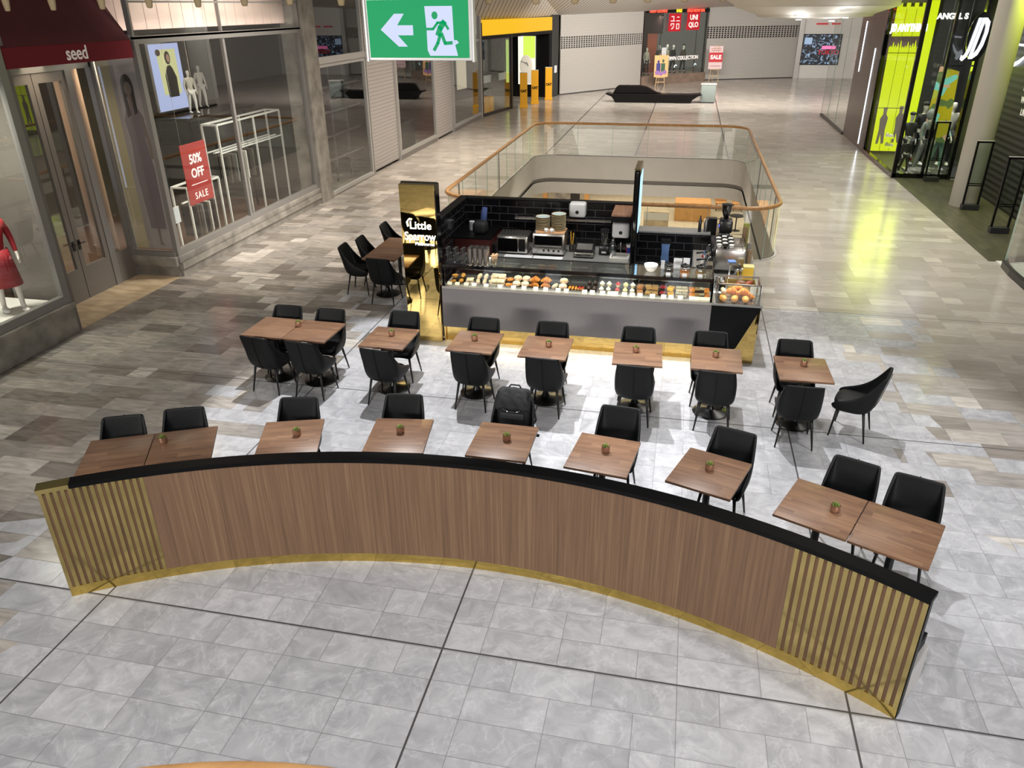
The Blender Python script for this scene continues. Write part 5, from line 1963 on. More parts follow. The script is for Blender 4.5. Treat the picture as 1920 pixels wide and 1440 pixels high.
def figure(name, label, loc, rz, top='black', legs='black', shoe='cup_white', skin='mannequin', hood=None, cap=None, s=1.0, stride=.10, arm=.0, sleeve=True, coat=False, skirt=False, bag=None, cat='mannequin', headless=False, group=None):
    """front of the figure is -Y before rotation"""
    root = thing(name, label, cat, loc, R(rz), group)
    root.scale = (s, s, s)
    V, E_, Rr = [], [], []

    def v(p, r_, par=None):
        V.append(p)
        Rr.append(r_)
        if par is not None:
            E_.append((par, len(V) - 1))
        return len(V) - 1

    pel = v((0, 0, .95), .115)
    wai = v((0, .005, 1.10), .095, pel)
    che = v((0, .01, 1.30), .125, wai)
    nb = v((0, .01, 1.46), .055, che)
    nk = v((0, .0, 1.53), .048, nb)
    if not headless:
        ja = v((0, -.025, 1.60), .068, nk)
        hd = v((0, -.005, 1.69), .083, ja)
        tp = v((0, .005, 1.76), .058, hd)
    for sx in (-1, 1):
        ar = arm if sx > 0 else -arm * .4
        sh = v((sx * .17, .01, 1.42), .052, che)
        el = v((sx * .235, .03 - ar * .3, 1.15), .040, sh)
        wr = v((sx * .235, -.06 - ar, .93 + ar * .5), .027, el)
        pm = v((sx * .235, -.085 - ar * 1.1, .86 + ar * .5), (.034, .018), wr)
        for k in range(4):
            f1 = v((sx * .235, -.115 - ar * 1.1 + k * .021, .80 + ar * .5 - (.004 * abs(k - 1.5))), .009, pm)
            v((sx * .225, -.118 - ar * 1.1 + k * .021, .765 + ar * .5 + .008 * abs(k - 1.3)), .007, f1)
        th = v((sx * .220, -.125 - ar * 1.1, .855 + ar * .5), .010, pm)
        v((sx * .210, -.14 - ar * 1.1, .825 + ar * .5), .008, th)
    for sx in (-1, 1):
        st = stride * sx
        hp = v((sx * .09, 0, .88), .088, pel)
        kn = v((sx * .105, -.02 - st * .6, .50), .058, hp)
        an = v((sx * .11, .03 - st, .10), .038, kn)
        v((sx * .12, -.10 - st, .035), .032, an)
    body = link_mesh('body', skin_mesh('body', V, E_, Rr), skin, root)
    # top
    def sub(idx, grow, extra=()):
        mp = {i: k for k, i in enumerate(idx)}
        return [V[i] for i in idx], [(mp[a], mp[b]) for a, b in E_ if a in mp and b in mp], [(Rr[i] if not isinstance(Rr[i], tuple) else Rr[i][0]) * grow for i in idx]
    h0 = 5 if headless else 8
    n_arm = 14
    L0, R0 = h0, h0 + n_arm
    legs0 = h0 + 2 * n_arm
    idx = [0, 1, 2, 3] + ([L0, L0 + 1, L0 + 2, R0, R0 + 1, R0 + 2] if sleeve else [L0, R0])
    a, b, c = sub(idx, 1.22)
    if coat:
        a = a + [(0, .01, .72)]
        b = b + [(0, len(a) - 1)]
        c = c + [.17]
    link_mesh('jacket' if coat else 'top', skin_mesh('top', a, b, c), top, root)
    if skirt:
        MB().lathe([(.15, 1.02), (.17, .85), (.22, .45), (.21, .45), (.12, 1.0)], 24).build('skirt', legs, root, True)
    elif legs:
        idx = [0] + [legs0, legs0 + 1, legs0 + 2, legs0 + 4, legs0 + 5, legs0 + 6]
        a, b, c = sub(idx, 1.22)
        link_mesh('trousers', skin_mesh('trousers', a, b, c), legs, root)
    if shoe:
        for sx in (-1, 1):
            st = stride * sx
            MB().ball((sx * .115, -.04 - st, .045), .052, .125, .045, 12, 8).build('shoe', shoe, root, True)
    if hood:
        MB().ball((0, .03, 1.66), .125, .13, .165, 14, 10).build('hood', hood, root, True)
    if cap:
        MB().ball((0, .0, 1.75), .092, .10, .065, 14, 8).build('hat', cap, root, True)
    if bag:
        MB().rbox(-.20, .10, -.22, -.10, 1.0, 1.28, .04).build('chest_bag', bag, root, True)
    return root


# ------------------------------------------------------------ right side: cladding, sports shop, column, gates
RX = 6.60
mb = MB()
mb.box(RX, RX + .5, 31.35, 35.75, 0, 7.0)
struct(mb.build('wall_right', 'brownwall'), 'brown clad pier with vertical light slots')
for y, z0, z1, lb in ((34.75, 2.55, 4.35, 'upper vertical light slot on the brown pier'), (32.42, .15, 3.50, 'longer lower vertical light slot on the brown pier')):
    tag(MB().box(RX - .012, RX + .01, y - .035, y + .035, z0, z1).build('light_slot', 'led'), lb, 'light', 'light slots on the brown pier')
# glass front beyond the pier
w = sempty('window_9', 'clear glass shopfront beyond the brown pier')
MB().quad((RX, 35.78, .08), (RX, 42.1, .08), (RX, 42.1, 4.45), (RX, 35.78, 4.45)).build('window_pane', 'glass_dim', w)
MB().box(RX - .05, RX + .05, 35.78, 42.1, 0, .10).build('window_base', 'alu_dark', w)
for y in (38.0, 40.2, 42.08):
    MB().box(RX - .008, RX + .008, y, y + .012, .10, 4.45).build('pane_joint', 'glass_edge', w)
struct(MB().box(8.8, 9.0, 35.78, 46, 0, 5).build('wall_interior', 'white'), 'pale interior wall behind the far glass front')
tag(MB().rbox(8.0, 8.6, 37.0, 38.2, 0, 1.0, .02).build('display_plinth', 'white'), 'white plinth inside the far right glass front', 'plinth')
figure('mannequin', 'pale bare mannequin behind the far right glass front', (7.6, 38.6, 0), -70, top='mannequin', legs='mannequin', shoe=None)

# sports shop window
w = sempty('window_10', 'black framed sports shop window with yellow graphics')
mb = MB()
mb.box(RX - .03, RX + .09, 31.22, 31.34, 0, 7)
mb.box(RX - .03, RX + .09, 26.62, 31.22, 0, .14)
mb.box(RX - .03, RX + .09, 26.56, 26.66, 0, 7)
mb.box(RX, 8.25, 26.56, 26.66, 0, .14)
mb.box(7.42, 7.50, 26.56, 26.66, .14, 7)
mb.box(8.17, 8.27, 26.5, 26.7, 0, 7)
mb.box(RX - .03, RX + .09, 26.62, 31.3, 4.98, 5.06)
mb.build('window_frame', 'blackgloss', w)
MB().quad((RX + .03, 26.66, .14), (RX + .03, 31.22, .14), (RX + .03, 31.22, 5), (RX + .03, 26.66, 5)).build('window_pane', 'glass_dim', w)
area('shop_front_light', (7.6, 27.8, 5.6), (7.7, 27.6, 0), 150, 1.4, 1.4, (1, 1, .96), 140)
MB().quad((RX + .09, 26.60, .14), (8.17, 26.60, .14), (8.17, 26.60, 7), (RX + .09, 26.60, 7)).build('window_pane', 'glass_clear', w)
mb = MB()
mb.box(RX + .1, 9.4, 26.7, 31.2, .0, .06)
mb.box(9.3, 9.4, 26.7, 33, .06, 7)
mb.box(RX + .1, 9.4, 31.22, 31.30, .06, 7)
struct(mb.build('wall_shop', mat('shop_grey', (44, 44, 46), .5)), 'dark grey interior of the sports shop')
# yellow lit graphic wall facing the walkway
yg = thing('yellow_lightbox', 'tall glowing yellow graphic wall in the sports shop window', 'lightbox')
YY = 30.8


def yq(mb, x0, x1, z0, z1, y=YY):
    mb.box(x0, x1, y, y + .05, z0, z1)


mb = MB()
yq(mb, 6.72, 7.68, 3.95, 4.86)
for k in range(4):
    yq(mb, 6.76 + k * .25, 6.88 + k * .25, 4.86, 5.02)
yq(mb, 7.74, 8.02, .25, 5.05)
mb.prism([(6.74, .15), (7.62, .15), (7.66, .8), (7.56, 1.3), (7.68, 2.0), (7.6, 2.6), (7.7, 3.0), (7.60, 3.55), (6.70, 3.62)], 0, .05, Matrix(((1, 0, 0, 0), (0, 0, -1, YY + .05), (0, 1, 0, 0), (0, 0, 0, 1))))
for k in range(12):
    x = 6.71 + k * .078
    h_ = (.08, .2, .10, .16, .24, .06)[k % 6]
    mb.add([(x, YY, 3.56), (x + .076, YY, 3.56), (x + .035, YY, 3.58 + h_), (x, YY + .05, 3.56), (x + .076, YY + .05, 3.56), (x + .035, YY + .05, 3.58 + h_)], [(0, 1, 2), (5, 4, 3), (0, 2, 5, 3), (1, 4, 5, 2)])
mb.build('yellow_panel', 'yellow', yg)
mb = MB()
yq(mb, 6.66, 7.74, 3.3, 3.98, YY + .06)
yq(mb, 7.60, 7.74, 1.6, 3.4, YY + .06)
mb.build('purple_rock_band', mat('purple_rock', (98, 76, 84), .8, noise=.4, scale=6, rgb2=(126, 102, 104)), yg)
for z in (3.42, 1.62):
    MB().box(6.7, 7.7, YY - .015, YY, z, z + .02).build('panel_joint', 'blackplastic', yg)
for k, x in enumerate((7.02, 7.34)):
    MB().box(x, x + .012, YY - .012, YY, .15, 4.8).build('panel_seam', mat('seam_%d' % k, (120, 130, 10), .6), yg)
text('lettering_line', 'JD ANYTHING', .30, 'letter_led', face((7.10, YY - .5, 4.22)), yg, .02, bold=.02, sx=.58)
for k, (x, z) in enumerate(((6.98, .30), (7.50, .35))):
    PR = Matrix(((1, 0, 0, x), (0, 0, -1, YY - .005), (0, 1, 0, z), (0, 0, 0, 1)))
    mb = MB()
    mb.prism([(-.13, .1), (-.05, .1), (-.02, .45), (.05, .1), (.13, .12), (.10, .6), (.13, 1.0), (.05, 1.12), (.07, 1.35), (-.07, 1.35), (-.05, 1.12), (-.13, .95), (-.10, .6)], 0, .01, PR)
    mb.build('printed_rider', mat('rider_grey_%d' % k, (122, 116, 108), .8), yg)
area('yellow_glow', (7.4, YY - .1, 2.6), (6.2, 24.0, 1.0), 55, 1.3, 4.4, (.84, 1.0, .05), 170)
for k, z in enumerate((.36, .68)):
    sh = thing('shoe_shelf', ('lower', 'upper')[k] + ' small yellow shoe shelf in the sports window', 'shelf', (7.24 - .04 * k, 30.35, z))
    MB().rbox(-.16, .10, -.22, .22, 0, .03, .004).build('shelf_board', 'yellow', sh)
    sn = thing('sneaker', 'white sneaker on the %s yellow shelf' % ('lower', 'upper')[k], 'shoe', (7.22 - .04 * k, 30.35, z + .031), 1.2)
    MB().rbox(-.05, .05, -.14, .14, 0, .03, .012).build('sole', 'cup_white', sn, 'auto')
    MB().ball((0, -.03, .055), .045, .11, .04, 12, 8).ball((0, .08, .08), .042, .055, .06, 10, 8).build('upper', 'cup_white', sn, True)
# logo sign
jd = thing('logo_sign', 'large glowing white JD letters beside the green column', 'sign')
T0 = face((7.92, 26.38, 3.50), '-Y') @ Matrix.Diagonal((.66, 1, 1, 1))


def ring(mb, outer, inner, t=.05):
    n = len(outer)
    vs = [(p[0], p[1], 0) for p in outer] + [(p[0], p[1], 0) for p in inner] + [(p[0], p[1], t) for p in outer] + [(p[0], p[1], t) for p in inner]
    fs = []
    for i in range(n):
        k = (i + 1) % n
        fs += [(i, k, n + k, n + i), (2 * n + i, 3 * n + i, 3 * n + k, 2 * n + k), (i, 2 * n + i, 2 * n + k, k), (n + i, n + k, 3 * n + k, 3 * n + i)]
    return vs, fs


sl = lambda x, y: (x + y * .22, y)
D_o = [sl(*p) for p in ((0.02, 0), (.16, 0), (.32, .10), (.41, .35), (.41, .70), (.34, .98), (.18, 1.08), (.02, 1.08))]
D_i = [sl(*p) for p in ((.13, .14), (.18, .15), (.25, .26), (.29, .42), (.29, .68), (.25, .84), (.18, .94), (.13, .94))]
mb = MB()
a, b = ring(mb, D_o, D_i)
mb.add(a, b, T0)
mb.build('letter_d', 'letter_led', jd)
J_ = [sl(*p) for p in ((-.30, -.02), (-.20, -.06), (-.08, .05), (-.03, .25), (-.03, 1.08), (-.14, 1.08), (-.14, .28), (-.18, .12), (-.24, .06), (-.30, .10))]
mb = MB()
n = len(J_)
mb.add([(p[0], p[1], 0) for p in J_] + [(p[0], p[1], .05) for p in J_], [tuple(range(n))[::-1], tuple(range(n, 2 * n))] + [(i, (i + 1) % n, n + (i + 1) % n, n + i) for i in range(n)], T0)
mb.build('letter_j', 'letter_led', jd)
MB().lathe([(.62, 0), (.62, .06)], 32, face((8.10, 26.46, 4.08), '-Y') @ Matrix.Diagonal((.48, 1.05, 1, 1))).build('backing', 'blackgloss', jd)
tag(text('neon_lettering', 'ANGEL S', .22, 'white_sign', face((7.62, 27.6, 4.60), '-Y'), None, .01, bold=.01), 'white lettering with a red halo deep in the sports shop', 'sign')
bn = thing('hanging_banner', 'yellow and turquoise collage banner hanging in the sports shop', 'banner')
mb = MB()
mb.add([(7.40, 27.25, 1.1), (8.12, 27.15, 1.0), (8.02, 27.15, 3.1), (7.48, 27.25, 3.25)], [(0, 1, 2, 3)])
m_ = bpy.data.materials.new('collage')
m_.use_nodes = True
t = NT(m_)
b = m_.node_tree.nodes['Principled BSDF']
tc = t.n('ShaderNodeTexCoord')
vo = t.n('ShaderNodeTexVoronoi')
vo.inputs['Scale'].default_value = 4.5
t.L(tc.outputs['Object'], vo.inputs['Vector'])
sp = t.n('ShaderNodeSeparateColor')
t.L(vo.outputs['Color'], sp.inputs[0])
cr = t.n('ShaderNodeValToRGB')
cr.color_ramp.interpolation = 'CONSTANT'
cr.color_ramp.elements[0].color = lin((176, 160, 20))
cr.color_ramp.elements[1].position = .45
cr.color_ramp.elements[1].color = lin((120, 196, 190))
for p_, c_ in ((.6, (206, 160, 130)), (.75, (170, 176, 60)), (.9, (90, 110, 60))):
    cr.color_ramp.elements.new(p_).color = lin(c_)
t.L(sp.outputs[0], cr.inputs[0])
t.L(cr.outputs[0], b.inputs['Base Color'])
t.L(cr.outputs[0], b.inputs['Emission Color'])
b.inputs['Emission Strength'].default_value = .35
o = mb.build('banner_cloth', m_, bn)
o.modifiers.new('thick', 'SOLIDIFY').thickness = .01
MB().box(7.40, 8.08, 27.18, 27.22, 3.24, 3.28).build('hanging_rod', 'blackplastic', bn)
for x in (7.50, 8.0):
    MB().tube([(x, 27.2, 3.26), (x, 27.2, 6.5)], .006, 6).build('wire', 'steel', bn)

# figures in the sports window
mint = mat('mint_sweats', (150, 184, 176), .8)
grey_s = mat('grey_sweats', (136, 140, 134), .8)
drk = mat('dark_tracksuit', (22, 22, 24), .7)
wht = mat('white_puffer', (196, 190, 178), .7)
pl = thing('window_plinth', 'low pale plinth under the sports window mannequins', 'plinth')
MB().rbox(7.15, 8.15, 26.78, 27.9, .0605, .12, .01).build('plinth_top', 'alu', pl)
figure('mannequin', 'mannequin in grey sweatpants and hood with a black chest bag', (7.50, 27.05, .121), 28, top=grey_s, legs=grey_s, hood=grey_s, bag='black', s=1.05, stride=.14)
figure('mannequin', 'mannequin in a mint hooded tracksuit beside the grey one', (8.0, 27.45, .121), 24, top=mint, legs=mint, hood=mint, s=1.05, stride=.12, arm=.1)
figure('mannequin', 'child mannequin in a black tracksuit with white stripes and grey hat', (6.98, 27.0, .061), 20, top=drk, legs=drk, cap=grey_s, s=.64, stride=.16)
figure('mannequin', 'tall mannequin in a black jacket with white sleeve stripe', (7.70, 28.6, .061), 22, top=drk, legs=drk, cap=drk, s=1.12)
figure('mannequin', 'black dressed mannequin in front of the yellow wall', (7.20, 28.0, .061), 18, top=drk, legs=drk, cap=drk, shoe='black', s=.98)
figure('mannequin', 'mannequin in a white puffer top and black trousers at the back', (8.55, 28.6, .061), 10, top=wht, legs=drk, s=1.15, stride=.05)
tag(MB().rbox(7.72, 7.82, 29.4, 29.5, .061, 1.2, .02).build('red_stand', 'red'), 'small red stand behind the tall black mannequin', 'stand')

# floor of the recessed shop entrance
struct(MB().box(RX + .04, 14, 17.6, 26.55, .0, .012).build('trim_10', 'timber_dark'), 'dark timber floor of the sports shop entrance')
# round column
cl = MB().lathe([(.34, .012), (.34, 7.0)], 40, Matrix.Translation((7.64, 22.95, 0)))
struct(cl.build('wall_column', 'olive', smooth='auto'), 'round pale column lit yellow-green')
area('column_wash', (8.30, 22.2, 6.0), (7.8, 22.9, 3.0), 60, .2, .2, (.80, 1.0, .10), 140)
# dark roller shutter behind
sh = sempty('door_4', 'dark slatted roller shutter closing the sports shop')
MB().box(8.45, 8.55, 17.7, 26.5, .012, 7.0).build('shutter_curtain', 'blackslat', sh)
MB().box(8.30, 8.62, 17.5, 17.7, .012, 7.0).build('shutter_guide', 'black', sh)
tx = thing('window_lettering', 'white lettering and swoosh glowing behind the dark slats', 'sign')
MB().tube([(8.40, 24.35, 3.60), (8.40, 24.15, 3.48), (8.40, 23.8, 3.58), (8.40, 23.3, 3.82)], [.01, .05, .04, .008], 8).build('swoosh', 'letter_led', tx)
MB().box(8.38, 8.40, 23.2, 24.2, 3.95, 4.0).build('lit_bar', 'letter_led', tx)
for k, s_ in enumerate(('HAPPY WHEN', 'WORN WELL', 'LIKE NEW')):
    text('lettering_line', s_, .22, 'white_sign', face((8.42, 22.4, 3.0 - k * .28), '-X'), tx, .003)
# anti-theft gates
for k, (x, y) in enumerate(((7.63, 26.15), (7.64, 22.42), (7.60, 20.06))):
    g = thing('security_gate', ['anti-theft gate nearest the sports shop window', 'anti-theft gate in front of the round column', 'anti-theft gate nearest the glass corner'][k], 'security gate', (x, y, .0125 if k else .0125), 0, 'black framed anti-theft gates')
    mb = MB()
    for sx in (-1, 1):
        mb.box(sx * .18 - .02, sx * .18 + .02, -.03, .03, .05, 1.75)
    mb.box(-.20, .20, -.03, .03, 1.72, 1.765)
    mb.box(-.16, .16, -.02, .02, .62, .64)
    mb.box(-.16, .16, -.02, .02, .67, .69)
    mb.build('gate_frame', 'black', g)
    MB().box(-.16, .16, -.004, .004, .69, 1.72).build('gate_panel', 'glass_clear', g)
    MB().rbox(-.21, .21, -.09, .09, 0, .14, .01).build('gate_base', 'alu_dark', g)
    MB().box(-.2, .2, -.032, .032, 1.765, 1.775).build('gate_top', 'alu_white', g)
# near right glass corner
w = sempty('window_11', 'curved glass shopfront corner at the right edge')
P_ = [(8.6, 17.75), (7.4, 17.72), (6.98, 17.55), (6.80, 17.2), (6.74, 16.6), (6.72, 15.0), (6.72, 9.0)]
mb, mc = MB(), MB()
for a, b in zip(P_, P_[1:]):
    mb.quad((a[0], a[1], .12), (b[0], b[1], .12), (b[0], b[1], 3.3), (a[0], a[1], 3.3))
    d = Vector((b[0] - a[0], b[1] - a[1])).normalized()
    nn = Vector((d.y, -d.x)) * .05
    mc.add([(a[0] - nn.x, a[1] - nn.y, 0), (b[0] - nn.x, b[1] - nn.y, 0), (b[0] + nn.x, b[1] + nn.y, 0), (a[0] + nn.x, a[1] + nn.y, 0),
            (a[0] - nn.x, a[1] - nn.y, .13), (b[0] - nn.x, b[1] - nn.y, .13), (b[0] + nn.x, b[1] + nn.y, .13), (a[0] + nn.x, a[1] + nn.y, .13)],
           [(0, 3, 2, 1), (4, 5, 6, 7), (0, 1, 5, 4), (1, 2, 6, 5), (2, 3, 7, 6), (3, 0, 4, 7)])
mb.build('window_pane', 'glass_clear', w, True)
mc.build('window_base', 'blackplastic', w)
MB().box(6.83, 6.86, 17.28, 17.31, .12, 3.3).build('pane_joint', 'glass_edge', w)
struct(MB().box(6.78, 14, 8.0, 17.6, 0.0, .02).build('trim_11', 'white'), 'pale shop floor behind the right glass')

# ------------------------------------------------------------ far end
def pane_wall(mb, a, b, z0, z1, th=.12):
    d = Vector((b[0] - a[0], b[1] - a[1]))
    n = Vector((d.y, -d.x)).normalized() * th      # towards the viewer side
    vs = [(a[0], a[1], z0), (b[0], b[1], z0), (b[0] - n.x, b[1] - n.y, z0), (a[0] - n.x, a[1] - n.y, z0)]
    mb.add(vs + [(p[0], p[1], z1) for p in vs], [(0, 3, 2, 1), (4, 5, 6, 7), (0, 1, 5, 4), (1, 2, 6, 5), (2, 3, 7, 6), (3, 0, 4, 7)])
    return mb


def shutter(name, a, b, z1, label, band=(2.60, 3.30), hs=(.22, .115)):
    s_ = sempty(name, label)
    A_, B_ = Vector(a), Vector(b)
    L_ = (B_ - A_).length
    u = (B_ - A_) / L_
    n = Vector((u.y, -u.x))
    ang = math.atan2(u.y, u.x)
    T = Matrix.Translation((A_.x, A_.y, 0)) @ Matrix.Rotation(ang, 4, 'Z')
    mb = MB()
    mb.box(0, L_, 0, .06, .03, band[0], T)
    mb.box(0, L_, 0, .06, band[1], z1, T)
    # perforated band as a real grid
    nz = 6
    nx = max(3, int(L_ / hs[0] * 1.0))
    dz = (band[1] - band[0]) / nz
    for k in range(nz):
        mb.box(0, L_, .01, .05, band[0] + k * dz, band[0] + k * dz + dz * .32, T)
    dx = L_ / nx
    for k in range(nx + 1):
        mb.box(max(0, k * dx - dx * .15), min(L_, k * dx + dx * .15), .005, .055, band[0], band[1], T)
    mb.build('shutter_curtain', 'shutter', s_)
    MB().box(.05, L_ - .05, .5, .56, 0, z1, T).build('dark_shop', 'dark_interior', s_)
    MB().box(0, L_, -.01, .07, 0, .05, T).build('bottom_rail', 'alu_dark', s_)
    return s_, T, L_


shutter('door_5', (-7.75, 50.2), (-3.2, 56.6), 5.2, 'long pale roller shutter left of the corner window')
shutter('door_6', (1.05, 61.6), (9.6, 65.2), 5.6, 'long pale roller shutter right of the corner window', band=(2.75, 3.55))
struct(pane_wall(MB(), (7.9, 64.15), (13.8, 64.2), 0, 5.6).build('wall_far', 'white'), 'white wall carrying the video screen')
struct(pane_wall(MB(), (13.8, 64.2), (13.8, 44.0), 0, 5.6).build('wall_far', 'white'), 'white side wall at the far right')
struct(MB().box(7.62, 7.95, 63.9, 64.3, 0, 5.4).build('wall_post', 'alu_white'), 'pale post between shutter and screen wall')
tv = thing('video_screen', 'large video screen with red and white city lettering on the far wall', 'screen')
MB().rbox(7.95, 10.65, 64.05, 64.14, .92, 2.98, .01).build('screen_bezel', 'blackgloss', tv)
m_ = bpy.data.materials.new('screen_picture')
m_.use_nodes = True
t = NT(m_)
b = m_.node_tree.nodes['Principled BSDF']
tc = t.n('ShaderNodeTexCoord')
n1 = t.n('ShaderNodeTexNoise')
n1.inputs['Scale'].default_value = 2.2
n1.inputs['Detail'].default_value = 6
n1.inputs['Distortion'].default_value = 2.5
t.L(tc.outputs['Object'], n1.inputs['Vector'])
cr = t.n('ShaderNodeValToRGB')
cr.color_ramp.elements[0].position = .52
cr.color_ramp.elements[0].color = lin((10, 14, 26))
cr.color_ramp.elements[1].position = .66
cr.color_ramp.elements[1].color = lin((150, 176, 206))
t.L(n1.outputs['Fac'], cr.inputs[0])
t.L(cr.outputs[0], b.inputs['Emission Color'])
b.inputs['Emission Strength'].default_value = .8
b.inputs['Base Color'].default_value = (.01, .01, .01, 1)
MB().box(8.0, 10.6, 64.035, 64.05, .97, 2.93).build('screen_image', m_, tv)
text('lettering_line', 'TOKYO', .42, 'redlight' if 'redlight' in M else 'red_sign', face((9.85, 64.02, 1.75)), tv, .004, bold=.01)
MB().box(9.35, 10.3, 64.01, 64.03, 1.98, 2.2).build('pink_caption', emis('pink_caption', (240, 120, 170), 1.0), tv)
MB().box(8.1, 8.62, 64.01, 64.03, 2.3, 2.75).build('inset_picture', emis('inset_picture', (150, 170, 196), .9), tv)
for k, (x0, x1) in enumerate(((8.75, 9.55), (9.8, 10.4))):
    tag(MB().box(x0, x1, 64.06, 64.14, 3.60, 3.70).build('red_strip', 'red_sign'), ('long', 'short')[k] + ' red strip on the wall above the video screen', 'sign')

# corner display window on a stone plinth
A_, B_ = Vector((-3.15, 56.9)), Vector((1.1, 61.2))
L_ = (B_ - A_).length
ang = math.atan2((B_ - A_).y, (B_ - A_).x)
TU = Matrix.Translation((A_.x, A_.y, 0)) @ Matrix.Rotation(ang, 4, 'Z')
struct(MB().box(-.1, L_, -.15, 3.0, 0, .58, TU).build('wall_plinth', mat('brown_stone', (120, 106, 94), .3, noise=.3, scale=2, rgb2=(150, 126, 112))), 'stone plinth under the corner display window')
w = sempty('window_12', 'corner display window of the clothing shop')
MB().box(0, L_ - .05, -.02, 0, .58, 4.75, TU).build('window_pane', 'glass_clear', w)
mb = MB()
for x in (0, 1.5, 4.9, L_ - .08):
    mb.box(x, x + .035, -.03, .01, .58, 4.8, TU)
mb.build('pane_joint', 'steel_dark', w)
mb = MB()
mb.box(0, 3.6, 2.8, 2.9, .58, 5, TU)
mb.box(1.9, 2.0, .3, 2.8, 3.2, 5, TU)
mb.box(-.02, .0, 0, 2.9, .58, 5, TU)
struct(mb.build('wall_shop', mat('maroon_interior', (58, 38, 36), .7)), 'dark interior behind the corner window')
struct(MB().box(2.4, 3.3, 2.2, 2.3, .58, 3.3, TU).build('wall_panel', mat('rust_panel', (132, 62, 40), .6)), 'rust coloured panel in the corner window')
un1 = thing('shop_banner', 'red square sign with white katakana in the corner window', 'sign')
MB().box(2.05, 3.15, -.20, -.15, 3.35, 4.45, TU).build('sign_board', 'red_sign', un1)
KT = TU @ Matrix.Translation((0, -.205, 0))
mb = MB()
def kb(x0, x1, z0, z1):
    mb.box(x0, x1, -.012, 0, z0, z1, KT)
# yu
kb(2.22, 2.47, 4.24, 4.29); kb(2.42, 2.47, 4.02, 4.24); kb(2.17, 2.55, 3.97, 4.02)
# ni
kb(2.74, 2.95, 4.20, 4.25); kb(2.68, 3.02, 3.97, 4.02)
# ku
kb(2.26, 2.50, 3.80, 3.85); kb(2.45, 2.50, 3.62, 3.80); kb(2.38, 2.45, 3.54, 3.64); kb(2.28, 2.38, 3.48, 3.55); kb(2.20, 2.26, 3.68, 3.84)
# ro
kb(2.72, 2.99, 3.78, 3.83); kb(2.72, 2.99, 3.48, 3.53); kb(2.72, 2.77, 3.53, 3.78); kb(2.94, 2.99, 3.53, 3.78)
mb.build('lettering', 'white_sign', un1)
un2 = thing('shop_banner', 'red square sign with white latin letters in the corner window', 'sign')
MB().box(3.75, 4.95, -.20, -.15, 3.40, 4.50, TU).build('sign_board', 'red_sign', un2)
TF = TU @ Matrix.Rotation(R(90), 4, 'X')
text('lettering_line', 'UNI', .44, 'white_sign', TF @ Matrix.Translation((4.35, 4.18, .206)), un2, .01, bold=.012)
text('lettering_line', 'QLO', .44, 'white_sign', TF @ Matrix.Translation((4.35, 3.72, .206)), un2, .01, bold=.012)
tk = thing('led_ticker', 'red and yellow running text ticker above the corner window', 'sign')
MB().box(.1, L_ - .1, -.10, -.04, 4.50, 4.72, TU).build('ticker_body', 'blackgloss', tk)
rl = emis('ticker_red', (255, 50, 34), 5)
yl = emis('ticker_yellow', (255, 196, 30), 2.2)
M['redlight'] = rl
M['yellowlight'] = yl
text('lettering_line', 'NEW DOWN', .26, 'redlight', TF @ Matrix.Translation((1.1, 4.61, .105)), tk, .004, bold=.01)
text('lettering_line', 'SALE', .24, 'yellowlight', TF @ Matrix.Translation((3.0, 4.61, .105)), tk, .004, bold=.01)
text('lettering_line', 'SALE NOW ON', .24, 'redlight', TF @ Matrix.Translation((4.6, 4.61, .105)), tk, .004, bold=.01)
dcl = text('window_lettering', 'DOWN COLLECTION', .33, 'white_sign', TF @ Matrix.Translation((3.65, 1.62, .03)), None, .004, bold=.012)
tag(dcl, 'white decal lettering across the lower corner window', 'sign')
_p = TU @ Vector((3.2, .45, 4.3))
_q = TU @ Vector((3.2, 1.0, 1.0))
area('window_light', _p, _q, 70, 3.5, .4, (1.0, .9, .82), 150)
brn = mat('brown_coat', (58, 48, 40), .8)
cre = mat('cream_coat', (168, 158, 144), .8)
olv = mat('olive_coat', (56, 54, 42), .8)


def up(x, y):
    p = TU @ Vector((x, y, .581))
    return (p.x, p.y, p.z)


dg_ = math.degrees(ang)
figure('mannequin', 'mannequin in a dark coat at the left edge of the corner window', up(.45, .9), dg_, top=brn, legs='black', coat=True, shoe='black', s=1.05)
figure('mannequin', 'mannequin in a cream coat behind the colourful poster', up(1.1, .8), dg_, top=cre, legs='black', coat=True, s=1.0, shoe='black')
figure('mannequin', 'mannequin in a long dark green coat under the katakana sign', up(2.25, .8), dg_, top=olv, legs='black', coat=True, s=1.08, shoe='black')
figure('mannequin', 'mannequin in a cream vest between two dark coats', up(2.78, .6), dg_, top=cre, legs=brn, coat=False, s=1.05, shoe='tan')
figure('mannequin', 'mannequin in an open olive coat right of the cream vest', up(3.3, 1.1), dg_, top=olv, legs='cup_white', coat=True, s=1.08, shoe='black')
figure('mannequin', 'mannequin in black at the middle post of the corner window', up(3.8, 1.0), dg_, top='black', legs='black', coat=True, s=1.05, shoe='black')
figure('mannequin', 'mannequin in a brown padded jacket and black beanie on the right', up(4.6, .8), dg_, top=brn, legs='black', coat=True, cap='black', s=1.05, shoe='black')
for k, x in enumerate((3.3, 5.2)):
    cv = TU @ Vector((x, .15, .581))
    c_ = thing('light_curl', ('left', 'right')[k] + ' small glowing white curl low in the corner window', 'light', (cv.x, cv.y, cv.z), ang)
    MB().tube([(-.12, 0, .42), (-.08, 0, .56), (.03, 0, .60), (.12, 0, .52)], [.03, .03, .03, .02], 8).build('curl', 'letter_led', c_)
    MB().cyl(0, .0, 0, .55, .01, 8).build('stem', 'steel_dark', c_)
inf = MB().box(1.65, 2.05, -.12, -.08, .60, 2.35, TU)
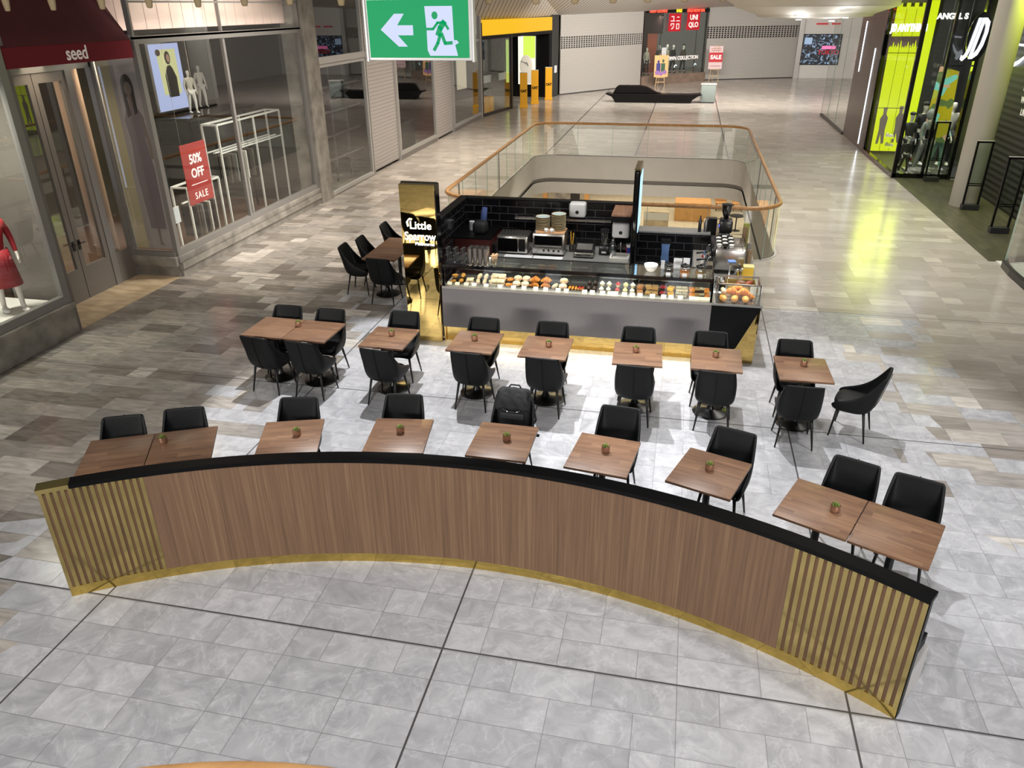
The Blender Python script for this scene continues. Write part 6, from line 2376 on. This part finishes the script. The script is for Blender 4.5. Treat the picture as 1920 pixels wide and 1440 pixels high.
tag(inf.build('info_panel', 'paper'), 'narrow white information panel before the corner window', 'sign')


def easel(name, label, x, y, z0, w_, h_, rz, kind):
    t = thing(name, label, 'easel', (x, y, 0), rz)
    mb = MB()
    mb.bar((-.32, 0, 0), (-.12, .02, z0 + h_ + .1), .022)
    mb.bar((.32, 0, 0), (.12, .02, z0 + h_ + .1), .022)
    mb.bar((0, .55, 0), (0, .05, z0 + h_ + .1), .02)
    mb.box(-.3, .3, -.03, .02, z0 - .05, z0)
    mb.box(-.26, .26, -.02, .02, z0 * .45, z0 * .45 + .04)
    mb.build('easel_frame', mat('pale_pine_' + kind, (206, 178, 134), .6), t)
    T = Matrix.Translation((0, -.05, z0)) @ Matrix.Rotation(R(-4), 4, 'X')
    if kind == 'sale':
        MB().box(-w_ / 2, w_ / 2, -.02, 0, 0, h_, T).build('sign_board', mat('pale_pink', (232, 206, 208), .6), t)
        MB().box(-w_ / 2, w_ / 2, -.03, -.02, h_ * .30, h_ * .72, T).build('red_band', 'red_sign', t)
        text('lettering_line', 'SALE', .36, 'white_sign', T @ Matrix.Translation((0, -.035, h_ * .51)) @ Matrix.Rotation(R(90), 4, 'X'), t, .004, bold=.015)
        for z in (.12, .88, .80):
            MB().box(-w_ * .38, w_ * .38, -.025, -.02, h_ * z, h_ * z + .03, T).build('small_print', 'red', t)
    else:
        MB().box(-w_ / 2, w_ / 2, -.02, 0, 0, h_, T).build('poster_board', mat('peach_poster', (226, 178, 120), .6), t)
        for k, (px, col, hh) in enumerate(((-.2, (60, 60, 130), .95), (.12, (56, 92, 72), 1.0))):
            q = MB().ball((px, -.03, hh), .08, .01, .10, 10, 8, T)
            q.rbox(px - .14, px + .14, -.035, -.02, .35, .86, .004, T)
            q.build('painted_figure', mat('painted_%d' % k, col, .7), t)
        q = MB()
        for px, pz, r_ in ((-.25, .18, .16), (0, .12, .14), (.25, .2, .14)):
            q.ball((px, -.03, pz + .1), r_, .01, r_, 10, 8, T)
        q.build('painted_foliage', mat('painted_lilac', (150, 110, 170), .7), t)
    return t


easel('poster_easel', 'colourful illustrated poster on a small wooden easel before the corner window', -1.83, 56.2, .62, .95, 1.35, R(18), 'art')
easel('sale_easel', 'red and white sale sign on a wooden easel beside the shutter', 1.80, 60.4, .85, .95, 1.5, R(10), 'sale')

# bench and bin
be = thing('mall_bench', 'glossy black sculpted mall bench with a raised back at its left part', 'bench')
YB = 46.6
prof = [(-4.55, .50), (-4.35, .52), (-4.25, .47), (-3.75, .47), (.15, .47), (.75, .50), (.88, .46), (.62, .36), (.35, .18), (.25, .02), (-4.0, .02), (-4.06, .15), (-4.2, .32), (-4.5, .42)]
def sbox(mb, pr, y0, y1, shrink=0):
    n = len(pr)
    vs = [(p[0], y0, p[1]) for p in pr] + [(p[0], y1, p[1]) for p in pr]
    fs = [tuple(range(n)), tuple(range(n, 2 * n))[::-1]] + [(i, n + i, n + (i + 1) % n, (i + 1) % n) for i in range(n)]
    return mb.add(vs, fs)
o = sbox(MB(), prof, YB - .15, YB + .65).build('seat_shell', mat('gloss_plum', (12, 9, 9), .3, spec=.15), be)
bv = o.modifiers.new('b', 'BEVEL')
bv.width = .05
bv.segments = 3
pr2 = [(-4.15, .46), (-3.95, .82), (-3.8, .90), (-2.6, .90), (-2.2, .82), (-1.7, .56), (-1.3, .46)]
o = sbox(MB(), pr2, YB + .18, YB + .55).build('backrest', bpy.data.materials['gloss_plum'], be)
bv = o.modifiers.new('b', 'BEVEL')
bv.width = .04
bv.segments = 3
bi = thing('litter_bin', 'pale grey metal litter bin right of the black bench', 'bin', (1.18, 47.0, 0))
MB().rbox(-.40, .40, -.3, .3, .06, .96, .02).build('bin_body', mat('bin_grey', (118, 128, 125), .45), bi, 'auto')
MB().rbox(-.43, .43, -.32, .32, .96, 1.02, .01).build('bin_lid', 'alu_white', bi)
MB().box(-.36, .36, -.27, .27, 0, .06).build('bin_base', 'alu_dark', bi)

# ------------------------------------------------------------ yellow-fascia shop at the far left
CA, CB = Vector((-9.95, 39.2)), Vector((-7.85, 49.9))
cu_ = (CB - CA)
CL = cu_.length
cang = math.atan2(cu_.y, cu_.x)
TCt = Matrix.Translation((CA.x, CA.y, 0)) @ Matrix.Rotation(cang, 4, 'Z')
cw = sempty('window_13', 'boot shop front with black frame')
MB().box(0, 3.6, 0, .03, .12, 3.75, TCt).build('window_pane', 'glass', cw)
mb = MB()
mb.box(0, 3.7, -.02, .08, 0, .14, TCt)
mb.box(3.6, 3.75, -.05, .1, 0, 3.75, TCt)
mb.box(-.05, 0.05, -.05, .1, 0, 4.3, TCt)
mb.box(9.7, 9.85, -.05, .1, 0, 4.55, TCt)
mb.build('window_frame', 'alu_dark', cw)
mb = MB()
mb.box(0, 9.7, 4.6, 4.7, 0, 3.8, TCt)
mb.box(0, 9.8, 0.12, 4.6, 3.8, 3.85, TCt)
mb.box(9.6, 9.7, .1, 4.6, 0, 3.8, TCt)
struct(mb.build('wall_shop', 'blackplastic'), 'black interior lining of the boot shop')
cf = thing('shop_fascia', 'bright yellow fascia over the boot shop entrance', 'sign')
MB().box(.1, 9.65, -.06, .02, 3.72, 4.42, TCt).build('fascia_board', 'catyellow_lit', cf)
MB().box(.1, 9.65, -.04, .1, 3.55, 3.72, TCt).build('fascia_soffit', 'black', cf)
struct(MB().box(9.85, 10.9, -.02, .1, 0, 4.6, TCt).build('wall_pier', mat('charcoal_pier', (44, 46, 46), .5)), 'charcoal pier beside the boot shop')
tag(MB().box(10.2, 10.6, -.04, -.02, 1.35, 1.75, TCt).build('notice', 'paper'), 'small white notice on the charcoal pier', 'sign')
lb = thing('poster_lightbox', 'tall lit poster of a white boot in the boot shop', 'lightbox')
MB().box(9.50, 9.58, .95, 2.05, .72, 3.4, TCt).build('lit_panel', emis('boot_poster', (232, 232, 214), .95), lb)
MB().box(9.47, 9.50, .95, 1.7, 2.2, 3.4, TCt).build('lime_area', emis('lime_area', (206, 232, 90), .9), lb)
MB().box(9.50, 9.58, 2.55, 2.85, .8, 3.2, TCt).build('side_panel', emis('side_panel', (190, 214, 110), .8), lb)
q = MB().ball((9.44, 1.5, 1.75), .05, .42, .62, 16, 10, TCt)
q.rbox(9.40, 9.46, 1.0, 1.85, .78, 1.4, .04, TCt)
q.build('boot_picture', mat('boot_cream', (214, 206, 190), .6, emit=(214, 206, 190), es=.4), lb)
for k in range(4):
    MB().bar(TCt @ Vector((9.38, 1.35 + k * .13, 1.75 + .1 * k)), TCt @ Vector((9.38, 1.45 + k * .12, 1.98)), .02).build('boot_lace', 'black', lb)
cur = thing('shop_curtain', 'dark patterned hanging panel inside the boot shop', 'curtain')
MB().box(9.48, 9.56, 3.0, 4.4, .3, 3.6, TCt).build('panel_sheet', mat('dark_pattern', (30, 32, 26), .4, noise=.6, scale=5, rgb2=(74, 80, 60)), cur)
for k, x in enumerate((4.3, 6.2, 8.4)):
    p = TCt @ Vector((x, -.45 if k == 0 else -.35, 0))
    g = thing('branded_gate', ['left yellow gate post of the boot shop', 'middle yellow gate post of the boot shop', 'right yellow gate post of the boot shop'][k], 'security gate', (p.x, p.y, 0), R(12), 'yellow gate posts')
    MB().rbox(-.20, .20, -.06, .06, 0, 1.78, .01).build('gate_panel', 'catyellow', g)
    MB().rbox(-.23, .23, -.09, .09, 0, .13, .01).build('gate_base', 'catyellow', g)
    MB().box(-.205, .205, -.065, .065, 1.78, 1.80).build('gate_top', 'paper', g)
    text('lettering_line', 'CAT', .17, 'black', face((0, -.066, .86)), g, .003, bold=.012)
# window display beside it
dsp = thing('boot_display', 'boots on yellow blocks in the boot shop window', 'display')
for k, (x, h_) in enumerate(((.7, .45), (1.4, .55), (2.0, .75))):
    MB().box(x, x + .45, .5, .9, 0, h_, TCt).build('yellow_block', 'catyellow', dsp)
tag(MB().box(.5, 1.5, 1.6, 1.66, 1.2, 3.2, TCt).build('boot_banner', mat('cream_banner', (216, 204, 180), .6, emit=(216, 204, 180), es=.4)), 'pale banner hanging in the boot shop window', 'banner')
for k, x in enumerate((.3, 2.2)):
    tag(MB().box(x, x + .9, .06, .08, 1.55, 1.9, TCt).build('sticker', 'paper'), ('left', 'right')[k] + ' white sticker on the boot shop glass', 'sign')

# ------------------------------------------------------------ soffits
bot = [(-10.3, 39.0, 4.35), (-7.85, 50.0, 4.50), (-3.2, 56.5, 4.62), (1.2, 61.3, 4.80), (9.6, 65.0, 5.0), (14, 66, 5.1)]
top_ = [(-10.3, 31.0, 6.2), (-7.5, 36.0, 6.6), (-3.0, 39.0, 6.9), (2.0, 41.0, 7.1), (8.0, 42.0, 7.2), (14, 42, 7.2)]
mb = MB()
for i in range(len(bot) - 1):
    mb.quad(bot[i], bot[i + 1], top_[i + 1], top_[i])
struct(mb.build('ceiling_1', 'soffit'), 'sloping slatted soffit over the far end')
# curved plaster bowl with rings and downlights
CC = (4.1, 31.0)
mb = MB()
prof = [(.001, 4.62), (.5, 4.60), (1.05, 4.60), (1.1, 4.52), (1.9, 4.58), (1.95, 4.66), (2.7, 4.90), (2.75, 4.98), (3.6, 5.45), (6.0, 7.2)]
mb.lathe(prof, 72, Matrix.Translation((CC[0], CC[1], 0)), cap=False)
struct(mb.build('ceiling_2', 'soffit_plain', smooth='auto'), 'stepped round plaster ceiling feature')
for k, (x, y, z) in enumerate(((4.5, 29.6, 4.45), (3.4, 29.2, 4.50), (4.75, 28.6, 4.56))):
    tag(MB().lathe([(.09, 0), (.09, .02)], 20, Matrix.Translation((x, y, z))).build('downlight', 'led'), ['downlight in the middle ring of the round ceiling', 'downlight at the left of the round ceiling', 'downlight at the front edge of the round ceiling'][k], 'light', 'ceiling downlights')
    d = bpy.data.lights.new('downlight_glow', 'POINT')
    d.energy = 9
    d.shadow_soft_size = .05
    o = bpy.data.objects.new('downlight_glow', d)
    COL.objects.link(o)
    o.location = (x, y - .1, z - .16)


# ------------------------------------------------------------ left shop details
aw = thing('awning', 'burgundy canvas awning with a red lettered valance over the shop entrance', 'awning')
y0, y1 = 10.46, 13.40
mb = MB()
mb.add([(WX, y0, 4.51), (WX, y1, 4.51), (WX - 1.1, y1, 6.3), (WX - 1.1, y0, 6.3)], [(0, 1, 2, 3)])
vs, fs = [], []
NU, NV = 24, 10
mb = MB()
for i in range(NV + 1):
    for k in range(NU + 1):
        u, v = k / NU, i / NV
        s_ = .025 * math.sin(u * 19) * math.sin(v * PI) + .02 * math.sin(u * 7 + v * 4) * math.sin(v * PI)
        vs.append((WX - 1.1 * v - s_, y0 + (y1 - y0) * u, 4.51 + 1.79 * v - s_ * .6))
for i in range(NV):
    for k in range(NU):
        q = i * (NU + 1) + k
        fs.append((q, q + 1, q + NU + 2, q + NU + 1))
mb.add(vs, fs)
o = mb.build('canopy', 'burgundy', aw, True)
o.modifiers.new('thick', 'SOLIDIFY').thickness = .02
mb = MB()
mb.box(WX - .01, WX + .015, y0, y1, 4.22, 4.515)
v_ = mb.build('valance', 'burgundy_red', aw)
for yy in (y0, y1 - .02):
    mb = MB()
    mb.add([(WX, yy, 4.515), (WX - 1.1, yy, 6.3), (WX - 1.1, yy, 4.6), (WX, yy, 4.3), (WX, yy + .02, 4.515), (WX - 1.1, yy + .02, 6.3), (WX - 1.1, yy + .02, 4.6), (WX, yy + .02, 4.3)],
           [(0, 1, 2, 3), (7, 6, 5, 4), (0, 4, 5, 1), (1, 5, 6, 2), (2, 6, 7, 3), (3, 7, 4, 0)])
    mb.build('side_panel', 'burgundy', aw)
text('lettering_line', 'seed', .30, 'cream_text', face((WX + .018, 11.98, 4.365), '+X'), aw, .003, bold=.004, sx=.92)

# long poster of a woman on the return window
po = thing('window_poster', 'tall lilac poster of a long-haired woman in the return window', 'poster')
gp = mat('poster_lilac', (172, 160, 160), .6)
MB().box(-10.62, -10.06, 13.475, 13.49, .58, 4.25).build('poster_sheet', gp, po)
MB().box(-10.9, -10.62, 13.475, 13.49, .58, 4.48).build('cream_border', mat('poster_cream', (196, 180, 148), .7), po)
PF = face((-10.32, 13.474, 0), '-Y')
mb = MB()
mb.prism([(-.14, 1.0), (.20, 1.0), (.22, 2.2), (.16, 2.75), (.22, 3.15), (.10, 3.38), (-.10, 3.38), (-.20, 3.1), (-.16, 2.7), (-.20, 2.1)], 0, .004, PF)
mb.build('printed_dress', mat('dress_grey', (128, 114, 120), .8), po)
mb = MB()
mb.ball((0.0, 3.72, .003), .13, .21, .003, 20, 12, PF)
mb.prism([(-.13, 3.7), (-.06, 3.7), (-.03, 3.2), (-.12, 3.15)], 0.001, .005, PF)
mb.prism([(.05, 3.7), (.13, 3.7), (.12, 3.25), (.05, 3.2)], 0.001, .005, PF)
mb.build('printed_hair', mat('hair_grey', (70, 60, 58), .8), po)
mb = MB()
mb.ball((.01, 3.68, .007), .075, .125, .003, 16, 10, PF)
mb.prism([(-.03, 3.35), (.05, 3.35), (.045, 3.6), (-.025, 3.6)], .002, .007, PF)
mb.prism([(.16, 3.1), (.22, 3.05), (.27, 2.4), (.21, 2.38)], .002, .006, PF)
mb.prism([(0.0, 1.0), (.05, 1.0), (.04, .72), (.10, .66), (.0, .66)], .002, .006, PF)
mb.build('printed_skin', mat('skin_grey', (134, 116, 110), .8), po)

# hanging sale banner
sb = thing('sale_banner', 'red banner offering half price hanging inside the large window', 'banner')
mb = MB()
mb.box(-10.26, -10.24, 14.60, 15.50, 1.20, 2.45)
mb.build('banner_sheet', 'red', sb)
text('lettering_line', '50%', .27, 'white_sign', face((-10.235, 15.05, 2.12), '+X'), sb, .002, bold=.006)
text('lettering_line', 'OFF', .27, 'white_sign', face((-10.235, 15.05, 1.83), '+X'), sb, .002, bold=.006)
MB().box(-10.236, -10.233, 14.75, 15.35, 1.60, 1.615).build('small_print', 'white_sign', sb)
text('lettering_line', 'SALE', .20, 'white_sign', face((-10.235, 15.05, 1.36), '+X'), sb, .002, bold=.002, space=1.2)
for y in (14.65, 15.45):
    MB().tube([(-10.25, y, 2.45), (-10.25, y, 4.5)], .003, 5).build('wire', 'steel', sb)
tag(MB().box(-10.06, -10.05, 13.72, 13.90, 1.05, 1.38).build('window_notice', 'paper'), 'small white notice on the lower corner of the large window', 'notice')

# reflection in the window glass, built as solids behind it: glowing poster, figures, deck
lx = thing('reflected_poster', 'solid stand-in for a blue-white fashion poster reflected in the large window', 'lightbox', (-12.28, 17.62, 1.54), R(90))
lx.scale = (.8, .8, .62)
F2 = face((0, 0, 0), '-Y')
MB().rbox(-.75, .75, 0, .08, 2.0, 4.45, .02).build('reflected_frame', 'alu', lx)
MB().box(-.72, .72, -.01, 0, 2.03, 4.42).build('reflected_sheet', emis('reflection_blue', (196, 206, 250), .62), lx)
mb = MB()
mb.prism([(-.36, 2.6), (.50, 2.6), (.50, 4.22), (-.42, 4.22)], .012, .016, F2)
mb.build('pale_yellow_area', emis('reflection_yellow', (222, 218, 158), .66), lx)
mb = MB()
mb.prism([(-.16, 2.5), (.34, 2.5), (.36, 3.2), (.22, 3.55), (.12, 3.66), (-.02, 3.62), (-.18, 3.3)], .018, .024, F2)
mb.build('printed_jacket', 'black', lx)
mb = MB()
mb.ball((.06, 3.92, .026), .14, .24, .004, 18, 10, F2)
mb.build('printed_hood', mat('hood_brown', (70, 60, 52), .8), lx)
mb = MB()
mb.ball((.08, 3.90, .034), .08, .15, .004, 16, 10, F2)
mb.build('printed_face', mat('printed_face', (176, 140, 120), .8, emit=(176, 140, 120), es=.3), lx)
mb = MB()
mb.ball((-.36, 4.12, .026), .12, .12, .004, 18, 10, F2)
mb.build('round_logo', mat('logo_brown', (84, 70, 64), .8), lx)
figure('mannequin', 'solid stand-in for a white mannequin reflected before the fashion poster', (-11.85, 17.75, 2.70), 60, top=wht, legs='cup_white', s=.56)
figure('mannequin', 'solid stand-in for a pale mannequin bust reflected in the large window', (-12.3, 18.9, 2.70), 60, top='mannequin', legs='mannequin', shoe=None, s=.58)
rd = thing('reflected_deck', 'solid stand-in for a dark curved desk reflected in the large window', 'display')  # the reflected desk, modelled as a deck inside the shop
MB().rbox(-12.7, -11.4, 16.8, 19.9, 2.60, 2.695, .03).build('reflected_deck_top', 'blackgloss', rd)
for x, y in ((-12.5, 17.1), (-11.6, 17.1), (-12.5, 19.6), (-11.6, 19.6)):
    MB().cyl(x, y, .015, 2.60, .04, 12).build('leg', 'black', rd)  # legs of the stand-in for the reflected desk
# white clothes rails
for k, (yy0, yy1, z1) in enumerate(((15.5, 16.8, 1.35), (17.1, 20.2, 2.5))):
    rk = thing('clothes_rail', ('near', 'far')[k] + ' white framed clothes rail inside the large window', 'clothes rail')
    mb = MB()
    for x in (-11.3, -10.9):
        for y in (yy0, yy1):
            mb.box(x - .02, x + .02, y - .02, y + .02, 0, z1)
        mb.box(x - .02, x + .02, yy0, yy1, z1, z1 + .04)
    mb.box(-11.3, -10.9, yy0 - .02, yy0 + .02, z1, z1 + .04)
    mb.box(-11.3, -10.9, yy1 - .02, yy1 + .02, z1, z1 + .04)
    zr = 1.0 if k == 0 else 1.85
    mb.box(-11.32, -10.88, (yy0 + yy1) / 2 - .02, (yy0 + yy1) / 2 + .02, zr, zr + .03)
    if k:
        for x in (-11.3, -10.9):
            mb.box(x - .02, x + .02, 18.8 - .02, 18.8 + .02, 0, z1)
            mb.box(x - .015, x + .015, yy0, yy1, zr, zr + .03)
    mb.box(-11.12, -11.08, yy0, yy1, zr, zr + .03)
    mb.build('rail_frame', 'white', rk)
    for q in range(9):
        y = yy0 + .2 + q * (.10 if k == 0 else .16)
        gm = thing('hanging_garment', '%s garment on the %s white clothes rail' % (['first', 'second', 'third', 'fourth', 'fifth', 'sixth', 'seventh', 'eighth', 'last'][q], ('near', 'far')[k]), 'clothing', (-11.10, y, zr + .01), 0, 'garments on the %s rail' % ('near', 'far')[k])
        MB().tube([(0, 0, 0.0), (0, 0, -.06), (-.14, 0, -.13), (.14, 0, -.13), (0, 0, -.06)], .006, 6).build('hanger', 'steel', gm)
        MB().rbox(-.19, .19, -.02, .02, -.80, -.10, .02).build('garment', ['black', 'sparse_brown', brn, 'alu', 'black', olv, 'mannequin', 'black', 'sparse_brown'][q], gm)

# corner display at the left edge
figure('mannequin', 'mannequin in a red dress in the front window at the left edge', (-10.42, 9.72, .601), 60, top=mat('red_dress', (150, 22, 34), .7), legs=mat('red_dress2', (150, 22, 34), .7), skirt=True, shoe='cup_white', s=1.02)
dk = thing('display_floor', 'white lit display floor with brand letters in the front window', 'display')
MB().box(-11.6, -10.09, 4.2, 10.28, .562, .60).build('display_board', 'cup_white', dk)
text('lettering_line', 'seed', .34, 'blackplastic', Matrix.Translation((-10.24, 8.95, .603)) @ Matrix.Rotation(R(90), 4, 'Z'), dk, .003)
area('window_glow', (-10.5, 9.4, 4.4), (-10.6, 9.2, .6), 70, .4, 1.2, (1.0, .95, .82), 120)
for k, (x, y, c_) in enumerate(((-12.2, 11.7, mat('tealcloth', (64, 104, 108), .8)), (-12.6, 12.3, 'sparse_brown'))):
    rk = thing('clothes_rack', ('near', 'far')[k] + ' black clothes rack inside the entrance', 'clothes rack', (x, y, 0))
    mb = MB()
    mb.tube([(0, -.5, .02), (0, -.5, 1.45), (0, .5, 1.45), (0, .5, .02)], .018, 8)
    mb.build('rack_frame', 'black', rk)
    for q in range(6):
        MB().rbox(-.18, .18, -.42 + q * .15, -.38 + q * .15, .55, 1.38, .02).build('hanging_dress', [c_, 'mannequin', 'black'][q % 3], rk)
struct(MB().box(-14.9, -11.2, 2.0, 20.4, .0, .015).build('trim_12', mat('shop_boards', (84, 58, 40), .5)), 'brown timber floor of the clothes shop')
area('shop_glow', (-12.6, 12.0, 4.4), (-12.4, 12.2, 0), 30, 1.5, 3.0, (1.0, .84, .66), 140)
area('shop_glow', (-12.6, 17.0, 4.4), (-12.4, 17.0, 0), 26, 1.5, 5.0, (1.0, .90, .78), 140)
# furniture behind the further windows
tag(MB().rbox(-11.6, -10.6, 28.4, 30.6, 0.02, 1.0, .05).build('shop_table', 'black'), 'black table in the dark window between the louvred panels', 'table')

# ------------------------------------------------------------ exit sign hanging close to the camera
ex = thing('exit_sign', 'green emergency exit sign with white arrow and running figure', 'exit sign')
EX0, EX1, EZ0, EZ1, EY = -2.41, -1.605, 4.655, 5.05, 6.0
MB().rbox(EX0 - .012, EX1 + .02, EY + .004, EY + .05, EZ0 - .02, EZ1 + .02, .006).build('housing', 'alu_white', ex)
MB().box(EX0 + .01, EX1 - .01, EY - .001, EY + .006, EZ0, EZ1).build('green_face', 'exit_green', ex)
for x in (EX0 - .02, EX1 + .012):
    MB().rbox(x, x + .018, EY - .01, EY + .055, EZ0 - .03, EZ1 + .02, .004).build('end_bracket', 'alu_white', ex)
for x in (EX0 + .15, EX1 - .15):
    MB().tube([(x, EY + .03, EZ1), (x, EY + .03, 7.5)], .006, 6).build('suspension_rod', 'steel', ex)
TE = face((EX0, EY - .002, EZ0), '-Y')
W_, H_ = EX1 - EX0, EZ1 - EZ0
def pe(px, py_):            # pixels of the sign face in the reference, origin top-left
    return (W_ * (px - 30) / 740.0, H_ * (1 - (py_ - 10) / 405.0))
mb = MB()
arrow = [pe(*p) for p in ((130, 215), (235, 105), (305, 105), (252, 185), (365, 185), (365, 255), (252, 255), (320, 335), (255, 335))]
mb.prism(arrow, 0, .002, TE)
mb.build('white_arrow', 'exit_white', ex)
mb = MB()
mb.prism([pe(*p) for p in ((455, 55), (650, 55), (655, 290), (680, 400), (545, 400), (480, 400), (463, 360), (463, 215))], 0, .0015, TE)
mb.build('white_doorway', 'exit_white', ex)
mb = MB()
mb.ball(pe(525, 118) + (.004,), .0235, .0265, .003, 18, 8, TE)
def limb(pts, w0):
    pts = [Vector(pe(*p)) for p in pts]
    for a, b in zip(pts, pts[1:]):
        d = (b - a).normalized()
        n_ = Vector((-d.y, d.x)) * w0
        e = d * w0 * .5
        mb.prism([tuple(a - n_ - e), tuple(b - n_ + e), tuple(b + n_ + e), tuple(a + n_ - e)], .002, .005, TE)
limb([(590, 165), (562, 205), (545, 250)], .020)
limb([(540, 170), (590, 165), (618, 212)], .009)
limb([(545, 168), (510, 212), (465, 212)], .009)
limb([(560, 250), (540, 310), (512, 358)], .012)
limb([(570, 245), (592, 312), (640, 308)], .012)
mb.build('running_figure', 'exit_green', ex)
mb = MB()
mb.prism([pe(*p) for p in ((600, 325), (660, 325), (690, 308), (675, 290), (650, 290), (665, 305))], .002, .004, TE)
mb.prism([pe(*p) for p in ((500, 365), (530, 365), (545, 385), (520, 385))], .002, .004, TE)
mb.build('figure_feet', 'exit_white', ex)

# beige baffles hanging in a row at the top
zb = [(-5.56, 5.005), (-5.12, 5.008), (-4.66, 5.012), (-4.23, 5.018), (-3.80, 5.02), (-3.40, 5.025), (-3.02, 5.03), (-2.60, 5.02), (-1.46, 5.02), (-1.11, 5.015), (-.83, 5.015), (-.56, 5.017), (-.32, 5.018), (-.07, 5.02), (.19, 5.022), (.42, 5.03)]
for k, (x, z) in enumerate(zb):
    x *= 6.4 / 6.0
    z = 5 + (z - 5) * 1.0
    b_ = MB()
    b_.lathe([(.014, 0), (.026, .006), (.034, .05), (.046, .16), (.055, .40)], 18, Matrix.Translation((x, 6.4, z - .005)) @ Matrix.Diagonal((1, .5, 1, 1)))
    o = b_.build('hanging_baffle', 'beige', None, 'auto')
    wh = ['leftmost', 'second', 'third', 'fourth', 'fifth', 'sixth', 'seventh', 'eighth', 'first right of the exit sign', 'second right of the exit sign', 'third right of the exit sign', 'fourth right of the exit sign', 'fifth right of the exit sign', 'fourth from the right end', 'second from the right end', 'rightmost'][k]
    tag(o, 'beige tapered baffle tip at the top, %s%s' % (wh, '' if k > 7 else ' from the left' if k else ''), 'ceiling baffle', 'beige baffle tips')

# timber handrail of the viewing balcony
hr = thing('balcony_handrail', 'curved timber handrail of the balcony at the bottom edge', 'handrail')
pts = []
for k in range(25):
    a = R(-45 + 90 * k / 24)
    pts.append((-.20 + .48 * math.sin(a), .3385 + .48 * (math.cos(a) - 1), 4.45))
MB().tube(pts, .030, 14).build('rail', 'rail_wood', hr, 'auto')
mb = MB()
for a, b in zip(pts, pts[1:]):
    mb.quad((a[0], a[1] - .01, 3.4), (b[0], b[1] - .01, 3.4), (b[0], b[1] - .01, 4.28), (a[0], a[1] - .01, 4.28))


# ------------------------------------------------------------ level below, seen through the void
def lowshop(x0, x1, y0, y1, h, m, name='wall_lower', label='cream shop wall on the level below'):
    struct(MB().box(x0, x1, y0, y1, -5, -5 + h).build(name, m), label)


lowshop(-8.6, 14, 52, 52.2, 3.5, mat('cream_wall', (226, 216, 196), .7), label='cream wall on the level below')
area('lower_light', (-2, 40, -1.6), (-2, 40, -5), 520, 14, 9, (1.0, .90, .74), 170)
area('lower_light', (-1.5, 22, -1.6), (-1.5, 24, -5), 300, 6, 8, (1.0, .92, .80), 170)
kk = thing('tan_kiosk', 'orange-tan kiosk counter on the level below', 'kiosk')
MB().rbox(-.1, 1.7, 39.8, 42.2, -5, -4.05, .03).build('kiosk_body', 'tan', kk)
MB().rbox(.3, 1.3, 41.2, 41.7, -4.049, -4.03, .01).build('oval_sign', 'paper', kk)
for k, x in enumerate((2.2, 3.3)):
    tb = thing('round_table', ('left', 'right')[k] + ' black round cafe table on the level below', 'table', (x - .4, 37.4 + k, -5))
    MB().lathe([(.36, .72), (.36, .75)], 24).build('tabletop', 'black', tb)
    MB().cyl(0, 0, .03, .72, .03, 12).build('pole', 'black', tb)
    MB().lathe([(.24, 0), (.05, .04)], 20).build('base', 'black', tb)
for k, (x, m_) in enumerate(((-7.6, 'tan'), (-6.4, 'dark_interior'), (-5.2, 'tan'), (-6.9, 'stone'))):
    struct(MB().box(x, x + (.25 if m_ == 'tan' else .9), 43.5 - k * .01, 43.8, -5, -2.2).build('wall_lower', m_), 'shopfront strip on the level below')
for k in range(3):
    st = thing('low_stool', ['left', 'middle', 'right'][k] + ' tan backed stool behind the cafe tables on the level below', 'stool', (2.3 + k * .9, 42.5, -5))
    MB().rbox(-.3, .3, -.25, .25, .38, .46, .03).build('seat_pad', 'tan', st)
    for sx in (-.22, .22):
        for sy in (-.18, .18):
            MB().cyl(sx, sy, 0, .38, .02, 8).build('leg', 'black', st)
    MB().rbox(-.3, .3, .22, .28, .46, .85, .03).build('seat_back', 'tan', st)
for k, (x, y) in enumerate(((-.95, 38.2), (-3.4, 39.5), (1.9, 36.5))):
    cbn = thing('lower_cabinet', ['pale cabinet below the menu board on the lower level', 'pale cabinet at the left on the lower level', 'pale cabinet at the right on the lower level'][k], 'cabinet', (x, y, -5))
    MB().rbox(-.6, .6, -.4, .4, 0, .9, .01).build('cabinet_body', 'travertine', cbn)
    MB().box(-.58, .58, -.41, -.40, .5, .86).build('drawer_front', 'white', cbn)
